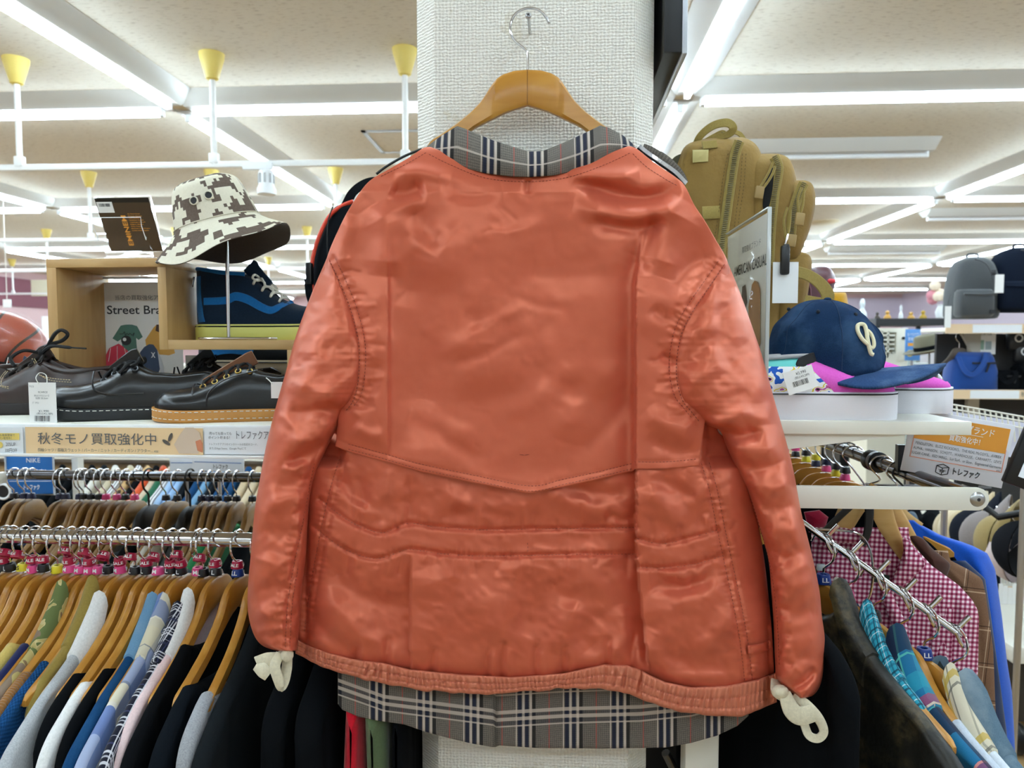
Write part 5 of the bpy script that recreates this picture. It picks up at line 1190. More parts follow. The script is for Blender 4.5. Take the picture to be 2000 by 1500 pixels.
# ---------------------------------------------------------------- black and orange backpack behind the jacket's left shoulder
bp = thing('backpack', 'black backpack with orange piping half hidden by the jacket\'s left shoulder', 'backpack', tuple(at(660, 663, 1.655)))
BKN = cloth('black_nylon', '#121519', .6, 900, .3)
Yb = 1.655
bzz = 0
rows = []
for y, x0, x1 in ((398, 672, 740), (404, 655, 760), (420, 642, 780), (450, 628, 800), (490, 614, 800), (530, 609, 800), (580, 608, 800), (630, 606, 800), (662, 612, 790)):
    c = (x0 + x1) / 2; h = (x1 - x0) / 2; k = (1 if 400 < y < 650 else .6)
    rows.append([at(c + h * np.sign(math.cos(a)) * abs(math.cos(a)) ** .6, y, Yb + .055 * k * np.sign(math.sin(a)) * abs(math.sin(a)) ** .6) for a in np.linspace(0, 2 * math.pi, 28, endpoint=False)])
rows = np.array(rows); rr = np.array([smooth_path(rows[:, j], 4) for j in range(28)]).transpose(1, 0, 2)
ob('body', MB().loft(rr), BKN, bp, True, 180)
ob('piping', MB().tube(smooth_path([at(x, y, Yb - .045) for x, y in ((690, 393), (668, 402), (645, 420), (628, 450), (614, 490), (608, 530), (610, 580), (606, 640))], 6), .0045, 8), M('orange_red_piping', '#e0432a', .5), bp, True, label='orange red piping')
ob('top_handle', ribbon([at(676, 402, Yb - .02), at(690, 375, Yb - .025), at(716, 358, Yb - .03), at(745, 356, Yb - .03), at(775, 372, Yb - .03)], [.012, .010, .011, .011, .011], .002), BKN, bp, True)
ob('front_seam', MB().tube(smooth_path([at(x, y, Yb - .058) for x, y in ((650, 404), (640, 440), (640, 520), (641, 560))], 5), .0014, 6), M('seam_black', '#07090b', .6), bp, True)
ob('strap_buckle', MB().box(at(605, 535, Yb - .05), (.014, .02, .05), bev=.003), BLACK_PLASTIC, bp, True)
ob('side_strap', ribbon([at(602, 545, Yb - .05), at(604, 575, Yb - .055), at(612, 600, Yb - .05)], [.009, .008, .007], .002), BKN, bp, True)
ob('shoulder_strap', ribbon([at(622, 590, Yb - .06), at(600, 620, Yb - .06), at(590, 645, Yb - .06), at(580, 662, Yb - .05), at(560, 663, Yb - .04)], [.014, .016, .014, .012, .012], .004), BKN, bp, True)
bpl = thing('oak_riser', 'oak block under the black and orange backpack behind the jacket', 'display stand', tuple(at(700, 780, 1.655)))
ob('block', MB().box((at(706, 700, 1.655)[0], 1.655, (Zs + at(706, 666, 1.655)[2]) / 2), (.16, .11, at(706, 666, 1.655)[2] - Zs), bev=.002), OAK, bpl, True)
# ---------------------------------------------------------------- rack of hangers below the left shelf
CAPM = {'SALE': M('crimson_plastic', '#b3123f', .35), 'M': M('pink_plastic', '#ef4f94', .35), 'L': M('black_size_plastic', '#1c1a1d', .4), 'S': M('yellow_plastic', '#e9dc2d', .4), 'LL': M('blue_size_plastic', '#173a8c', .4), 'X': M('navy_size_plastic', '#1b2146', .4)}
def size_ring(letter, parent, z, tilt=0.0, rz=0.0, r=.0098, h=.0135, text=True, sx=0.0):
    prof = [(r * .55, -h / 2), (r * 1.12, -h / 2), (r * 1.15, -h * .35), (r * .95, h * .4), (r * .9, h / 2), (r * .5, h / 2), (r * .45, 0), (r * .55, -h / 2)]
    m = Matrix.Translation((sx, 0, z)) @ Matrix.Rotation(tilt, 4, 'Y') @ Matrix.Rotation(rz, 4, 'Z')
    o = ob('sale_ring' if letter == 'SALE' else 'size_ring', MB().lathe(prof, 18, m, caps=False), CAPM[letter], parent)
    if text:
        s = 'SALE' if letter == 'SALE' else letter if letter != 'X' else 'L'
        k = _T.get((s, .02)); tm = text_mb(s, .0078 if letter == 'SALE' else .0105, .02); v = np.concatenate(tm.v)
        out = MB(); reps = (-.25, 2.2) if letter == 'SALE' else (-.3, 1.9)
        for a0 in reps:
            a = v[:, 0] / r + a0 - math.pi / 2; rr = r * (1.07 - .14 * (v[:, 2] / h)) + .0011
            w = np.stack([rr * np.cos(a), rr * np.sin(a), v[:, 2]], -1); mm = np.array(m); out.add(w @ mm[:3, :3].T + mm[:3, 3], tm.f)
        ob('lettering', out, INK if letter == 'S' else WHITE_INK, o, smooth=0)
    return o
def garment_mb(a0, a1, T, zb, seed, neck_dip=.03, lift=.004, fold=.0045, far=.228, drop=.0, slv=.0, top_fn=None):
    """A garment hanging on a wooden hanger: local x along the hanger (near shoulder at -x), thickness along y."""
    af = min(a1, max(far, a0 + .06)); zt = lambda a: HTOP + (hz_top(-min(a, .21)) + (.0 if a <= .21 else -(a - .21) * .62)) + lift
    def top(a):
        b = abs(a)
        if b < a0: return zt(a0) - neck_dip * (1 - (b / a0) ** 2) - .004
        z = zt(b)
        ae = a1 if a < 0 else af
        if b > ae - .05: u = (b - ae + .05) / .05; z -= .05 * (1 - math.sqrt(max(0, 1 - u * u * .98)))
        return z - drop * b
    A = np.concatenate([np.linspace(-a1, -a1 + .05, 8)[:-1], np.linspace(-a1 + .05, -a0, 16)[:-1], np.linspace(-a0, a0, 9), np.linspace(a0, af - .05, 10)[1:], np.linspace(af - .05, af, 6)[1:]])
    rings = []; uvs = []; nz = 26
    for a in A:
        zt_ = top(a); b = abs(a); ae = a1 if a < 0 else af; e = min(1, (ae - b) / .03); tt = T * (.25 + .75 * math.sqrt(max(0, 1 - (1 - e) ** 2)))
        zz = zt_ - tt - (zt_ - tt - zb) * np.linspace(0, 1, nz) ** 1.25
        n = fold * (vn(a * 26 + seed, zz * 3.2 + seed * 3, 81) + .6 * vn(a * 60, zz * 9 + seed, 82))
        g = -.006 * np.exp(-((b - .205 - (zz - zt_) * -.05) / .012) ** 2) * (zz < zt_ - .01)
        n = n * np.clip((zt_ - zz) * 9, .12, 1)
        ex = slv * np.clip((zt_ - zz) / .3, 0, 1) * np.sign(a) * max(0, (b - .2) / max(a1 - .2, .01)) if a1 > .2 else 0 * zz
        R_ = [(a + x, tt + m_ + gg, z) for x, m_, gg, z in zip(ex, n, g, zz)]; L_ = [(a + x, -tt + m_ * .8 - gg, z) for x, m_, gg, z in zip(ex, n, g, zz)]
        arc = [(a, tt * math.cos(t), zt_ - tt + tt * math.sin(t)) for t in np.linspace(0, math.pi, 9)[1:-1]]
        ring = R_[::-1] + arc + L_; rings.append(ring)
        s = np.concatenate([[0], np.cumsum(np.linalg.norm(np.diff(np.array(ring), axis=0), axis=1))]); uvs.append([(a, q - s[nz + 3]) for q in s])
    return MB().loft(np.array(rings), np.array(uvs))
def collar_mb(a0, T, sg, stand=.022, fall=.05, wid=.075, lift=.006):
    """One leaf of a turn-down shirt collar sitting on the shoulder slope."""
    rings = []
    for u in np.linspace(0, 1, 10):
        a = a0 - .012 + wid * u; z = HTOP + hz_top(-min(a, .21)) + lift + stand * (1 - u) ** 1.3; f = fall * (.55 + .6 * u) * (1 if u < .98 else .9); t = T + .003 + .003 * math.sin(math.pi * u)
        rings.append([(sg * a, y, q) for y, q in ((t * .8, z - f), (t + .002, z - f * .9), (t, z - f * .4), (t * .7, z - .002), (0, z + .003), (-t * .7, z - .002), (-t, z - f * .4), (-t - .002, z - f * .9), (-t * .8, z - f), (-t * .6, z - f * .8), (0, z - .006), (t * .6, z - f * .8))])
    return MB().loft(rings, flip=sg < 0)
# cloths
def camo():
    g = G('woodland_camo'); uv = g.uv(); a = g.noise(g.scale(uv, 16, 16, 1), 1.0, 2, .4, 1.2); b = g.noise(g.scale(uv, 19, 19, 1, .7), 1.0, 2, .4, 1.0)
    c = g.ramp(a, [(0, '#6d7a4a'), (.46, '#d4c58f'), (.475, '#c3b375'), (.56, '#8b7355'), (.66, '#5d6b40')], True)[0]
    g.base(g.mix(g.m('GREATER_THAN', b, .6), c, '#8d7a68')); g.set(.85, 0, .2); g.bump(g.noise(g.obj(), 900, 2), .3, .0005); return g.mat
def rib(name, c, per=.0025, st=.5, alongx=True):
    g = G(name); x, y, _ = g.sep(g.uv()); s = g.m('SINE', g.m('MULTIPLY', x if alongx else y, 2 * math.pi / per)); g.base(g.mix(g.noise(g.obj(), 400, 2), c, tuple(min(1, v * 1.25) for v in lin(c)[:3]) + (1,)))
    g.set(.9, 0, .15); g.b.inputs['Sheen Weight'].default_value = .3; g.bump(s, st, .0012); g.bump(g.noise(g.obj(), 700, 2), .3, .0006); return g.mat
def knit(name, c1, c2, per=.006):
    g = G(name); x, y, _ = g.sep(g.uv()); s = g.m('MULTIPLY', g.m('SINE', g.m('MULTIPLY', x, 2 * math.pi / per)), g.m('SINE', g.m('MULTIPLY', y, 2 * math.pi / per))); g.base(g.mix(g.m('ADD', g.m('MULTIPLY', s, .4), .5), c1, c2)); g.set(.95, 0, .1)
    g.bump(s, .8, .0016); g.bump(g.noise(g.obj(), 500, 2), .3, .0006); return g.mat
def melange(name, c1, c2):
    g = G(name); f = g.noise(g.scale(g.uv(), 700, 260, 1), 1.0, 3, .7); g.base(g.mix(g.ramp(f, [(.3, '#000000'), (.7, '#ffffff')])[0], c1, c2)); g.set(.95, 0, .1); g.b.inputs['Sheen Weight'].default_value = .3; g.bump(g.noise(g.obj(), 900, 2), .35, .0006); return g.mat
def denim(name, c1, c2, wear='#a9bccb', amt=.35):
    g = G(name); uv = g.uv(); x, y, _ = g.sep(uv); t = g.m('SINE', g.m('MULTIPLY', g.m('ADD', x, y), 2 * math.pi / .0011)); n = g.noise(g.scale(uv, 900, 500, 1), 1.0, 2)
    c = g.mix(n, c1, c2); w = g.ramp(g.noise(g.obj(), 16, 4), [(.45, '#000000'), (.75, '#ffffff')])[0]; g.base(g.mix(g.m('MULTIPLY', w, amt), c, wear)); g.set(.9, 0, .15); g.bump(t, .35, .0005); g.bump(n, .3, .0006); return g.mat
BIGCHECK = plaid('blue_cream_check', '#a9b7d8', .13, [(.0, .30, '#5673b4', .75), (.30, .34, '#e8e2cf', .9), (.34, .58, '#e9dfbd', .85), (.58, .61, '#6f7480', .5)], [(.1, .32, '#5c7dbb', .7), (.32, .34, '#f0ead8', .9), (.45, .70, '#e6dcbc', .65), (.70, .715, '#777b88', .7)])
TARTAN = plaid('black_white_tartan', '#15182a', .042, [(.10, .16, '#e8e8ee', .8), (.24, .28, '#d8d8e2', .7), (.34, .40, '#e8e8ee', .8), (.55, .60, '#3a4066', .8), (.78, .80, '#c8c8d4', .7)], [(.10, .15, '#e8e8ee', .8), (.22, .26, '#d8d8e2', .7), (.32, .38, '#e8e8ee', .75), (.6, .62, '#c8c8d4', .6), (.7, .8, '#2b3050', .8)])
CL = {'charcoal': cloth('charcoal_wool', '#1a1e21', .92, 900, .5), 'black': cloth('black_cotton', '#0d0f12', .92), 'navyblk': cloth('navy_black_cotton', '#12171d', .92), 'grey': melange('grey_marl', '#8f9196', '#b4b6ba'), 'pink': cloth('pale_pink_cotton', '#efd3d3'), 'white': cloth('white_cotton', '#eeeeec', .85),
      'knit': melange('light_grey_knit', '#a3a8ae', '#c9cdd0'), 'olive': cloth('olive_gold_cotton', '#9a8440'), 'blue': knit('blue_seed_knit', '#123a66', '#2a66a3'), 'brown': rib('brown_corduroy', '#9a6a35', .004, .8), 'navy': cloth('navy_cotton_knit', '#1a2357'), 'denim': denim('dark_denim', '#123a63', '#1d5080', '#3d78a8', .3), 'chambray': denim('light_chambray', '#5e8fb8', '#86b0cf'),
      'yellow': cloth('pale_yellow_cotton', '#dcc46e'), 'camo': camo(), 'check': BIGCHECK, 'tartan': TARTAN, 'taupe': cloth('taupe_cotton', '#8a8172'), 'green': cloth('bright_green_cotton', '#13854a'), 'steel': cloth('steel_blue_cotton', '#4f6272'), 'ivory': cloth('ivory_cotton', '#d9d6cc')}
def make_garment(name, label, cat, mat, a0, a1, T, zb=-.78, seed=1, collar=None, loc=(0, 0, 0), rz=0, group=None, neck=None, **kw):
    t = thing(name, label, cat, loc, rz, group); ob('body', garment_mb(a0, a1, T, zb, seed, **kw), CL.get(mat, mat), t, smooth=180)
    if collar:
        for sg in (-1, 1): ob('collar', collar_mb(a0, T, sg), CL.get(collar, collar), t, smooth=50)
    if neck: ob('neck_rib', garment_mb(a0 - .001, a0 + .022, T + .0015, HTOP + hz_top(-a0) - .05, seed, lift=.006, fold=.001), CL.get(neck, neck), t, smooth=180)
    return t
PHI = math.pi / 2                       # hangers stand across the rail: local -x points to the camera
stems = [5, 18, 43, 63, 83, 110, 134, 155, 173, 191, 210, 233, 262, 285, 307, 332, 352, 385, 396, 420, 463, 500]
rings = {0: ('L', 1), 1: ('L', 1), 2: ('S', 1), 3: ('M', 1), 4: ('L', 1), 5: ('S', 0), 6: ('M', 2), 7: ('M', 0), 8: ('M', 2), 9: ('M', 0), 10: ('L', 1), 11: ('M', 1), 12: ('L', 1), 13: ('L', 1), 14: ('M', 1), 15: ('L', 1), 16: ('L', 2), 17: ('M', 0), 18: ('L', 1), 19: ('L', 1), 20: ('LL', 1), 21: ('L', 1)}
r_ = random.Random(11)
XS = [float(at(px, 1050, 1.27)[0]) for px in stems]
for i, X in enumerate(XS):
    sz, ns = rings[i]; w = {'L': 'black L', 'M': 'pink M', 'S': 'yellow S', 'LL': 'blue L'}[sz]
    n = len(XS) - 1 - i
    od = ['', 'second', 'third', 'fourth', 'fifth', 'sixth', 'seventh', 'eighth', 'ninth', 'tenth', '11th', '12th', '13th', '14th', '15th', '16th', '17th', '18th', '19th', '20th', '21st', '22nd'][n]
    lab = f'wooden hanger with {w} ring, ' + (od + ' ' if n else 'nearest ') + 'from the jacket sleeve on the front rail'
    h = make_hanger('wooden_hanger', lab, None, 1, bow=.0)
    h['group'] = 'wooden hangers on the front left rail'
    h.location = (X, 1.27, ZR); h.rotation_euler = (0, 0, PHI + r_.uniform(-.05, .05)); h['category'] = 'hanger'
    size_ring(sz, h, HTOP + .0085 + r_.uniform(0, .003), r_.uniform(-.12, .12), -PHI + r_.uniform(-.3, .3))
    for q in range(ns):
        hi = q == 1 or r_.random() < .35
        size_ring('SALE', h, HTOP + (.024 if not hi else .038 + .006 * q) + r_.uniform(0, .003), r_.uniform(-.2, .2) + (.5 if hi else 0), -PHI + r_.uniform(-.4, .5), sx=-.001 if not hi else -.012)
# garments: (stem index, offset, name, label, category, cloth, neck start, shoulder end, half thickness, collar, neck rib)
gs = [(22, 'wool_jacket', 'charcoal black jacket at the right end of the front rail, under the sleeve', 'jacket', 'charcoal', .05, .31, .016, None, None),
      (21, 'sweatshirt', 'grey marl sweatshirt with ribbed neck beside the charcoal jacket', 'sweatshirt', 'grey', .195, .285, .013, None, 'grey'),
      (20, 'cotton_top', 'navy black crew neck top next to the grey marl sweatshirt', 'top', 'navyblk', .185, .30, .013, None, 'navyblk'),
      (19, 'long_sleeve_top', 'plain black top with high neck left of the navy black one', 'top', 'black', .115, .31, .012, None, 'black'),
      (18, 'pink_shirt', 'pale pink shirt with white collar behind the black top', 'shirt', 'pink', .07, .285, .008, 'white', None),
      (17, 'tartan_shirt', 'black and white tartan shirt left of the pink shirt', 'shirt', 'tartan', .085, .31, .012, 'tartan', None),
      (16, 'check_shirt', 'pale blue and cream large check shirt left of the tartan shirt', 'shirt', 'check', .075, .325, .011, 'check', None),
      (15, 'denim_shirt', 'dark blue denim shirt with pale chambray collar', 'shirt', 'denim', .075, .32, .011, 'chambray', None),
      (14, 'black_cardigan', 'black cardigan between the white tee and the denim shirt', 'cardigan', 'black', .16, .285, .009, None, None),
      (13, 'white_tee', 'bright white t-shirt hanging right of the grey knit', 't-shirt', 'white', .185, .30, .012, None, 'white'),
      (12, 'black_tee', 'black t-shirt squeezed between the white tee and grey knit', 't-shirt', 'black', .17, .27, .010, None, None),
      (11, 'grey_sweater', 'light grey knit sweater with a white shirt collar', 'sweater', 'knit', .075, .32, .013, 'white', None),
      (10, 'olive_shirt', 'olive gold shirt collar behind the grey knit sweater', 'shirt', 'olive', .06, .22, .010, 'olive', None),
      (9, 'blue_sweater', 'blue seed knit sweater left of the grey knit', 'sweater', 'blue', .15, .31, .010, None, None),
      (8, 'corduroy_shirt', 'brown corduroy shirt left of the blue knit', 'shirt', 'brown', .17, .30, .010, None, None),
      (7, 'camo_shirt', 'green and tan camouflage shirt with open collar', 'shirt', 'camo', .065, .31, .011, 'camo', None),
      (6, 'navy_sweater', 'royal navy sweater at the left edge of the picture', 'sweater', 'navy', .12, .30, .011, None, None),
      (5, 'yellow_top', 'pale yellow top at the far left of the front rail', 'top', 'yellow', .12, .33, .011, None, None)]
XS.append(XS[-1] + .032)
for n, (i, name, lab, cat, cl, a0, a1, T, col, nk) in enumerate(gs):
    gap = min(XS[i] - XS[i - 1], XS[min(i + 1, len(XS) - 1)] - XS[i] if i + 1 < len(XS) else 1)
    make_garment(name, lab, cat, cl, a0, a1, min(T, max(.0088, gap * .46)), -.80, n * 1.37 + 2, col, (XS[i], 1.27, ZR), PHI, None, nk, slv=.012 + .01 * (n % 3), fold=.0025)
h = dup(bpy.data.objects[h.name], (XS[-1], 1.27, ZR), PHI, 'wooden hanger inside the charcoal jacket behind the sleeve', 'wooden hangers on the front left rail')
# ---------------------------------------------------------------- far rail of the same rack
fst = [26, 46, 60, 116, 127, 154, 162, 177, 193, 206, 227, 244, 262, 289, 323, 345, 370, 393, 409, 425, 444, 461, 492]
frg = {0: 'L', 1: 'X', 2: 'X', 3: 'X', 4: 'X', 5: 'X', 6: 'L', 7: 'L', 8: 'L', 9: 'M', 10: 'M', 11: 'L', 12: 'M', 13: 'M', 14: 'L', 15: 'L', 17: 'X', 18: 'X', 19: 'L', 20: 'L', 21: 'L', 22: 'L'}
nm = ['first', 'second', 'third', 'fourth', 'fifth', 'sixth', 'seventh', 'eighth', 'ninth', 'tenth', '11th', '12th', '13th', '14th', '15th', '16th', '17th', '18th', '19th', '20th', '21st', '22nd', '23rd']
BLKH = M('black_hanger_plastic', '#0e0e10', .5)
for i, px in enumerate(fst):
    X = float(at(px, 929, 1.86)[0]); blk = px in (289, 370)
    lab = f'black plastic hanger hooked over the rear rail, {"left" if px == 289 else "right"} of two' if blk else f'wooden hanger on the rear dark rail, {nm[i]} from the left edge'
    h = make_hanger('wooden_hanger' if not blk else 'plastic_hanger', lab, HWOOD2 if not blk else BLKH, 1, .0); h['group'] = 'hangers on the rear left rail'
    h.location = (X, 1.86, ZR2); h.rotation_euler = (0, 0, PHI + r_.uniform(-.09, .12))
    if blk:
        for c in h.children:
            if c.name.startswith('hook'): c.data.materials[0] = BLKH
        h.scale = (1.1, 1.6, 1.15)
    elif i in frg: size_ring(frg[i], h, HTOP + .012, 0, -PHI, text=False)
fg = [(500, 'rear_jacket', 'dark jacket at the right of the rear rail', 'jacket', 'black', .10, .30, .02), (434, 'green_sweatshirt', 'bright green sweatshirt on the rear rail', 'sweatshirt', 'green', .11, .26, .016), (352, 'taupe_shirt', 'taupe shirt on the rear rail left of the green sweatshirt', 'shirt', 'taupe', .10, .27, .016), (333, 'ivory_shirt', 'ivory white shirt on the rear rail beside the taupe one', 'shirt', 'ivory', .09, .26, .009),
      (300, 'rear_coat', 'black coat hanging on the rear rail under the black hanger', 'coat', 'black', .12, .30, .022), (238, 'blue_grey_shirt', 'steel blue shirt on the rear rail', 'shirt', 'steel', .15, .27, .012), (196, 'ecru_knit', 'taupe knit low on the rear rail', 'sweater', 'taupe', .16, .28, .012), (140, 'dark_shirt', 'dark navy shirt on the rear rail left half', 'shirt', 'navyblk', .15, .29, .014), (75, 'rear_blouson', 'black blouson on the rear rail near the left edge', 'jacket', 'black', .12, .29, .018), (20, 'navy_pullover', 'navy pullover at the left edge of the rear rail', 'sweater', 'navy', .15, .28, .014)]
for n, (px, name, lab, cat, cl, a0, a1, T) in enumerate(fg):
    make_garment(name, lab, cat, cl, a0, a1, T, -.8, n * 2.1 + 40, None, (float(at(px, 929, 1.86)[0]), 1.86, ZR2), PHI)
# two garments seen under the jacket's hem, hanging beyond the rail end
for n, (X, T, w) in enumerate(((-.432, .021, 'first'), (-.378, .024, 'second'), (-.247, .010, 'third'))): make_garment('black_coat', f'black coat in the shadow below the jacket hem, {w} from the left', 'coat', 'black', .05, .24 if n < 2 else .2, T, -.98, 64 + n, None, (X, 1.27, ZR), PHI, far=.2)  # coats added so the gaps round the hem stay dark
make_garment('red_sweatshirt', 'bright red sleeve hanging below the jacket hem left of the pillar', 'sweatshirt', cloth('bright_red_cotton', '#d3122b'), .10, .20, .012, -.80, 71, None, (-.318, 1.27, ZR), PHI, far=.2)
make_garment('olive_jacket', 'dull green jacket hanging below the hem beside the red sleeve', 'jacket', cloth('dull_green_cotton', '#5a6b4a'), .10, .205, .017, -.80, 77, None, (-.284, 1.27, ZR), PHI, far=.2)
# ---------------------------------------------------------------- right-hand rack: shelf, arm, rail, waterfall
YN = 1.125
Zr = float(at(1700, 823, YN)[2]); XE = .632; ZA = float(at(1800, 973, YN)[2])
rr_ = thing('garment_rack', 'cream white rack right of the pillar with shelf, flat arm and dark rail', 'rack', (.24, 1.6, 0))
ob('shelf_board', MB().box(((.165 + XE) / 2, YN + .76, Zr - .009), (XE - .165, 1.5, .018), bev=.002), WHITE_PAINT, rr_, True)
ob('shelf_edge', MB().box(((.2 + XE) / 2, YN + .006, Zr - .010), (XE - .2, .012, .021), bev=.0015), WHITE_PAINT, rr_, True)
m = lambda x, y, Y=YN + .004: (at(x, y, Y)[0], at(x, y, Y)[2])
ob('bracket', MB().prism([m(1400, 842), m(1800, 842), m(1790, 848), m(1545, 878), m(1400, 892)], .006, Matrix.Translation((0, YN + .012, 0))), WHITE_PAINT, rr_, True)
h = float(at(1800, 951, YN)[2] - at(1800, 995, YN)[2]) / 2; xr = float(at(1930, 973, YN)[0]) - h
pts = [(.22, ZA - h), (xr, ZA - h)] + [(xr + h * math.sin(a), ZA - h * math.cos(a)) for a in np.linspace(.2, math.pi - .2, 9)] + [(xr, ZA + h), (.22, ZA + h)]
arm = ob('flat_arm', MB().prism(pts, .007, Matrix.Translation((0, YN, 0)), .0008), WHITE_PAINT, rr_, True)
bc_ = (xr, YN - .0035, ZA)
bo_ = ob('bolt', MB().lathe([(.001, .0035), (.0055, .0035), (.0085, .0025), (.0105, .001), (.0115, 0)], 28, Matrix.Translation(bc_) @ Matrix.Rotation(math.pi / 2, 4, 'X')), STEEL, arm, True)
ob('hex_socket', MB().lathe([(.001, .0037), (.0028, .0037), (.0028, .003)], 6, Matrix.Translation(bc_) @ Matrix.Rotation(math.pi / 2, 4, 'X')), INK, rr_, True)
for y in (1.165, 2.5): ob('upright', MB().box((.239, y, .8), (.054, .045, 1.6), bev=.003), WHITE_PAINT, rr_, True)
ob('foot', MB().box((.3, 1.165, .03), (.5, .05, .06), bev=.01), WHITE_PAINT, rr_, True)
ob('dark_rail', MB().tube([(xr, YN + .004, ZA), (xr, 1.8, ZA), (xr, 2.6, ZA)], .0125, 20), DCHROME, rr_, True)
ob('rail_clamp', MB().lathe([(.0128, -.02), (.021, -.018), (.021, -.006), (.018, 0), (.021, .006), (.021, .018), (.0128, .02)], 20, Matrix.Translation((xr, 1.475, ZA)) @ Matrix.Rotation(math.pi / 2, 4, 'X')), BLACK_PLASTIC, rr_, True)
ob('rear_arm', MB().box(((.24 + xr) / 2, 2.5, ZA), (xr - .24, .01, .03)), WHITE_PAINT, rr_, True)
ob('cross_brace', MB().tube([at(1300, 1470, 1.30), at(1335, 1540, 1.32), at(1370, 1620, 1.34)], .008, 10), STEEL, rr_, True)
# waterfall arm with pegs
W0, W1 = V(1560, 1016, 1.25), V(1878, 1242, 1.13)
wf = thing('waterfall_arm', 'sloping chrome waterfall arm with pegs in front of the gingham shirt', 'display arm', tuple(W0))
W00 = Vector((.262, 1.24, W0.z + .12))
ob('arm', MB().tube([tuple(W00), tuple(W0), tuple(W1)], .0056, 14), CHROME, wf, True)
PEG = [(1611, 1052), (1658, 1083), (1709, 1119), (1760, 1155), (1809, 1195), (1864, 1230)]
ax = (W1 - W0).normalized(); pegp = []
for px, py in PEG:
    t = (px - 1560) / (1878 - 1560); q = W0.lerp(W1, min(max((float(at(px, py, 1.2)[0]) - W0.x) / (W1.x - W0.x) , 0), 1)); 
    best = min((W0.lerp(W1, k / 200) for k in range(201)), key=lambda w: abs((w.x * FPX / w.y) - float(at(px, py, 1)[0]) * FPX)); pegp.append(best)
    d = Vector((.35, -.2, .9)).normalized()
    ob('peg', MB().tube([best + d * -.002, best + Vector((.010, -.002, .012)), best + Vector((.020, -.004, .025))], .0036, 10).tube([best + Vector((0, -.006, 0)), best + Vector((.003, -.008, -.010)), best + Vector((.010, -.009, -.022))], .003, 8), CHROME, wf, True)
RW = math.radians(90 + 20)
wl = [('LL', 'hanger holding the worn leather jacket, first peg of the chrome waterfall arm'), ('M', 'hanger with pink ring on the second peg of the waterfall arm'), ('L', 'hanger with black L ring on the third waterfall peg'), (None, 'hanger without a ring on the fourth waterfall peg'), ('LL', 'hanger with blue LL ring on the fifth waterfall peg'), ('L', 'hanger with black L ring on the last waterfall peg, above the denim jacket')]
HP = []
for (sz, lab), b in zip(wl, pegp):
    h = make_hanger('wooden_hanger', lab, None, 1, bow=.0); h['group'] = 'wooden hangers on the waterfall arm'; h['category'] = 'hanger'
    loc = b + Vector((.0, .002, -.0085)); h.location = loc; h.rotation_euler = (0, 0, RW); HP.append(loc)
    if sz: size_ring(sz, h, HTOP + .0085, .05, -RW + .25, .0112, .016)
def worn_leather():
    g = G('worn_leather'); uv = g.uv(); o = g.obj(); x, y, _ = g.sep(uv); n = g.noise(o, 30, 5, .65)
    e = g.m('MULTIPLY', g.m('SMOOTH_MIN', 1.0, g.m('MAXIMUM', g.m('SUBTRACT', g.noise(o, 9, 4, .6), .47), 0.0), .1), 3.2)
    c = g.mix(n, '#15140f', '#2b2a26'); g.base(g.mix(g.m('MULTIPLY', e, g.ramp(n, [(.4, '#000000'), (.7, '#ffffff')])[0]), c, '#8b7a52')); g.set(.42, 0, .4); g.bump(g.noise(o, 120, 4), .4, .0015); g.bump(g.noise(o, 24, 3), .4, .006); return g.mat
TEAL = plaid('teal_check', '#2fa3bd', .022, [(.0, .12, '#123246', .8), (.3, .36, '#e6f0f0', .7), (.55, .7, '#1a5f78', .7)], [(.0, .12, '#123246', .8), (.3, .36, '#e6f0f0', .6), (.55, .7, '#1a5f78', .6)])
FLAN = plaid('blue_red_flannel', '#1b6f9a', .16, [(.0, .22, '#15233f', .85), (.22, .25, '#57b7a6', .8), (.40, .55, '#2f9ab8', .6), (.60, .72, '#8d3a5e', .7), (.72, .74, '#e08a7a', .8)], [(.0, .25, '#14203c', .8), (.27, .29, '#5fc0b0', .8), (.45, .60, '#2aa0b5', .55), (.66, .74, '#a13b5a', .7), (.74, .76, '#f0d2b0', .7)])
CREAMY = plaid('cream_yellow_plaid', '#dcd3bb', .09, [(.1, .2, '#c9a93f', .8), (.3, .34, '#5d5a54', .7), (.6, .64, '#8a8577', .6)], [(.1, .2, '#c9a93f', .8), (.3, .34, '#5d5a54', .7)])
wg = [('leather_jacket', 'worn black leather jacket with rubbed tan seams below the right sleeve', 'jacket', worn_leather(), .05, .30, .0155, 'self', .0, 0), ('teal_shirt', 'bright teal check shirt next to the leather jacket', 'shirt', TEAL, .055, .19, .0095, 'self', 0, 1), ('flannel_shirt', 'blue flannel shirt with red and navy checks on the waterfall arm', 'shirt', FLAN, .06, .32, .0155, 'self', 0, 2),
      ('plaid_shirt', 'cream shirt with yellow plaid collar on the waterfall arm', 'shirt', cloth('pale_blue_white_cotton', '#cfd9e6'), .11, .30, .0095, None, 0, 3), ('pale_shirt', 'pale blue white shirt between the cream plaid and denim', 'shirt', cloth('pale_ice_cotton', '#dbe3ec'), .06, .30, .0095, CREAMY, 0, 4), ('denim_jacket', 'faded blue denim jacket at the end of the waterfall arm', 'jacket', denim('faded_denim', '#4c6578', '#70899a', '#b9c8d0', .5), .035, .33, .016, 'self', 0, 5)]
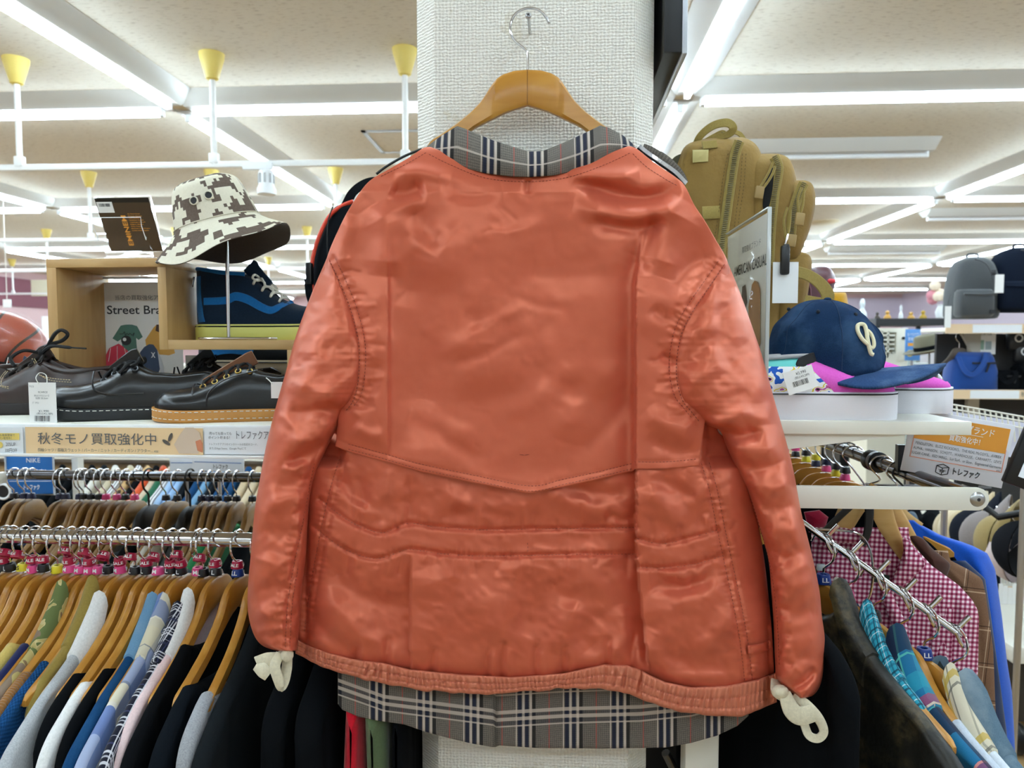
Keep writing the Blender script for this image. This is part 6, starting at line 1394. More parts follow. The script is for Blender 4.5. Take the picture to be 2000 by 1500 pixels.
for name, lab, cat, mt, a0, a1, T, col, dr, k in wg:
    t = make_garment(name, lab, cat, mt, a0, a1, T, -.72, 90 + 3.3 * k, mt if col == 'self' else col, HP[k], RW, slv=.03, fold=.0022)
    if name == 'leather_jacket':
        LT = M('rubbed_tan_piping', '#8f7b50', .6, bump=(300, .4))
        z = lambda a: HTOP + hz_top(-min(a, .21)) - max(0, a - .21) * .62
        for s_ in (1,): ob('sleeve_piping', MB().tube(smooth_path([(-.262, -.016, z(.25) - .03), (-.258, -.019, z(.25) - .06), (-.268, -.020, z(.25) - .14), (-.27, -.020, z(.25) - .25)], 6), .004, 8), LT, t)
# ---------------------------------------------------------------- face-on shirts on the dark rail
def row_garment(xl, xr, y0, y1, Y, depth, seed, ny=70, nx=60, amp=.006, folds=()):
    fl, fr = fx(xl), fx(xr)
    def Yf(x, y):
        u = np.clip((x - fl(y)) / (fr(y) - fl(y)), 0, 1); d = depth * np.sqrt(np.clip(1 - np.abs(2 * u - 1) ** 5, 0, 1)) + np.sqrt(np.clip(u * (1 - u) * 8, 0, 1)) * amp * (vn(x / 50, y / 120, seed) + .5 * vn(x / 22, y / 60, seed + 1))
        for p, w, a in folds: d = d + ridge(x, y, p, w, a)
        return Y - d
    v = np.linspace(0, 1, ny)[:, None] * np.ones((1, nx)); u = np.ones((ny, 1)) * (.5 - .5 * np.cos(np.pi * np.linspace(0, 1, nx)))[None]
    y = y0 + (y1 - y0) * v; x = fl(y) * (1 - u) + fr(y) * u; D = Yf(x, y)
    F = at(x, y, D); B = at(x, y, np.full_like(D, Y + .012)); k = Y / FPX; uv = np.stack([x * k, -y * k], -1)
    return MB().loft(np.concatenate([F, B[:, ::-1][:, 1:-1]], 1), np.concatenate([uv, uv[:, ::-1][:, 1:-1]], 1)), Yf
def gingham():
    g = G('burgundy_gingham'); x, y, _ = g.sep(g.scale(g.uv(), 1, 1, 1, .06)); P = .0092
    a = g.m('LESS_THAN', g.m('FRACT', g.m('DIVIDE', x, P)), .5); b = g.m('LESS_THAN', g.m('FRACT', g.m('DIVIDE', y, P)), .5)
    s = g.m('MULTIPLY', g.m('ADD', a, b), .5); g.base(g.ramp(s, [(.0, '#f0dbe2'), (.5, '#b96683'), (1, '#7d1f3f')])[0]); g.set(.85, 0, .2); g.bump(g.noise(g.obj(), 900, 2), .25, .0005); return g.mat
GING = gingham()
YG = 1.40
gm = thing('gingham_shirt', 'burgundy and white gingham shirt facing the camera behind the waterfall arm', 'shirt', tuple(at(1750, 1500, YG)))
mbg, gY = row_garment([(1000, 1600), (1040, 1585), (1500, 1585)], [(1040, 1775), (1061, 1780), (1105, 1820), (1143, 1873), (1172, 1899), (1190, 1909), (1205, 1912), (1358, 1909), (1500, 1905)], 1030, 1520, YG, .035, 111, 110, 80, .006,
    [([(1868, 1160), (1862, 1240), (1850, 1330)], 9, -.008), ([(1830, 1120), (1846, 1230), (1840, 1330)], 14, .006), ([(1745, 1100), (1740, 1300)], 6, .004)])
ob('front', mbg, GING, gm, True, 180)
def leaf(pts, Y, th=.009, bulge=.008):
    """Small cloth flap traced by its outline, domed towards the camera."""
    P = smooth_path(pts, 4, True)[:, :2] if len(pts) > 5 else np.array(pts, float); c = P.mean(0); rings = []
    for s, d in ((1, 0), (1.0, .6), (.93, 1), (.6, 1.25), (.05, 1.4)):
        q = c + (P - c) * s; rings.append(at(q[:, 0], q[:, 1], Y - th * d - bulge * (1 - s)))
    rings.insert(0, at(P[:, 0], P[:, 1], Y + .004)); k = Y / FPX
    uv = [np.stack([(c + (P - c) * s)[:, 0] * k, -(c + (P - c) * s)[:, 1] * k], -1) for s in (1, 1, 1, .93, .6, .05)]
    return MB().loft(np.array(rings), np.array(uv))
ob('collar', leaf([(1763, 1050), (1776, 1056), (1788, 1072), (1806, 1098), (1800, 1112), (1776, 1134), (1748, 1152), (1740, 1140), (1752, 1110), (1764, 1078)], YG - .045), GING, gm, True, 60)
ob('collar', leaf([(1596, 1042), (1640, 1030), (1682, 1042), (1690, 1062), (1640, 1060), (1600, 1066)], YG - .04), GING, gm, True, 60)
ob('front_flap', leaf([(1722, 1152), (1736, 1148), (1752, 1180), (1775, 1232), (1770, 1260), (1752, 1240), (1730, 1190)], YG - .044), GING, gm, True, 60)
ob('collar_stand', MB().tube(smooth_path([at(x, y, YG - .02) for x, y in ((1690, 1062), (1715, 1080), (1740, 1085), (1765, 1060))], 6), .006, 8), GING, gm, True)
lb = ob('neck_label', leaf([(1705, 1118), (1738, 1124), (1736, 1142), (1704, 1136)], YG - .042, .001, .001), M('dark_green_label', '#1c2a24', .7), gm, True)
for px, py in ((1634, 1132), (1720, 1330)): ob('button', MB().lathe([(.001, .002), (.0045, .002), (.0055, 0)], 16, Matrix.Translation(V(px, py, YG - .046)) @ Matrix.Rotation(math.pi / 2, 4, 'X')), M('pearl_button', '#d8d0c6', .3), gm, True)
ob('breast_pocket', leaf([(1822, 1180), (1862, 1190), (1858, 1300), (1818, 1292)], YG - .036, .002, .002), GING, gm, True, 60)
def cordplaid():
    g = G('brown_wide_check_wool'); x, y, _ = g.sep(g.scale(g.uv(), 1, 1, 1, .12)); c = g.mix(g.noise(g.obj(), 500, 2), '#6b4d3a', '#8a6a52'); a, al = stripes(g, x, .06, [(.1, .13, '#c3a68a', .8), (.2, .23, '#3d2a20', .8)]); b, be = stripes(g, y, .075, [(.1, .13, '#c3a68a', .8), (.2, .23, '#3d2a20', .8)])
    c = g.mix(al, c, a); g.base(g.mix(be, c, b)); g.set(.95, 0, .1); g.bump(g.m('SINE', g.m('MULTIPLY', x, 3500)), .3, .0006); return g.mat
YB2 = 1.47
t = thing('wool_coat', 'brown checked jacket with dark brown collar behind the gingham shirt', 'jacket', tuple(at(1830, 1500, YB2)))
mbb, _ = row_garment([(1080, 1700), (1500, 1640)], [(1070, 1850), (1094, 1856), (1115, 1896), (1130, 1918), (1164, 1926), (1268, 1940), (1403, 1945), (1500, 1948)], 1075, 1520, YB2, .03, 121, folds=[([(1905, 1160), (1915, 1280), (1918, 1400)], 8, -.006), ([(1850, 1110), (1880, 1140), (1900, 1170)], 6, .005)])
ob('front', mbb, cordplaid(), t, True, 180)
ob('collar', leaf([(1776, 1048), (1800, 1050), (1822, 1072), (1846, 1092), (1856, 1104), (1850, 1124), (1838, 1148), (1812, 1120), (1800, 1085)], YB2 - .03, .008, .01), cloth('dark_brown_collar', '#4a2a1e', .9), t, True, 60)
t = thing('navy_cardigan', 'dark navy blue garment between the brown jacket and the blue sweatshirt', 'cardigan', tuple(at(1850, 1500, 1.53)))
mbb, _ = row_garment([(1090, 1720), (1500, 1660)], [(1090, 1880), (1130, 1924), (1200, 1935), (1427, 1966), (1500, 1972)], 1095, 1520, 1.53, .02, 131); ob('front', mbb, cloth('dark_navy_jersey', '#12284c'), t, True, 180)
t = thing('blue_sweatshirt', 'cobalt blue sweatshirt at the back of the right rail', 'sweatshirt', tuple(at(1870, 1500, 1.59)))
mbb, _ = row_garment([(1022, 1770), (1040, 1760), (1500, 1690)], [(1018, 1786), (1024, 1797), (1046, 1839), (1063, 1894), (1081, 1929), (1112, 1944), (1205, 1957), (1292, 1967), (1355, 1977), (1452, 1982), (1500, 1984)], 1016, 1510, 1.59, .03, 141, folds=[([(1800, 1030), (1815, 1060), (1812, 1090)], 6, -.004), ([(1900, 1075), (1930, 1150), (1945, 1260)], 12, .008), ([(1880, 1080), (1910, 1150), (1925, 1230)], 8, -.006)])
ob('front', mbb, cloth('cobalt_jersey', '#0f55c4', .9, 700, .25), t, True, 180)
def arm_mb(pts, wid, Y, th=.012):
    P = smooth_path(pts, 6)[:, :2]; t = np.gradient(P, axis=0); t /= np.linalg.norm(t, axis=1)[:, None]; n = np.stack([-t[:, 1], t[:, 0]], -1); w = np.interp(np.linspace(0, 1, len(P)), np.linspace(0, 1, len(wid)), wid)[:, None] / 2
    rings = []
    for a, b in ((-1, -.6), (-.7, -1), (.7, -1), (1, -.6), (1, .6), (.7, 1), (-.7, 1), (-1, .6)): q = P + n * w * a; rings.append(at(q[:, 0], q[:, 1], Y + th / 2 * b))
    return MB().loft(np.array(rings).transpose(1, 0, 2))
def rail_hanger(label, Y, parts, mat, hookx, stem_y):
    t = thing('wooden_hanger' if mat is not BLKH else 'plastic_hanger', label, 'hanger', tuple(at(hookx, stem_y, Y)), 0, 'hangers on the right dark rail')
    for pts, w in parts: ob('arm', arm_mb(pts, w, Y), mat, t, True, 50)
    top = V(hookx, stem_y, Y); q = [top, Vector((xr - .004, Y, ZA - .03)), Vector((xr - .024, Y, ZA - .004)), Vector((xr - .012, Y, ZA + .014)), Vector((xr + .010, Y, ZA + .014)), Vector((xr + .022, Y, ZA + .002))]
    ob('hook', MB().tube(smooth_path(q, 5), .0019, 8), CHROME if mat is not BLKH else BLKH, t, True)
HW3 = wood('pale_hanger_wood', '#c99b57', '#dcb676', .35)
rail_hanger('pale wooden hanger carrying the gingham shirt', YG - .03, [([(1688, 960), (1716, 985), (1735, 1030), (1768, 1090)], [44, 48, 36, 20]), ([(1688, 960), (1668, 985), (1650, 1018), (1640, 1040)], [44, 50, 44, 36])], HW3, 1690, 945)
rail_hanger('pale wooden hanger carrying the brown checked jacket', YB2 - .03, [([(1705, 962), (1735, 985), (1762, 1025), (1800, 1088)], [30, 34, 30, 20])], HW3, 1700, 945)
rail_hanger('pale wooden hanger carrying the cobalt blue sweatshirt', 1.575, [([(1700, 965), (1735, 985), (1765, 1012), (1797, 1033)], [30, 36, 30, 24])], HW3, 1690, 948)
rail_hanger('black plastic hanger between the gingham collar and the pale hanger', YG - .055, [([(1694, 960), (1698, 1000), (1694, 1040), (1684, 1066)], [20, 18, 16, 12]), ([(1694, 960), (1660, 990), (1628, 1020), (1604, 1044)], [16, 14, 14, 12])], BLKH, 1694, 950)
ob('front', leaf([(1570, 1000), (1600, 996), (1618, 1010), (1612, 1030), (1580, 1040)], 1.44), cloth('crimson_cloth', '#a3143a'), thing('crimson_top', 'crimson collar peeping out left of the gingham shirt', 'top', tuple(at(1590, 1030, 1.44))), True)
t = thing('wire_hanger', 'thin chrome wire hanger loop behind the waterfall pegs', 'hanger', tuple(at(1640, 1080, 1.29)))
ob('wire', MB().tube(smooth_path([at(x, y, 1.305) for x, y in ((1590, 1034), (1640, 1036), (1675, 1042), (1697, 1068), (1705, 1110), (1700, 1160), (1680, 1190))], 7), .0022, 8), CHROME, t, True)
ob('clip', MB().box(at(1603, 1108, 1.30), (.014, .008, .012), bev=.002), M('clear_plastic_clip', '#b9c2c8', .2), t, True)
# further hangers receding along the dark rail
cl2 = [(1.62, 'M'), (1.67, 'S'), (1.73, 'M'), (1.80, 'X'), (1.87, 'S'), (1.95, 'L'), (2.04, 'M')]
for i, (Y, sz) in enumerate(cl2):
    h = make_hanger('wooden_hanger', ['first', 'second', 'third', 'fourth', 'fifth', 'sixth', 'seventh'][i] + ' of the wooden hangers receding along the right dark rail', None, 1); h['group'] = 'hangers on the right dark rail'
    h.location = (xr, Y, ZA); h.rotation_euler = (0, 0, -.25); size_ring(sz, h, HTOP + .010, 0, .2, text=False); size_ring(['L', 'L', 'X', 'S', 'L', 'M', 'X'][i], h, HTOP + .026, 0, .2, text=False)
    make_garment('hanging_shirt', ['dark', 'grey', 'navy', 'charcoal', 'black', 'olive', 'taupe'][i] + ' garment hanging deep on the right dark rail', 'shirt', ['black', 'steel', 'navyblk', 'charcoal', 'black', 'olive', 'taupe'][i], .06, .23, .02, -.7, 160 + i, None, (xr, Y, ZA), -.25, far=.23)
# ---------------------------------------------------------------- things on the right shelf
# slip-on shoes
P_SL = [(0, .050, .80), (.08, .058, .86), (.25, .052, .88), (.40, .056, .88), (.50, .056, .92), (.62, .046, 1.0), (.75, .034, 1.05), (.88, .022, 1.04), (1, .012, .95)]
O_SL = [(0, .012), (.05, .022), (.15, .030), (.3, .028), (.42, .018), (.5, .006), (.54, 0), (1, 0)]
def slip_mat():
    g = G('pink_and_print_canvas'); o = g.obj(); x, y, z = g.sep(o)
    n = g.noise(g.scale(o, 60, 60, 90), 1.0, 1); c = g.ramp(n, [(0, '#2d62c4'), (.36, '#f4f4f4'), (.5, '#f4f4f4'), (.56, '#e8cf3a'), (.62, '#f0f0f2'), (.68, '#c05a9a'), (.74, '#26242a')], True)[0]
    k = g.m('GREATER_THAN', g.m('ADD', x, g.m('MULTIPLY', z, .9)), .205); tl = g.m('MULTIPLY', g.m('GREATER_THAN', z, .083), g.m('LESS_THAN', g.m('ADD', x, g.m('MULTIPLY', z, .9)), .222))
    c = g.mix(tl, c, '#6fcac4'); pk = g.mix(g.noise(o, 400, 2), '#d24fb6', '#e268c6'); g.base(g.mix(k, c, pk)); g.set(.85, 0, .2); g.bump(g.noise(o, 700, 2), .3, .0005); return g.mat
def slipon(label):
    t = thing('slip_on_shoe', label, 'shoe', group='pink toed slip-on pair'); up, so, info = shoe(.275, .048, P_SL, O_SL, .044, 1.05, .0)
    ob('upper', up, slip_mat(), t, smooth=70); s = ob('sole', so, M('white_rubber', '#eceaf0', .5, bump=(900, .25)), t, label='thick white rubber sole')
    ob('black_stripe', stitch_loop(.275, .048, P_SL, .044, .0405, .0006, 0, .02, -.0006, .0011, 1.05), M('stripe_black', '#1a1b1d', .5), s)
    mb = MB()
    for sg in (-1, 1): mb.join(ribbon([(.150, sg * .010, .098), (.138, sg * .024, .096), (.120, sg * .034, .088), (.118, sg * .037, .074)], [.007, .008, .008, .006], .0016))
    ob('elastic_gore', mb, LACEB, t); ob('lining', MB().tube(smooth_path([(.15, .006, .100), (.11, .026, .099), (.06, .029, .096), (.008, .014, .098), (.008, -.014, .098), (.06, -.029, .096), (.11, -.026, .099), (.15, -.006, .100)], 6), .0035, 8), M('grey_binding', '#a9a6a8', .8), t); return t
s1_ = slipon('pink-toed slip-on shoe with white sole at the front edge of the right shelf'); s1_.location = (float(at(1744, 800, 1.185)[0]) - .277, 1.185, Zr)
s2_ = dup(s1_, label='pink-toed slip-on shoe behind its mate, its toe further right'); s2_.location = (float(at(1851, 800, 1.302)[0]) - .277, 1.302, Zr)
tg = thing('price_tag', 'white barcode tag lying over the slip-on shoe under the denim cap', 'price tag', tuple(at(1565, 760, 1.11)))
tgm = frame(V(1563, 742, 1.115), V(1590, 740, 1.120) - V(1540, 756, 1.114), Vector((.25, .1, 1)))
kk = 1.117 / FPX
c = ob('card', MB().box((0, 0, 0), (60 * kk, .0008, 44 * kk), mtx=tgm), PAPER, tg, True)
mb = MB(); r2 = random.Random(4)
for i in range(16): mb.box((-.013 + i * .0016, -.0006, -.004), (r2.choice((.0005, .0009)), .0003, .008), mtx=tgm)
ob('barcode', mb, INK, c, True); ob('lettering', MB().join(text_mb('¥2,990', .006), tgm @ Matrix.Translation((.004, -.0008, .0105))).join(text_mb('(税込¥3,289)', .0045), tgm @ Matrix.Translation((.004, -.0008, .0045))), INK, c, True, 0)
# brown leather shoe further back
P_OX = [(0, .05, .8), (.1, .062, .86), (.3, .058, .88), (.45, .066, .88), (.6, .056, .95), (.75, .048, 1.02), (.88, .046, 1.04), (1, .034, .95)]
t = thing('leather_shoe', 'burgundy brown leather shoe with chunky black sole behind the slip-ons', 'shoe'); up, so, info = shoe(.28, .05, P_OX, O_LOW, .026, 1.14, .006)
ob('upper', up, leather('burgundy_leather', '#1d1010', '#3a2322', .25, .5), t, smooth=70); ob('sole', so, M('ridged_black_rubber', '#232323', .6, bump=(260, .6, .003)), t); t.location = (float(at(1843, 790, 1.45)[0]) - .285, 1.45, Zr); t.rotation_euler = (0, 0, .0)
# denim cap
YC = 1.235
DEN = denim('indigo_denim', '#0b1930', '#203f66', '#4f7196', .45)
ccx, ccz = float(at(1606, 712, YC)[0]), float(at(1606, 714, YC)[2])
cap = thing('baseball_cap', 'indigo denim baseball cap with cream chain-stitch letter on the slip-on shoes', 'cap', (ccx, YC, ccz))
CA, CB, CC = .094, .080, .110; crz = math.radians(-34)
cm = Matrix.Translation((ccx, YC, ccz)) @ Matrix.Rotation(crz, 4, 'Z') @ Matrix.Rotation(math.radians(3), 4, 'Y')
def crown(ph, th, o=0.0):
    """Point on the cap crown: ph round the head (0 = front), th 0 at the rim to pi/2 at the button."""
    k = 1 + .018 * math.cos(6 * ph) * math.sin(2 * th) * .5; e = .72
    r = math.cos(th) ** e; dent = .0045 * float(vn(ph * 2.2 + 7, th * 3.2, 151)) + .0025 * float(vn(ph * 5 + 3, th * 6, 152)); back = (1 - math.cos(ph)) / 2; lean = .012 * math.sin(th) * (1 - back)
    return ((CA + o + dent) * r * k * math.cos(ph) - lean * 0, (CB + o + dent) * r * k * math.sin(ph), (CC + o) * math.sin(th) ** .95 * (1 - .10 * (1 - back) * math.sin(2 * th)) - .012 * (1 - math.sin(th)) * back - .010 * (1 - math.sin(th)) * abs(math.sin(ph)))
TH = np.linspace(0, math.pi / 2 - .02, 26); PHS = np.linspace(0, 2 * math.pi, 84, endpoint=False)
tr = lambda P: np.array(P) @ np.array(cm)[:3, :3].T + np.array(cm)[:3, 3]
ob('crown', MB().loft(tr([[crown(p, t_) for p in PHS] for t_ in TH]), np.stack(np.meshgrid(PHS * .09, TH * .1), -1)), DEN, cap, True, 180)
mb = MB()
for p in (0, math.pi / 3, 2 * math.pi / 3, math.pi, 4 * math.pi / 3, 5 * math.pi / 3): mb.tube(tr([crown(p + .0, t_, .0001) for t_ in TH]), .0007, 5)
ob('panel_seams', mb, M('indigo_seam', '#1c3452', .9), cap, True)
IE = M('indigo_eyelet', '#0d1a2b', .7)
for p in (-math.pi / 6, -math.pi / 2, -5 * math.pi / 6): ob('eyelet', MB().sphere(tr([crown(p, 1.02, .0008)])[0], .0032, 10), IE, cap, True)
ob('top_button', MB().sphere(tr([(0, 0, CC + .001)])[0], .006, 12, (1, 1, .5)), DEN, cap, True)
V_ = []
for i, u in enumerate(np.linspace(0, 1, 14)):
    row = []
    for a in np.linspace(-1.38, 1.38, 33):
        b = crown(a, .0, -.002); L_ = .088 * max(0, 1 - abs(a / 1.385) ** 3.2) ** .65; d = (math.cos(a * .55), math.sin(a * .55)); k = u
        row.append((b[0] + d[0] * L_ * k, b[1] + d[1] * L_ * k * .9, b[2] + .003 + .004 * k - .16 * (b[1] + d[1] * L_ * k) ** 2 / .05 * (.35 + .65 * k) * .9 + .010 * k))
    V_.append(row)
V_ = np.array(V_); vb = V_ - np.array([0, 0, .0042]); uvv = np.stack(np.meshgrid(np.linspace(0, .16, 33), np.linspace(0, .08, 14)), -1)
mb = MB().grid(tr(V_), uvv, flip=True); mb.grid(tr(vb), uvv); n1 = 14 * 33
e = [13 * 33 + j for j in range(33)]; mb.f += [(e[j], e[j] + n1, e[j + 1] + n1, e[j + 1]) for j in range(32)]
ob('visor', mb, denim('indigo_visor', '#132a4e', '#3f608f', '#86a2c4', .45), cap, True, 180)
def on_crown(px, py, o=.002):
    inv = np.array(cm.inverted()); O = inv[:3, :3] @ np.array([0, 0, 1.5]) + inv[:3, 3]; D = inv[:3, :3] @ (at(px, py, 1.0) - np.array([0, 0, 1.5])); best = None
    A = np.array([[crown(p, t_, o) for p in np.linspace(-math.pi, math.pi, 240)] for t_ in np.linspace(.02, 1.5, 70)]).reshape(-1, 3) if 'CG' not in globals() else CG
    globals()['CG'] = A; w = A - O; s = (w @ D) / (D @ D); d = np.linalg.norm(w - s[:, None] * D, axis=1); k = np.where(d < .0035)[0]
    if len(k) == 0: k = np.array([np.argmin(d)])
    j = k[np.argmin(s[k])]; q = O + D * s[j]; return np.array(cm)[:3, :3] @ q + np.array(cm)[:3, 3]
LG = M('cream_chain_stitch', '#e9e0bd', .8, bump=(900, .5))
def sm3(P, n=5): return smooth_path(P, n)
ob('letter_badge', MB().tube(sm3([on_crown(x, y) for x, y in ((1694, 672), (1684, 662), (1676, 648), (1675, 637), (1680, 633), (1688, 635), (1692, 646), (1694, 660), (1697, 676), (1701, 690), (1706, 693))]), .0032, 8).tube(sm3([on_crown(x, y) for x, y in ((1694, 645), (1701, 652), (1706, 664), (1707, 675), (1703, 680), (1698, 676))]), .0028, 8), LG, cap, True)
# acrylic sign standing edge-on
XSN = float(at(1503, 405, 1.130)[0])
sg_ = thing('acrylic_sign', 'upright acrylic sign American Casual standing in front of the khaki backpack', 'sign', (XSN, 1.265, Zr))
zt_ = float(at(1503, 405, 1.130)[2])
cardp = ob('paper', MB().box((XSN + .001, 1.265, (Zr + zt_) / 2), (.0012, .262, zt_ - Zr - .012)), M('sign_paper', '#d9d6cb', .4), sg_, True)
ob('acrylic_sleeve', MB().box((XSN - .0015, 1.265, (Zr + zt_) / 2), (.002, .27, zt_ - Zr), bev=.0006), FILM, sg_, True); ob('acrylic_edge', MB().box((XSN, 1.129, (Zr + zt_) / 2), (.006, .003, zt_ - Zr), bev=.0006).box((XSN, 1.265, zt_), (.006, .27, .002)), M('acrylic_edge', '#c4c9c7', .15), sg_, True)
ob('foot', MB().box((XSN, 1.265, Zr + .002), (.08, .2, .004)), FILM, sg_, True)
def xat(px):                                    # depth on the sign plane seen at photo column px
    return XSN * FPX / (px - 1085) if px != 1085 else 9
sf = Matrix(((0, 1, 0, 0), (-1, 0, 0, 0), (0, 0, 1, 0), (0, 0, 0, 1)))
def on_sign(name, s, px, py, hpx, mat, w=None, bold=0.0):
    Y = xat(px); p = at(px, py, Y); mm = sf.copy(); mm.translation = Vector((XSN - .0004, Y, p[2])); ob(name, MB().join(text_mb(s, hpx * Y / FPX / .85, bold, w), mm), mat, cardp, True, 0)
on_sign('lettering', '買取強化ブランド', 1455, 482, 12, GREY_INK, .115); on_sign('lettering', 'AMERICAN CASUAL', 1452, 521, 24, INK, .205, .008)
def sgn(pts, name, mat): ob(name, MB().poly([(XSN - .0005, xat(x), at(x, y, xat(x))[2]) for x, y in pts]), mat, cardp, True)
sgn([(1458, 556), (1463, 548), (1469, 550), (1474, 565), (1476, 670), (1470, 690), (1456, 684), (1452, 600)], 'printed_brown_jacket', M('print_tan', '#a8702a', .6)); sgn([(1440, 560), (1446, 556), (1450, 590), (1446, 610), (1438, 600)], 'printed_dark_jacket', M('print_dark_brown', '#3a2b24', .6))
# khaki backpack
YK = 1.53
KH = G('khaki_nylon'); o_ = KH.obj(); KH.base(KH.mix(KH.noise(o_, 12, 3), '#7c5f2c', '#9b7c40')); KH.set(.75, 0, .3); KH.bump(KH.noise(o_, 1000, 2), .3, .0006); KH.bump(KH.noise(o_, 26, 4), .45, .008); KH = KH.mat
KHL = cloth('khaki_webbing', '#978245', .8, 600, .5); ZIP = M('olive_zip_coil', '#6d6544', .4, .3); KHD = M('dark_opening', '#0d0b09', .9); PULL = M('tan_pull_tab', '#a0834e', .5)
YBOT = 670 + (1.5 - Zr) * FPX / (YK - .06) - 4
kb = thing('backpack', 'large khaki military backpack on the right shelf', 'backpack', (float(at(1440, 600, YK)[0]), YK, Zr))
def bag(rows, Y, dep, n=36, e=.55, sub=4):
    R_ = []
    for y, x0, x1, d in rows:
        c, h = (x0 + x1) / 2, (x1 - x0) / 2
        R_.append([at(c + h * np.sign(math.cos(a)) * abs(math.cos(a)) ** e, y, Y + dep * d * np.sign(math.sin(a)) * abs(math.sin(a)) ** e) for a in np.linspace(0, 2 * math.pi, n, endpoint=False)])
    R_ = np.array(R_); return MB().loft(np.array([smooth_path(R_[:, j], sub) for j in range(n)]).transpose(1, 0, 2))
ob('main_compartment', bag([(268, 1400, 1450, .3), (272, 1370, 1462, .6), (284, 1340, 1478, .9), (310, 1326, 1490, 1), (360, 1312, 1498, 1), (450, 1305, 1496, 1), (560, 1302, 1494, 1), (680, 1300, 1490, .95), (YBOT, 1300, 1488, .9)], YK, .085), KH, kb, True, 180)
ob('middle_compartment', bag([(300, 1480, 1520, .4), (306, 1470, 1536, .7), (322, 1460, 1548, .95), (360, 1455, 1556, 1), (430, 1455, 1552, 1), (500, 1452, 1540, 1), (560, 1450, 1532, .9), (640, 1450, 1528, .8), (YBOT, 1450, 1526, .8)], YK - .005, .075), KH, kb, True, 180)
ob('front_pocket', bag([(352, 1550, 1572, .4), (357, 1535, 1584, .7), (372, 1525, 1591, .9), (400, 1520, 1593, 1), (440, 1515, 1584, 1), (480, 1510, 1570, .95), (505, 1508, 1560, .7)], YK - .008, .062), KH, kb, True, 180)
ob('lower_pocket', bag([(492, 1545, 1568, .4), (500, 1530, 1582, .7), (520, 1522, 1586, .9), (560, 1515, 1580, 1), (620, 1512, 1572, 1), (700, 1510, 1570, .9)], YK, .06), KH, kb, True, 180)
def coil(pts, Y, w=.0045, tape=.010, name='zipper'):
    P = smooth_path([at(x, y, Y) for x, y in pts], 8); z = ob(name, ribbon(P[::4], tape, .0012), KHL, kb, True, 60); mb = MB(); L = np.concatenate([[0], np.cumsum(np.linalg.norm(np.diff(P, axis=0), axis=1))])
    T = np.gradient(P, axis=0)
    for s in np.arange(0, L[-1], .0036):
        q = np.array([np.interp(s, L, P[:, k]) for k in range(3)]); t = np.array([np.interp(s, L, T[:, k]) for k in range(3)]); t /= np.linalg.norm(t); n = np.cross(t, (0, 1, 0)); mb.tube([q - n * w + np.array([0, -.0022, 0]), q + np.array([0, -.003, 0]), q + n * w + np.array([0, -.0022, 0])], .0009, 5)
    ob('zip_teeth', mb, ZIP, z, True); return z
coil([(1444, 276), (1436, 300), (1428, 350), (1418, 420), (1408, 490), (1400, 560), (1396, 640)], YK - .088)
coil([(1512, 306), (1520, 330), (1512, 380), (1505, 450), (1502, 520)], YK - .082); coil([(1570, 358), (1560, 380), (1548, 420), (1544, 470)], YK - .073)
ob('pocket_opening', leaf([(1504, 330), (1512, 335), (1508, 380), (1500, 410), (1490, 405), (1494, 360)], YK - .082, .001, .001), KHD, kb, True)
for pts, tab in (([(1510, 316), (1500, 340), (1487, 362), (1484, 370), (1490, 368), (1506, 345), (1514, 325)], (1483, 376)), ([(1566, 366), (1558, 390), (1560, 415), (1562, 420), (1568, 400), (1570, 372)], (1562, 428)), ([(1538, 405), (1531, 430), (1534, 460), (1536, 468), (1542, 440), (1544, 410)], (1546, 470))):
    z = ob('zip_pull', MB().tube(smooth_path([at(x, y, YK - .095) for x, y in pts], 5), .0026, 8), KHL, kb, True); ob('pull_tab', MB().box(at(*tab, YK - .096), (.017, .006, .024), (0, .15, 0), bev=.002), PULL, z, True)
ob('top_handle', ribbon([at(x, y, Y) for x, y, Y in ((1352, 300, YK - .02), (1366, 268, YK - .04), (1392, 246, YK - .05), (1420, 240, YK - .055), (1432, 250, YK - .055), (1424, 262, YK - .05), (1400, 268, YK - .04))], [.006, .007, .008, .009, .008, .007, .006], .0018), KHL, kb, True)
ob('rear_handle', ribbon([at(x, y, YK + .02) for x, y in ((1415, 272), (1425, 258), (1445, 262), (1458, 282))], .005, .0015), KHL, kb, True); ob('strap_bundle', ribbon([at(x, y, YK - .03) for x, y in ((1360, 290), (1390, 272), (1412, 262), (1405, 280), (1378, 285))], .008, .003), KHL, kb, True)
ob('label_patch', leaf([(1352, 293), (1384, 292), (1383, 316), (1353, 318)], YK - .084, .003, .002), M('pale_khaki_patch', '#b9aa6c', .7), kb, True); ob('webbing', ribbon([at(x, y, YK - .086) for x, y in ((1372, 416), (1390, 415), (1406, 414))], .013, .0015), KHL, kb, True)
ob('webbing', ribbon([at(1372, 284, YK - .085), at(1400, 281, YK - .08)], .008, .0015), KHL, kb, True)
ob('shoulder_strap', ribbon([at(x, y, YK - .03) for x, y in ((1340, 310), (1322, 318), (1312, 345), (1310, 400))], .012, .004), M('dark_olive_strap', '#4a452c', .8), kb, True)
for off in (0, 6): ob('seam_stitching', MB().join(dashes([(1428 - off, 300), (1418 - off, 350), (1409 - off, 420), (1398 - off, 490)], lambda x, y: YK - .0865 + 0 * x, 4, 3, .0006)), M('dark_khaki_thread', '#5d4a22', .8), kb, True)
for off in (0, 7): ob('seam_stitching', MB().join(dashes([(1450 + off, 300), (1446 + off, 360), (1436 + off, 430), (1428 + off, 500)], lambda x, y: YK - .0865 + 0 * x, 4, 3, .0006)), bpy.data.materials['dark_khaki_thread'], kb, True)
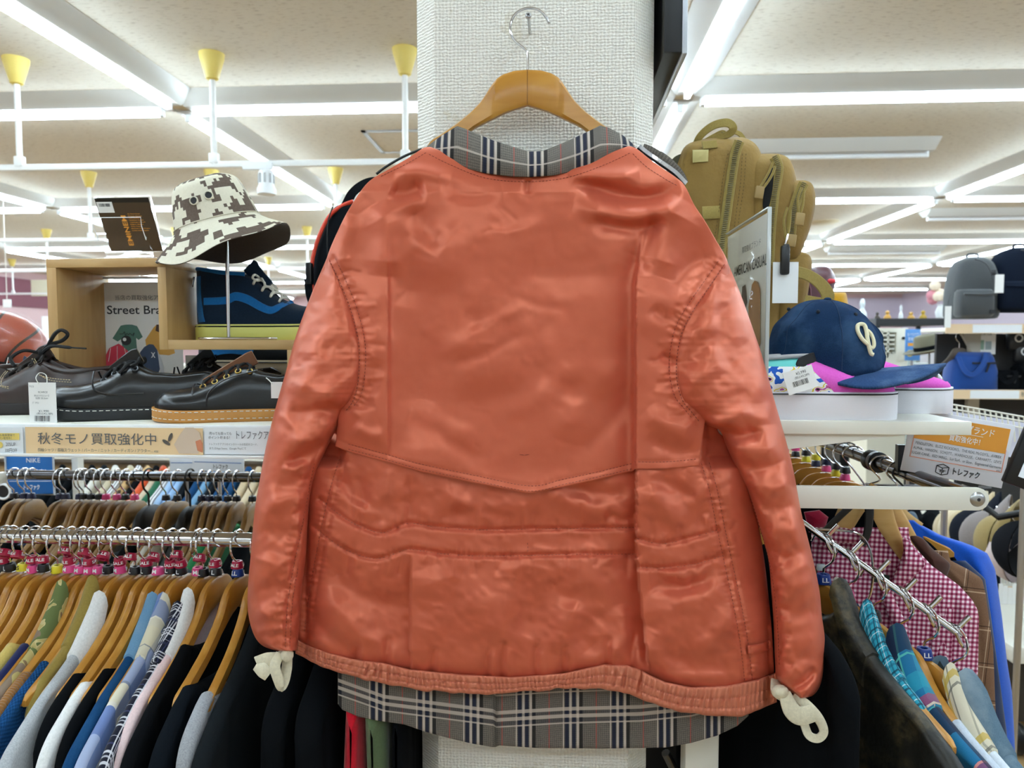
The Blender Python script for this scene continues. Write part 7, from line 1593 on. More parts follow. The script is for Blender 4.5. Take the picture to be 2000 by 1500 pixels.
ob('side_strap', ribbon([at(x, y, YK - .09) for x, y in ((1550, 530), (1575, 536), (1600, 552), (1616, 574), (1612, 592), (1596, 590), (1572, 584))], [.011, .011, .012, .013, .012, .010, .008], .0016), KHL, kb, True)
tg = thing('price_tag', 'blank white tag with black security clip hanging from the khaki backpack', 'price tag', tuple(at(1535, 590, YK - .11)))
ob('card', card(1510, 512, 1558, 592, YK - .11), PAPER, tg, True); q = ob('security_clip', MB().box(at(1533, 508, YK - .116), (.017, .012, .056), bev=.004).box(at(1535, 488, YK - .116), (.012, .009, .022), bev=.003), BLACK_PLASTIC, tg, True)
ob('hook_wire', MB().tube([at(1531, 484, YK - .112), at(1536, 468, YK - .105), at(1539, 458, YK - .098)], .0022, 8), CHROME, tg, True)
# burgundy bag and mustard hat behind
t = thing('burgundy_bag', 'burgundy leather bag with red lining behind the khaki backpack', 'bag', tuple(at(1605, 610, 1.62)))
BUR = leather('burgundy_bag_leather', '#4a2530', '#6a3a44', .4, .1)
ob('body', bag([(520, 1595, 1612, .4), (523, 1586, 1620, .7), (532, 1578, 1628, .9), (548, 1572, 1632, 1), (575, 1560, 1626, 1), (610, 1552, 1620, 1), (700, 1550, 1620, 1)], 1.64, .06), BUR, t, True, 180); ob('red_lining', MB().sphere(at(1622, 549, 1.585), .011, 14, (1, .5, .5)), M('red_lining', '#e03a44', .5), t, True)
ob('seam', MB().tube([at(1578, 545, 1.58), at(1583, 565, 1.577), at(1584, 590, 1.577)], .0015, 6), M('seam_plum', '#8a5a66', .6), t, True)
t = thing('mustard_hat', 'mustard yellow felt hat crown behind the denim cap', 'hat', tuple(at(1640, 620, 1.72)))
ob('crown', bag([(571, 1615, 1650, .5), (574, 1610, 1653, .8), (590, 1608, 1656, 1), (620, 1606, 1658, 1.05), (720, 1600, 1664, 1.1)], 1.76, .08), cloth('mustard_felt', '#c08d12', .9), t, True, 180)
# monitor on the pillar's right side, sign on the rail, till screen
t = thing('wall_monitor', 'dark flat monitor with silver rim on the right side of the pillar', 'monitor', (.205, 1.35, 1.9))
xm = pr + .012; zb_ = float(at(1315, 108, 1.17)[2])
ob('screen_body', MB().box((xm + .014, 1.55, zb_ + .32), (.03, .78, .64), bev=.003), BLACK_PLASTIC, t, True); ob('silver_rim', MB().box((xm + .031, 1.55, zb_ + .32), (.008, .785, .645), bev=.001), M('silver_rim', '#c9ced6', .3, .5), t, True)
ob('wall_bracket', MB().box((pr + .006, 1.5, zb_ + .35), (.012, .2, .2)), BLACK_PLASTIC, t, True)
YS = 1.30
so_ = V(1758, 918, YS); su = (V(1956, 954, YS - .02) - so_); sv = V(1772, 796, YS) - so_
sm_ = frame(so_, su, sv); sw = su.length; shh = sv.length
t = thing('brand_sign', 'orange and white brand buying sign clipped to the dark rail', 'sign', tuple(so_ + su * .5))
bd = ob('board', MB().box((sw / 2, 0, shh / 2), (sw, .002, shh), bev=.0008, mtx=sm_), M('sign_white', '#e6e6ee', .35), t, True)
R_ = lambda x0, z0, x1, z1, mat, nm, d=.0014: ob(nm, MB().box(((x0 + x1) / 2 * sw, -d, (z0 + z1) / 2 * shh), ((x1 - x0) * sw, .0006, (z1 - z0) * shh), mtx=sm_), mat, bd, True)
R_(.06, .54, .96, .93, ORANGE_INK, 'orange_band')
COR = M('coral_line', '#f0a58c', .5)
for a in ((.06, .24, .965, .252), (.06, .24, .068, .6), (.957, .24, .965, .6)): R_(*a, COR, 'coral_frame')
R_(.30, .735, .72, .742, WHITE_INK, 'white_rule', .0018)
def sgt(s, u, v, h, mat, w=None, b=0.0): ob('lettering', MB().join(text_mb(s, h * shh, b, w * sw if w else None), sm_ @ Matrix.Translation((u * sw, -.0019, v * shh))), mat, bd, True, 0)
sgt('ヴィンテージブランド', .47, .81, .13, WHITE_INK, .70, .008); sgt('買取強化中！', .57, .64, .11, WHITE_INK, .30, .012)
sgt('PENDLETON、BUZZ RICKSON\'S、THE REAL McCOY\'S、AVIREX', .51, .475, .062, GREY_INK, .84); sgt('ALPHA、VANSON、SCHOTT、WAREHOUSE、CARHARTT、LEVI\'S', .51, .395, .062, GREY_INK, .86); sgt('SUGAR CANE、RED WING、Sun Surf、or Slow、Engineered Garments', .51, .315, .06, GREY_INK, .88); sgt('etc', .93, .265, .05, GREY_INK)
sgt('トレファク', .63, .125, .12, INK, .26, .025); sgt('TF', .40, .10, .06, INK, .07, .02)
mb = MB(); cx, cz, e = .40 * sw, .125 * shh, .06 * sw
for a, b in (((-e, .6), (0, 1.0)), ((0, 1.0), (e, .6)), ((-e, .6), (0, .3)), ((0, .3), (e, .6)), ((-e, .6), (-e, -.6)), ((e, .6), (e, -.6)), ((0, .3), (0, -.95)), ((-e, -.6), (0, -.95)), ((e, -.6), (0, -.95))): mb.tube([sm_ @ Vector((cx + a[0], -.0018, cz + a[1] * e)), sm_ @ Vector((cx + b[0], -.0018, cz + b[1] * e))], .0007, 5)
ob('cube_mark', mb, INK, bd, True); ob('rail_clip', MB().box(V(1890, 944, YS - .005), (.03, .012, .008), (0, .3, 0)), BLACK_PLASTIC, t, True); ob('post_clip', MB().box(V(1762, 895, 1.34), (.02, .012, .05)), BLACK_PLASTIC, t, True)
ob('support_stem', MB().tube([sm_ @ Vector((.5 * sw, .004, .05 * shh)), sm_ @ Vector((.2 * sw, .004, -.04 * shh)), Vector((xr, YS + .01, ZA))], .0025, 8), BLACK_PLASTIC, t, True)
YT = 1.12
t = thing('tablet_screen', 'black framed tablet screen cut by the right edge of the picture', 'screen', tuple(at(2030, 960, YT)))
tp = [V(1972, 806, YT), V(1957, 940, YT)]; tm = frame(V(1957, 940, YT), V(2120, 1000, YT) - V(1957, 940, YT), V(1972, 806, YT) - V(1957, 940, YT)); tw_ = 130 * YT / FPX; th_ = 140 * YT / FPX
ob('bezel', MB().box((tw_ / 2, 0, th_ / 2), (tw_, .012, th_), bev=.003, mtx=tm), BLACK_PLASTIC, t, True); ob('display', MB().box((tw_ / 2 + .004, -.0062, th_ / 2 + .002), (tw_ - .022, .0008, th_ - .026), mtx=tm), emit('dim_display', '#3a5a74', .35), t, True)
ob('stand_stem', MB().tube([tm @ Vector((tw_ * .95, .008, .03)), tm @ Vector((tw_ * .95, .02, -.06)), Vector((float(at(2200, 1400, YT)[0]), YT + .04, 0))], .012, 10), BLACK_PLASTIC, t, True)

t = thing('filler_bin', 'added black bin darkening the gap under the right rack beside the pillar', 'bin', (.285, 1.78, 0))  # made-up bin, added to cover the bright floor with black
ob('body', MB().box((0, 0, .37), (.23, .32, .74), bev=.012), M('matt_black_bin', '#0b0b0d', .8), t); ob('lid', MB().box((0, 0, .755), (.245, .335, .03), bev=.008), BLACK_PLASTIC, t)
bl2 = W00.lerp(W0, .45); h = make_hanger('wooden_hanger', 'hanger of the added black coat at the inner end of the waterfall arm', None, 1, bow=.0); h['group'] = 'wooden hangers on the waterfall arm'; h.location = bl2 + Vector((0, 0, -.0085)); h.rotation_euler = (0, 0, RW)
make_garment('black_coat', 'added black coat darkening the gap behind the leather jacket on the waterfall arm', 'coat', 'black', .05, .26, .016, -.95, 311, None, tuple(h.location), RW, fold=.002)  # coat and hanger added to darken the opening right of the post
# ---------------------------------------------------------------- seen through the left rack
def board(name, label, cat, x0, y0, x1, y1, Y, mat, rz=0.0, th=.004):
    a, b = at(x0, y0, Y), at(x1, y1, Y); c = Vector(((a[0] + b[0]) / 2, Y, min(a[2], b[2])))
    t = thing(name, label, cat, c, rz); w, h = abs(b[0] - a[0]), abs(a[2] - b[2])
    o = ob('board', MB().box((0, 0, h / 2), (w, th, h), bev=.0008), mat, t)
    def T(s, u, v, hh, m, wd=None, b=0.0): ob('lettering', MB().join(text_mb(s, hh * h, b, wd * w if wd else None), Matrix.Translation(((u - .5) * w, -th / 2 - .0012, v * h))), m, o, smooth=0)
    def Bx(nm, u0, v0, u1, v1, m): ob(nm, MB().box((((u0 + u1) / 2 - .5) * w, -th / 2 - .0004, (v0 + v1) / 2 * h), ((u1 - u0) * w, .0008, (v1 - v0) * h)), m, o)
    return t, o, T, Bx
BLUE_SIGN = M('sign_blue', '#1466b0', .35)
t, o, T, Bx = board('brand_sign', 'blue brand sign in a clear holder behind the rear left rail', 'sign', 15, 880, 104, 966, 2.25, BLUE_SIGN, .08)
T('NIKE', .58, .78, .15, WHITE_INK); T('買取強化中！', .6, .52, .13, WHITE_INK, .55); T('トレファク', .52, .16, .13, WHITE_INK, .34, .02); Bx('thin_frame', .05, .90, .95, .91, WHITE_INK); Bx('thin_frame', .05, .30, .95, .31, WHITE_INK)
ob('clear_holder', MB().tube([(-.078, -.003, 0), (.078, -.003, 0), (.078, -.003, .16), (-.078, -.003, .16)], .004, 6, closed=True), M('clear_rim', '#c3cad2', .2), t)
t, o, T, Bx = board('brand_sign', 'white sign with blue rule behind the rear left rail, right of the light blue shirts', 'sign', 372, 880, 480, 921, 2.30, M('sign_white_b', '#dfe3ea', .4), -.12)
T('トレファク', .55, .22, .24, INK, .28, .02); Bx('blue_rule', .04, .42, .96, .45, BLUE_SIGN); ob('stand_leg', MB().tube([(0, .006, .03), (0, .006, -.5), (0, .006, -t.location.z)], .006, 8), STEEL, t)
t, o, T, Bx = board('brand_sign', 'second white sign with blue rule left of the other', 'sign', 332, 880, 392, 922, 2.42, bpy.data.materials['sign_white_b'], .05)
Bx('blue_rule', .04, .42, .96, .45, BLUE_SIGN); ob('stand_leg', MB().tube([(0, .006, .03), (0, .006, -.5), (0, .006, -t.location.z)], .006, 8), STEEL, t)
p = at(6, 960, 2.2)
t = thing('round_dial', 'round white dial at the left edge behind the rear rail', 'dial', tuple(p))
ob('rim', torus(tuple(p), .024, .004, 'Y', 24, 8), WHITE_PLASTIC, t, True); ob('face', MB().lathe([(.001, 0), (.024, 0), (.024, -.006)], 24, Matrix.Translation(Vector(p)) @ Matrix.Rotation(math.pi / 2, 4, 'X')), BLACK_PLASTIC, t, True)
t = thing('rack_post', 'white rack post behind the rear left rail beside the blue sign', 'post', (float(at(153, 940, 2.35)[0]), 2.35, 0)); ob('post', MB().box((0, 0, .75), (.022, .03, 1.5)), WHITE_PAINT, t)
def leopard():
    g = G('leopard_print'); v = g.voro(g.uv(), 38)[0]; g.base(g.ramp(v, [(0, '#5b3d22'), (.25, '#191512'), (.42, '#c19a66'), (1, '#d6b484')])[0]); g.set(.9); return g.mat
STRIPE = plaid('white_black_stripe', '#e9e9ea', .012, [(.0, .001, '#222222', 0)], [(.0, .35, '#2a2c33', .85)])
bgc = [(-10, 'black'), (25, 'black'), (58, 'charcoal'), (88, 'black'), (114, 'charcoal'), (138, 'ivory'), (170, cloth('ecru_cotton', '#c6b99c')), (188, STRIPE), (206, leopard()), (226, 'black'), (241, cloth('orange_cotton', '#d3552a')), (258, cloth('beige_cotton', '#cdb99f')), (270, cloth('forest_green_cotton', '#1d6144')), (284, STRIPE), (298, cloth('light_blue_cotton', '#9dbbdd')), (314, cloth('sky_blue_cotton', '#8fb3da')), (330, 'navyblk'), (350, 'denim'), (368, 'chambray'), (386, 'navyblk'), (404, 'denim'), (424, 'denim'), (446, cloth('sand_cotton', '#c9b594')), (466, cloth('wheat_cotton', '#cdbb9b')), (486, cloth('sand_linen', '#bfa988'))]
wds = ['black', 'black', 'charcoal', 'black', 'charcoal', 'ivory', 'ecru', 'striped', 'leopard print', 'black', 'orange', 'beige', 'forest green', 'striped', 'light blue', 'sky blue', 'navy', 'denim blue', 'chambray blue', 'navy', 'denim blue', 'denim blue', 'sand', 'wheat', 'linen']
ZB = float(at(250, 868, 2.95)[2])
t = thing('garment_rack', 'third rack glimpsed between the left rails, full of coloured shirts', 'rack', (-1.7, 2.95, 0)); ob('rail', MB().tube([(-2.5, 2.95, ZB), (-1.6, 2.95, ZB), (-.75, 2.95, ZB)], .0125, 12), CHROME, t, True)
for x in (-2.48, -.77): ob('post', MB().box((x, 2.95, ZB / 2), (.03, .03, ZB)), WHITE_PAINT, t, True)
for n, (px, cl) in enumerate(bgc):
    X = float(at(px, 930, 2.72)[0]); w = wds[n]; L_ = f'{w} shirt on the third rack behind the left rails'
    if wds.count(w) > 1: L_ += ', ' + ['first', 'second', 'third', 'fourth', 'fifth'][wds[:n].count(w)] + ' such from left'
    make_garment('shirt', L_, 'shirt', cl, .06, .235, .0155, -.85, 200 + n, None, (X, 2.95, ZB), PHI, 'shirts on the third rack', far=.235)
# ---------------------------------------------------------------- far left and centre
t, o, T, Bx = board('wall_panel', 'cream panel below the maroon band at the far left', 'panel', 62, 547, 110, 578, 12.5, M('cream_panel', '#e3dfc4', .5), 0, .05)
t, o, T, Bx = board('round_sign', 'small white hanging sign above the basketball', 'sign', 6, 585, 22, 601, 6.5, PAPER, 0, .01)
ob('hanging_wire', MB().tube([(0, 0, .07), (0, 0, .4), (0, 0, CEIL - t.location.z)], .003, 6), WHITE_PAINT, t)
t, o, T, Bx = board('wall_poster', 'pale wall poster right of the basketball in the far background', 'poster', 82, 618, 97, 660, 9.5, PAPER, 0, .02)
t, o, T, Bx = board('wall_poster', 'white and aqua poster far behind the high-top sneaker', 'poster', 508, 578, 536, 628, 6.2, M('aqua_poster', '#cfe6ea', .4), 0, .02)
t, o, T, Bx = board('wall_screen', 'dark wall screen far behind the high-top sneaker', 'screen', 534, 588, 556, 622, 7.2, BLACK_PLASTIC, 0, .04)
t, o, T, Bx = board('wall_poster', 'small red and white poster seen under the oak step', 'poster', 520, 680, 560, 700, 4.2, PAPER, 0, .01); Bx('red_block', .1, .2, .5, .8, M('poster_red', '#d8352f', .5)); Bx('green_block', .6, .3, .9, .7, M('poster_green', '#4f9a62', .5))
for i, (px, py, Y) in enumerate(((512, 548, 12.0),)):
    p = at(px, py, Y); t = thing('ceiling_speaker', 'small dark domed camera hanging over the far left aisle', 'camera', (p[0], Y, p[2])); ob('dome', MB().sphere((0, 0, 0), .09, 16, (1, 1, .7)), BLACK_PLASTIC, t); ob('stem', MB().tube([(0, 0, .05), (0, 0, .2), (0, 0, CEIL - p[2])], .015, 8), WHITE_PAINT, t)
# low shelving rows so the far floor is not bare (real gondolas standing there)
def gondola(label, x0, x1, Y, h, mat=WHITE_PAINT, d=.8, n=4):
    t = thing('gondola', label, 'shelving', ((x0 + x1) / 2, Y, 0), 0, 'gondola shelving rows'); ob('back_panel', MB().box((0, 0, h / 2), (x1 - x0, .03, h)), mat, t)
    for k in range(n): ob('shelf', MB().box((0, 0, .12 + (h - .15) * k / (n - 1)), (x1 - x0, d, .03)), mat, t)
    for x in (-(x1 - x0) / 2 + .03, (x1 - x0) / 2 - .03): ob('end_post', MB().box((x, 0, h / 2), (.05, .06, h)), mat, t)
    return t
gondola('long white shelving row far behind the basketball', -8.5, -3.2, 8.6, 1.25); gondola('long white shelving row behind the high-top sneaker', -2.6, -.6, 8.6, 1.25); gondola('white shelving row deep in the shop behind the pillar', -6, -.5, 13, 1.3)
gondola('white shelving row deep behind the denim cap', .8, 5.5, 12.5, 1.35); gondola('white shelving row at the far right', 5.5, 9.5, 9.5, 1.35)
# ---------------------------------------------------------------- right background: bag gondola
YBG = 4.1
TAN = M('tan_price_strip', '#e6c9a2', .5); PST = M('white_price_strip', '#e8ebee', .5); GREYU = M('beige_upright', '#b9b2a2', .5)
zu, zlw = float(at(1900, 640, YBG)[2]), float(at(1900, 768, YBG)[2]); xa = float(at(1846, 640, YBG)[0]); xb = xa + 1.5
bg = thing('bag_gondola', 'beige shelving with bags right of the denim cap', 'shelving', (xa + .7, YBG + .15, 0))
ob('back_panel', MB().box((xa + .80, YBG + .29, (zu - .03) / 2), (1.4, .02, zu - .03)), M('charcoal_mesh_back', '#2d2b2a', .7), bg, True)
for z in (zu, zlw, .5, .12):
    ob('shelf', MB().box(((xa + xb) / 2, YBG + .135, z - .012), (xb - xa, .27, .024), bev=.003), WHITE_PAINT, bg, True)
    s = ob('price_strip', MB().box(((xa + xb) / 2, YBG - .006, z - .006), (xb - xa, .008, .052)), TAN, bg, True)
    ob('paper_inset', MB().box((xa + .27, YBG - .011, z - .006), (.26, .002, .045)).box((xa + 1.0, YBG - .011, z - .006), (.26, .002, .045)), PST, s, True) if False else ob('paper_inset', MB().box((xa + .27, YBG - .011, z - .006), (.26, .002, .045)), PST, s, True)
    for q, u in ((.52, .2), (.78, .2)): ob('lettering', MB().join(text_mb('秋冬モノ買取強化中', .03, 0, .22), Matrix.Translation((xa + q, YBG - .0115, z - .006))), GREY_INK, s, True, 0)
for x in (xa + .30, xa + .9): ob('upright', MB().box((x, YBG + .255, (zu - .03) / 2), (.06, .04, zu - .03)), GREYU, bg, True)
ob('bracket', MB().prism([(0, 0), (.02, -.02), (.1, -.16), (.12, -.16), (.12, 0)], .02, Matrix.Translation((xa + .18, YBG + .2, zu - .024))), GREYU, bg, True)
def pack(label, cx, y0, y1, w, Y, mat, pocket=True, tagc=False):
    a = at(cx, y1, Y); b = at(cx, y0, Y); h = b[2] - a[2]; W_ = w * Y / FPX; t = thing('backpack', label, 'backpack', (a[0], Y, a[2]))
    R_ = []
    for z, k, d in ((0, .86, .8), (.02, .94, .95), (.1, 1, 1), (.4, .98, 1), (.65, .92, .95), (.85, .76, .85), (.95, .55, .7), (1, .25, .4)): R_.append([(W_ / 2 * k * np.sign(math.cos(q)) * abs(math.cos(q)) ** .6, .11 * d * np.sign(math.sin(q)) * abs(math.sin(q)) ** .6, h * z) for q in np.linspace(0, 2 * math.pi, 32, endpoint=False)])
    R_ = np.array(R_); ob('body', MB().loft(np.array([smooth_path(R_[:, j], 4) for j in range(32)]).transpose(1, 0, 2)), mat, t, smooth=180)
    if pocket:
        R_ = [[(W_ * .36 * k * np.sign(math.cos(q)) * abs(math.cos(q)) ** .5 - W_ * .16, -.10 + .06 * d * np.sign(math.sin(q)) * abs(math.sin(q)) ** .5, h * z) for q in np.linspace(0, 2 * math.pi, 28, endpoint=False)] for z, k, d in ((.02, .9, .7), (.06, 1, 1), (.3, 1, 1), (.42, .98, .9), (.46, .9, .6))]
        p_ = ob('front_pocket', MB().loft(R_), mat, t, smooth=60); ob('flap_seam', MB().tube([(-W_ * .5, -.162, h * .38), (-W_ * .16, -.164, h * .37), (W_ * .18, -.162, h * .38)], .006, 8), mat, p_); ob('patch', MB().box((W_ * .1, -.163, h * .1), (.03, .004, .02)), BLACK_PLASTIC, p_)
    ob('zip_line', MB().tube(smooth_path([(W_ * .25, -.09, h * .2), (W_ * .22, -.102, h * .6), (W_ * .1, -.09, h * .86), (-W_ * .12, -.08, h * .95)], 5), .004, 6), M('zip_grey', '#3c3d40', .4), t)
    ob('top_loop', MB().tube(smooth_path([(-.03, 0, h * .97), (-.025, 0, h * 1.05), (.025, 0, h * 1.05), (.03, 0, h * .97)], 5), .006, 8), mat, t)
    return t, h, W_
t, h, W_ = pack('slate grey backpack on the upper shelf of the bag shelving', 1895, 503, 623, 84, YBG + .12, cloth('slate_nylon', '#484b4d', .7))
tg = thing('price_tag', 'white tag hanging from the grey backpack over the shelf edge', 'price tag', tuple(at(1851, 640, YBG - .02))); ob('card', card(1846, 598, 1857, 640, YBG - .03), PAPER, tg, True); ob('string', MB().tube([at(1851, 598, YBG - .03), at(1853, 585, YBG - .03), at(1856, 575, YBG)], .002, 6), BLACK_PLASTIC, tg, True)
t, h, W_ = pack('navy backpack with white tag at the right edge of the upper bag shelf', 1985, 485, 610, 105, YBG + .12, cloth('ink_navy_nylon', '#161d2b', .7))
tg = thing('price_tag', 'white tag clipped to the navy backpack', 'price tag', tuple(at(1951, 572, YBG - .02))); ob('card', card(1944, 536, 1960, 572, YBG - .06), PAPER, tg, True); ob('clip', MB().box(at(1941, 532, YBG - .06), (.02, .01, .03), bev=.003), BLACK_PLASTIC, tg, True)
def pouch(label, x0, y0, x1, y1, Y, mat, strap=True):
    a = at((x0 + x1) / 2, y1, Y); w = (x1 - x0) * Y / FPX; h = (y1 - y0) * Y / FPX; t = thing('shoulder_bag', label, 'bag', tuple(a))
    R_ = [[(w / 2 * k * np.sign(math.cos(q)) * abs(math.cos(q)) ** .6, .09 * d * np.sign(math.sin(q)) * abs(math.sin(q)) ** .6, h * z) for q in np.linspace(0, 2 * math.pi, 28, endpoint=False)] for z, k, d in ((0, .9, .8), (.05, 1, 1), (.5, .97, 1), (.85, .84, .8), (1, .76, .4))]
    ob('body', MB().loft(R_), mat, t, smooth=180)
    if strap: ob('strap', ribbon([(-w * .38, -.06, h * .9), (-w * .3, -.1, h * .5), (-w * .12, -.105, h * .45), (.02, -.1, h * .75), (w * .15, -.08, h * .98)], .014, .003), mat, t); ob('zip', MB().box((w * .1, -.093, h * .72), (w * .5, .004, .01)), BLACK_PLASTIC, t); ob('zip_pull', MB().box((w * .16, -.096, h * .6), (.008, .004, .05), (0, .3, 0)), BLACK_PLASTIC, t)
    return t
pouch('cobalt blue shoulder bag on the lower bag shelf', 1849, 690, 1937, 762, YBG + .12, cloth('cobalt_nylon', '#16458f', .6))
pouch('black pouch lying right of the cobalt bag', 1930, 724, 1978, 762, YBG + .13, cloth('black_nylon_b', '#101114', .6)); pouch('black bag at the right edge of the lower bag shelf', 1975, 712, 2060, 764, YBG + .13, bpy.data.materials['black_nylon_b'])
t, o, T, Bx = board('brand_card', 'white card with green bag pictures behind the cobalt bag', 'card', 1903, 646, 1943, 692, YBG + .2, PAPER, 0, .01); T('PORTER', .5, .84, .12, GREY_INK, .6); GB = M('print_sage', '#8fae98', .6); Bx('printed_bag', .2, .2, .45, .6, GB); Bx('printed_bag', .52, .2, .8, .55, M('print_mist', '#9fb0b4', .6))
pr2 = make_hanger('wire_hanger', 'dark hangers hooked under the upper bag shelf', M('dark_hanger_wood', '#4a4036', .5)); pr2.location = (float(at(1874, 660, YBG + .1)[0]), YBG + .1, float(at(1874, 655, YBG + .1)[2])); pr2.rotation_euler = (0, 0, .3)
for i, (px, py) in enumerate(((1984, 664), (1996, 690), (2003, 655))):
    p = at(px, py, YBG + .2); t = thing('coin_purse', ['black purse with white ring mark hanging at the right edge', 'small black purse low at the right edge', 'black purse cut by the right edge of the picture'][i], 'purse', tuple(p)); ob('body', MB().box((0, 0, 0), (.1, .05, .12), bev=.02), BLACK_PLASTIC, t); ob('ring_mark', torus((0, -.028, .01), .02, .004, 'Y', 16, 6), WHITE_INK, t)
# white fixture with windows, poster, fedora, glass cases
t = thing('window_cabinet', 'cream white cabinet with small-paned windows behind the cap badge', 'cabinet', tuple(at(1735, 706, 5.4)))
a, b = at(1692, 706, 5.4), at(1768, 641, 5.4); CRM = M('cream_cabinet', '#e8e3d0', .5); w = b[0] - a[0]; h = b[2] - a[2]; c = Vector(((a[0] + b[0]) / 2, 5.5, a[2]))
ob('carcass', MB().box(c + Vector((w * .35, 0, h / 2)), (w * .3, .3, h), bev=.005).box(c + Vector((-w * .15, 0, h - .015)), (w * .7, .3, .03)).box(c + Vector((-w * .15, 0, .03)), (w * .7, .3, .06)).box(c + Vector((-w * .15, .14, h / 2)), (w * .7, .02, h)).box(c + Vector((-w * .49, 0, h / 2)), (.02, .3, h)), CRM, t, True)
mb = MB()
for k in range(1, 4): mb.box(c + Vector((-w * .5 + w * .64 * k / 4, -.14, h * .52)), (.012, .02, h * .8))
for k in range(1, 6): mb.box(c + Vector((-w * .17, -.142, h * .12 + h * .8 * k / 6)), (w * .64, .016, .012))
ob('window_bars', mb, CRM, t, True); ob('knob', MB().sphere(c + Vector((w * .36, -.16, h * .7)), .012, 10), BLACK_PLASTIC, t, True)
ob('base_block', MB().box(c + Vector((0, 0, -a[2] / 2)), (w, .3, a[2])), CRM, t, True)
t, o, T, Bx = board('blue_poster', 'blue poster with sun and orange button beside the cream cabinet', 'poster', 1769, 643, 1796, 704, 5.2, M('poster_blue', '#5d95d6', .5), 0, .012); T('おトクなアプリ', .5, .82, .12, WHITE_INK, .8); T('登場！', .4, .68, .11, WHITE_INK, .4); Bx('orange_button', .15, .46, .58, .56, ORANGE_INK); ob('sun', MB().lathe([(.001, 0), (.024, 0), (.024, -.002)], 16, Matrix.Translation((-.02, -.008, .05)) @ Matrix.Rotation(math.pi / 2, 4, 'X')), YELP, o); Bx('white_bubble', .62, .45, .9, .66, WHITE_INK); ob('stand_leg', MB().tube([(0, .01, .05), (0, .01, -.6), (0, .01, -t.location.z)], .01, 8), STEEL, t)
p = at(1815, 690, 4.9); t = thing('fedora', 'olive felt fedora with black band left of the bag shelving', 'hat', tuple(p)); FEL = cloth('olive_felt', '#7a7662', .9); fm = Matrix.Translation(Vector(p)) @ Matrix.Rotation(math.radians(-14), 4, 'Y')
ob('crown', MB().lathe(sm([(.085, .03), (.082, .07), (.07, .115), (.05, .125), (.02, .11), (.001, .108)]), 32, fm, caps=False), FEL, t, True, 180); ob('brim', MB().lathe(sm([(.084, .03), (.11, .018), (.15, .03), (.152, .026), (.11, .012), (.08, .026)]), 32, fm, caps=False), FEL, t, True, 180); ob('band', MB().lathe([(.0855, .028), (.0865, .03), (.0845, .055), (.083, .056)], 32, fm, caps=False), cloth('black_ribbon', '#15171a', .6), t, True)
t2 = thing('hat_stand', 'thin dark stand under the olive fedora', 'stand', (p[0], 4.9, 0)); ob('post', MB().tube([(p[0], 4.9, 0), (p[0], 4.9, p[2] * .5), (p[0], 4.9, p[2] + .08)], .008, 8), STEEL, t2, True); ob('base', MB().lathe([(.12, 0), (.12, .01), (.02, .02)], 20, Matrix.Translation((p[0], 4.9, 0))), STEEL, t2, True)
GLS = G('case_glass'); GLS.base((.9, 1, .97)); GLS.set(.03, 0, .5, Alpha=.22); GLS = GLS.mat
def glass_case(label, px0, px1, py0, Y, top_items):
    a, b = at(px0, py0, Y), at(px1, py0, Y); t = thing('glass_case', label, 'showcase', ((a[0] + b[0]) / 2, Y + .25, 0)); w = b[0] - a[0]; h = a[2]; FR = M('case_black_frame', '#1a1b1d', .4)
    for x in (-w / 2, w / 2):
        for y in (-.24, .24): ob('frame_post', MB().box((x, y, h / 2), (.03, .03, h)), FR, t)
    ob('top_frame', MB().box((0, 0, h - .03), (w + .04, .52, .06)), FR, t); ob('plinth', MB().box((0, 0, .2), (w, .5, .4)), FR, t); ob('front_glass', MB().box((0, -.245, h * .55), (w, .006, h * .75)), GLS, t); ob('back', MB().box((0, .24, h * .55), (w, .01, h * .8)), M('case_back', '#9db0ad', .5), t)
    for z in (.62, .9, 1.18): ob('glass_shelf', MB().box((0, 0, z), (w - .03, .46, .01)), GLS, t)
    for i, (u, hh, r, col, lb) in enumerate(top_items):
        hh *= .62; r *= .62
        q = thing('figurine', lb, 'figurine', (t.location.x + (u - .5) * w, Y + .15, h)); ob('figure', MB().lathe(sm([(r, 0), (r * .9, hh * .3), (r * .4, hh * .55), (r * .6, hh * .75), (r * .35, hh * .95), (.002, hh)]), 16), M('figurine_' + col.strip('#'), col, .4), q, smooth=180)
    for i in range(6):
        z = (.63, .91, 1.19)[i % 3]; q = thing('display_box', ['red', 'white', 'green', 'grey', 'cream', 'blue'][i] + ' boxed item inside the glass case ' + ('behind the badge of the denim cap' if px0 < 1660 else 'left of the bag shelving'), 'box', (t.location.x + w * (-.35 + .14 * i), Y + .25, z)); ob('carton', MB().box((0, 0, .06), (.12, .1, .12), bev=.004), M('carton_' + str(i) + str(px0), ['#b9434a', '#e6e6e2', '#4c8a6a', '#8c9196', '#ded7bf', '#4a6da6'][i], .5), q); ob('lid', MB().box((0, 0, .125), (.124, .104, .012), bev=.002), PAPER, q)
glass_case('black framed glass case with figurines behind the cap badge', 1650, 1712, 624, 7.2, [(.3, .12, .05, '#c8a24a', 'gold figurine on the left glass case'), (.75, .34, .07, '#d6dfe2', 'tall pale glass figurine on the left glass case')])
glass_case('black framed glass case left of the bag shelving', 1715, 1850, 622, 6.4, [(.1, .1, .04, '#4a4038', 'dark small figurine on the right glass case'), (.25, .12, .05, '#d8a24a', 'amber figurine on the right glass case'), (.45, .2, .03, '#e8ecee', 'slim white figurine on the right glass case'), (.6, .1, .05, '#c79a4a', 'ochre figurine on the right glass case'), (.78, .12, .05, '#b9962f', 'olive gold figurine on the right glass case')])
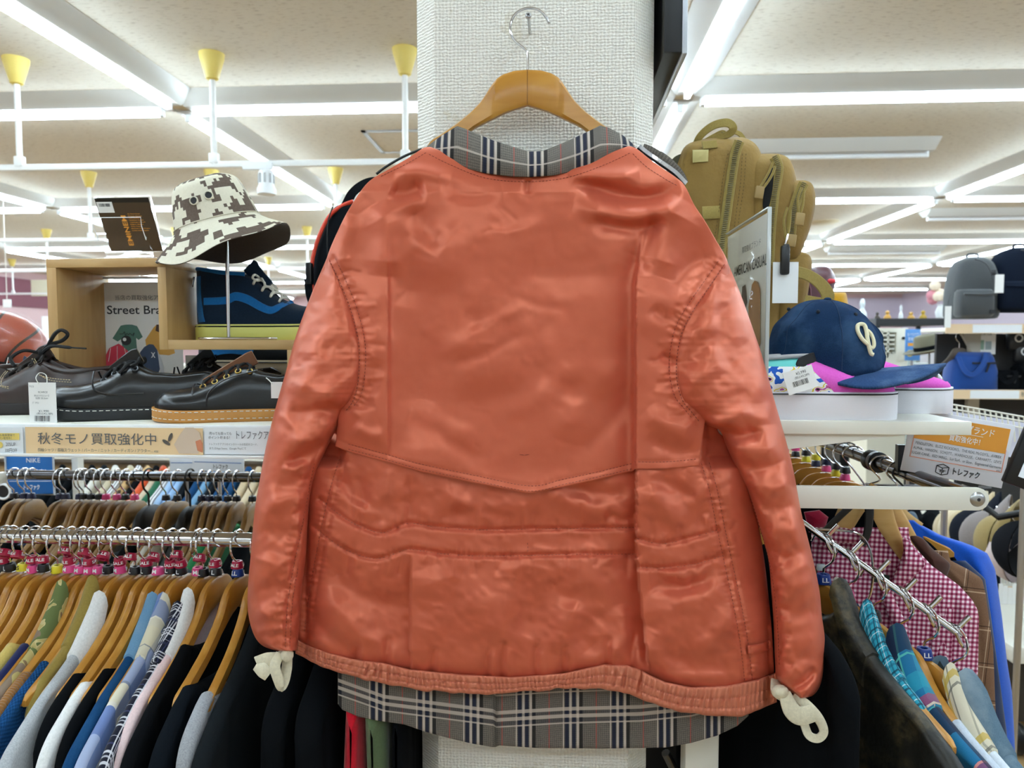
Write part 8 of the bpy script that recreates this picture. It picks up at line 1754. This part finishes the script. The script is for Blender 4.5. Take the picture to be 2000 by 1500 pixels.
p = at(1838, 621, 6.55); t = thing('flower_vase', 'pink and cream artificial flowers left of the grey backpack', 'flowers', tuple(p)); ob('vase', MB().lathe([(.04, 0), (.05, .05), (.03, .1), (.035, .12)], 16, Matrix.Translation(Vector(p))), WHITE_PLASTIC, t, True)
r3 = random.Random(8)
for i in range(9): ob('blossom', MB().sphere(p + np.array([r3.uniform(-.09, .06), r3.uniform(-.05, .05), .15 + r3.uniform(0, .13)]), .045, 10), M(f'blossom_{i % 2}', ['#e79aa6', '#f0dfc8'][i % 2], .8), t, True)
# cap wall at the right edge
YCW = 2.75
cw_ = thing('cap_rack', 'chrome cap rail at the right edge with caps hooked along it', 'rack', tuple(at(1990, 1270, YCW)))
r0, r1 = V(1900, 1000, 2.5), V(2080, 1015, 2.5)
ob('rail', MB().tube([V(1850, 985, 3.0), V(1940, 990, 2.75), V(2060, 998, 2.5)], .008, 10), CHROME, cw_, True)
ob('black_arm', MB().tube([V(1905, 975, 2.62), V(1950, 1010, 2.55), V(2060, 990, 2.45)], .012, 10), BLACK_PLASTIC, cw_, True); ob('end_post', MB().box((float(at(2060, 1000, 2.6)[0]), 2.62, .62), (.05, .05, 1.24)), WHITE_PAINT, cw_, True); ob('rear_post', MB().box((float(at(1850, 985, 3.0)[0]), 3.0, .6), (.03, .03, 1.2)), WHITE_PAINT, cw_, True)
def hung_cap(label, px, py, Y, col, col2, rz, sc=1.0):
    t = thing('cap', label, 'cap', tuple(at(px, py, Y)), rz, 'caps on the right cap rail'); m1 = cloth('cap_cloth_' + col.strip('#'), col); m2 = M('cap_inside_' + col2.strip('#'), col2, .9)
    rows = [[(.085 * sc * math.cos(a) * math.cos(th), -.105 * sc * math.sin(th) * 1.0, .10 * sc * math.sin(a) * math.cos(th) - .10 * sc) for a in np.linspace(0, 2 * math.pi, 28, endpoint=False)] for th in np.linspace(.02, 1.45, 10)]
    ob('crown', MB().loft([[(x, -y, z) for x, y, z in r] for r in rows], caps=False), m1, t, smooth=180); ob('sweatband', MB().loft([[(x * .96, -y - .002, (z + .1 * sc) * .96 - .1 * sc) for x, y, z in r] for r in rows[:9]], caps=False), m2, t, smooth=180)
    ob('visor', MB().loft([[(.085 * sc * u * (1 - .25 * v * v), -.004 - .05 * v * sc, .10 * sc * math.sqrt(max(0, 1 - u * u * .98)) - .10 * sc + .07 * v * sc + d) for u in np.linspace(-1, 1, 17)] + [(.085 * sc * u * (1 - .25 * v * v), -.010 - .05 * v * sc, .10 * sc * math.sqrt(max(0, 1 - u * u * .98)) - .10 * sc + .07 * v * sc - d) for u in np.linspace(1, -1, 17)] for v, d in ((0, .002), (.4, .002), (.8, .002), (1, .001))]), m1, t, smooth=60)
    return t
caps = [(1882, 1012, 2.95, '#cbb996', '#a5946f', 1.15), (1893, 1012, 2.9, '#d8c8a8', '#8d7b58', 1.1), (1905, 1014, 2.85, '#c9b48d', '#9c8862', 1.05), (1918, 1014, 2.8, '#20232c', '#15161b', 1.0), (1936, 1020, 2.75, '#8e8482', '#57504e', .9), (1962, 1028, 2.68, '#a58f5c', '#877544', .45), (1988, 1052, 2.62, '#e3d3d2', '#c9b9b8', .5), (2006, 1040, 2.5, '#1b1c20', '#111', .4)]
cn = ['beige cap furthest back on the cap rail', 'cream cap second on the cap rail', 'sand cap third on the cap rail', 'black cap in the middle of the cap rail', 'grey mauve cap beside the khaki one', 'khaki cap showing its open inside', 'pale pink cap at the right edge', 'black cap cut by the right edge of the picture']
for (px, py, Y, c1, c2, rz), l in zip(caps, cn): hung_cap(l, px, py - 22, Y, c1, c2 if len(c2) == 7 else '#111114', rz)
t = thing('display_plinth', 'white display plinth on the wood floor under the caps', 'plinth', (float(at(1985, 1270, 2.75)[0]) + .1, 2.9, 0)); zt9 = float(at(1960, 1262, 2.6)[2])
ob('top', MB().box((0, 0, zt9 - .03), (.42, .62, .06), bev=.004), WHITE_PAINT, t); ob('skirt', MB().box((.02, .02, (zt9 - .06) / 2 + .06), (.34, .54, zt9 - .18)), M('dark_skirt', '#3a332c', .7), t)
for sx in (-.15, .17):
    for sy in (-.25, .25): ob('caster', MB().sphere((sx, sy, .06), .06, 12, (.5, 1, 1)), BLACK_PLASTIC, t)
for i in range(6):
    p = at(1955 + 9 * i, 1175, 2.9); tg = thing('price_tag', ['first', 'second', 'third', 'fourth', 'fifth', 'sixth'][i] + ' white tag dangling below the caps', 'price tag', tuple(p)); ob('card', card(1951 + 9 * i, 1140 + 4 * (i % 3), 1958 + 9 * i, 1180, 2.9), PAPER, tg, True); ob('string', MB().tube([at(1955 + 9 * i, 1140, 2.9), at(1955 + 9 * i, 1110, 2.9), at(1956 + 9 * i, 1090, 2.9)], .002, 5), WHITE_INK, tg, True)
t = thing('wire_basket', 'white wire basket edge above the orange sign', 'basket', tuple(at(1920, 830, 2.4)))
mb = MB()
for k in range(15): x = 1846 + 11 * k; mb.tube([at(x, 788 + 1.9 * k, 2.3), at(x + 2, 806 + 1.9 * k, 2.3), at(x + 4, 840 + 1.9 * k, 2.3)], .0025, 5)
for d in (0, 9, 22): mb.tube([at(1842, 787 + d, 2.3), at(1920, 800 + d, 2.3), at(2015, 817 + d, 2.3)], .003, 6)
ob('wires', mb, WHITE_PAINT, t, True); ob('basket_front', MB().poly([V(1840, 800, 2.33), V(1840, 870, 2.33), V(2015, 900, 2.33), V(2015, 828, 2.33)]).poly([V(1840, 800, 2.34), V(2015, 828, 2.34), V(2015, 900, 2.34), V(1840, 870, 2.34)]), M('pale_lilac_panel', '#d9d9ea', .5), t, True)
for x in (1850, 2005): ob('leg', MB().tube([V(x, 840, 2.33), (V(x, 840, 2.33).x, 2.33, .6), (V(x, 840, 2.33).x, 2.33, 0)], .01, 8), STEEL, t, True)
# dark clothes rack behind the right rail
t = thing('garment_rack', 'dark rack behind the right rail with green and navy clothes', 'rack', (1.6, 3.4, 0)); zz_ = float(at(1800, 960, 3.3)[2]); ob('rail', MB().tube([(.75, 3.4, zz_), (1.4, 3.4, zz_), (2.0, 3.4, zz_)], .0125, 10), DCHROME, t, True)
for x in (.77, 1.98): ob('post', MB().box((x, 3.4, zz_ / 2), (.03, .03, zz_)), BLACK_PLASTIC, t, True)
ob('wood_panel', MB().box((1.35, 3.74, zz_ - .12), (1.25, .02, .12)), OAK, t, True); ob('panel_post', MB().box((1.35, 3.74, (zz_ - .1) / 2), (.05, .03, zz_ - .1)), BLACK_PLASTIC, t, True)
for i in range(13):
    cc = ['black', 'taupe', 'charcoal', 'navyblk', 'ivory', 'black', cloth('bottle_green_cotton', '#17403a'), 'charcoal', 'navyblk', 'steel', 'black', 'charcoal', 'navyblk'][i]; w = ['black', 'taupe', 'charcoal', 'navy', 'ivory', 'black', 'bottle green', 'charcoal', 'navy', 'steel blue', 'black', 'charcoal', 'navy'][i]
    make_garment('jacket', f'{w} jacket, ' + ['first', 'second', 'third', 'fourth', 'fifth', 'sixth', 'seventh', 'eighth', 'ninth', 'tenth', '11th', '12th', '13th'][i] + ' from the left on the dark rack behind the right rail', 'jacket', cc, .06, .25, .03, -.7, 260 + i, None, (.85 + .085 * i, 3.4, zz_), PHI + .1, 'jackets on the dark rack', far=.24)
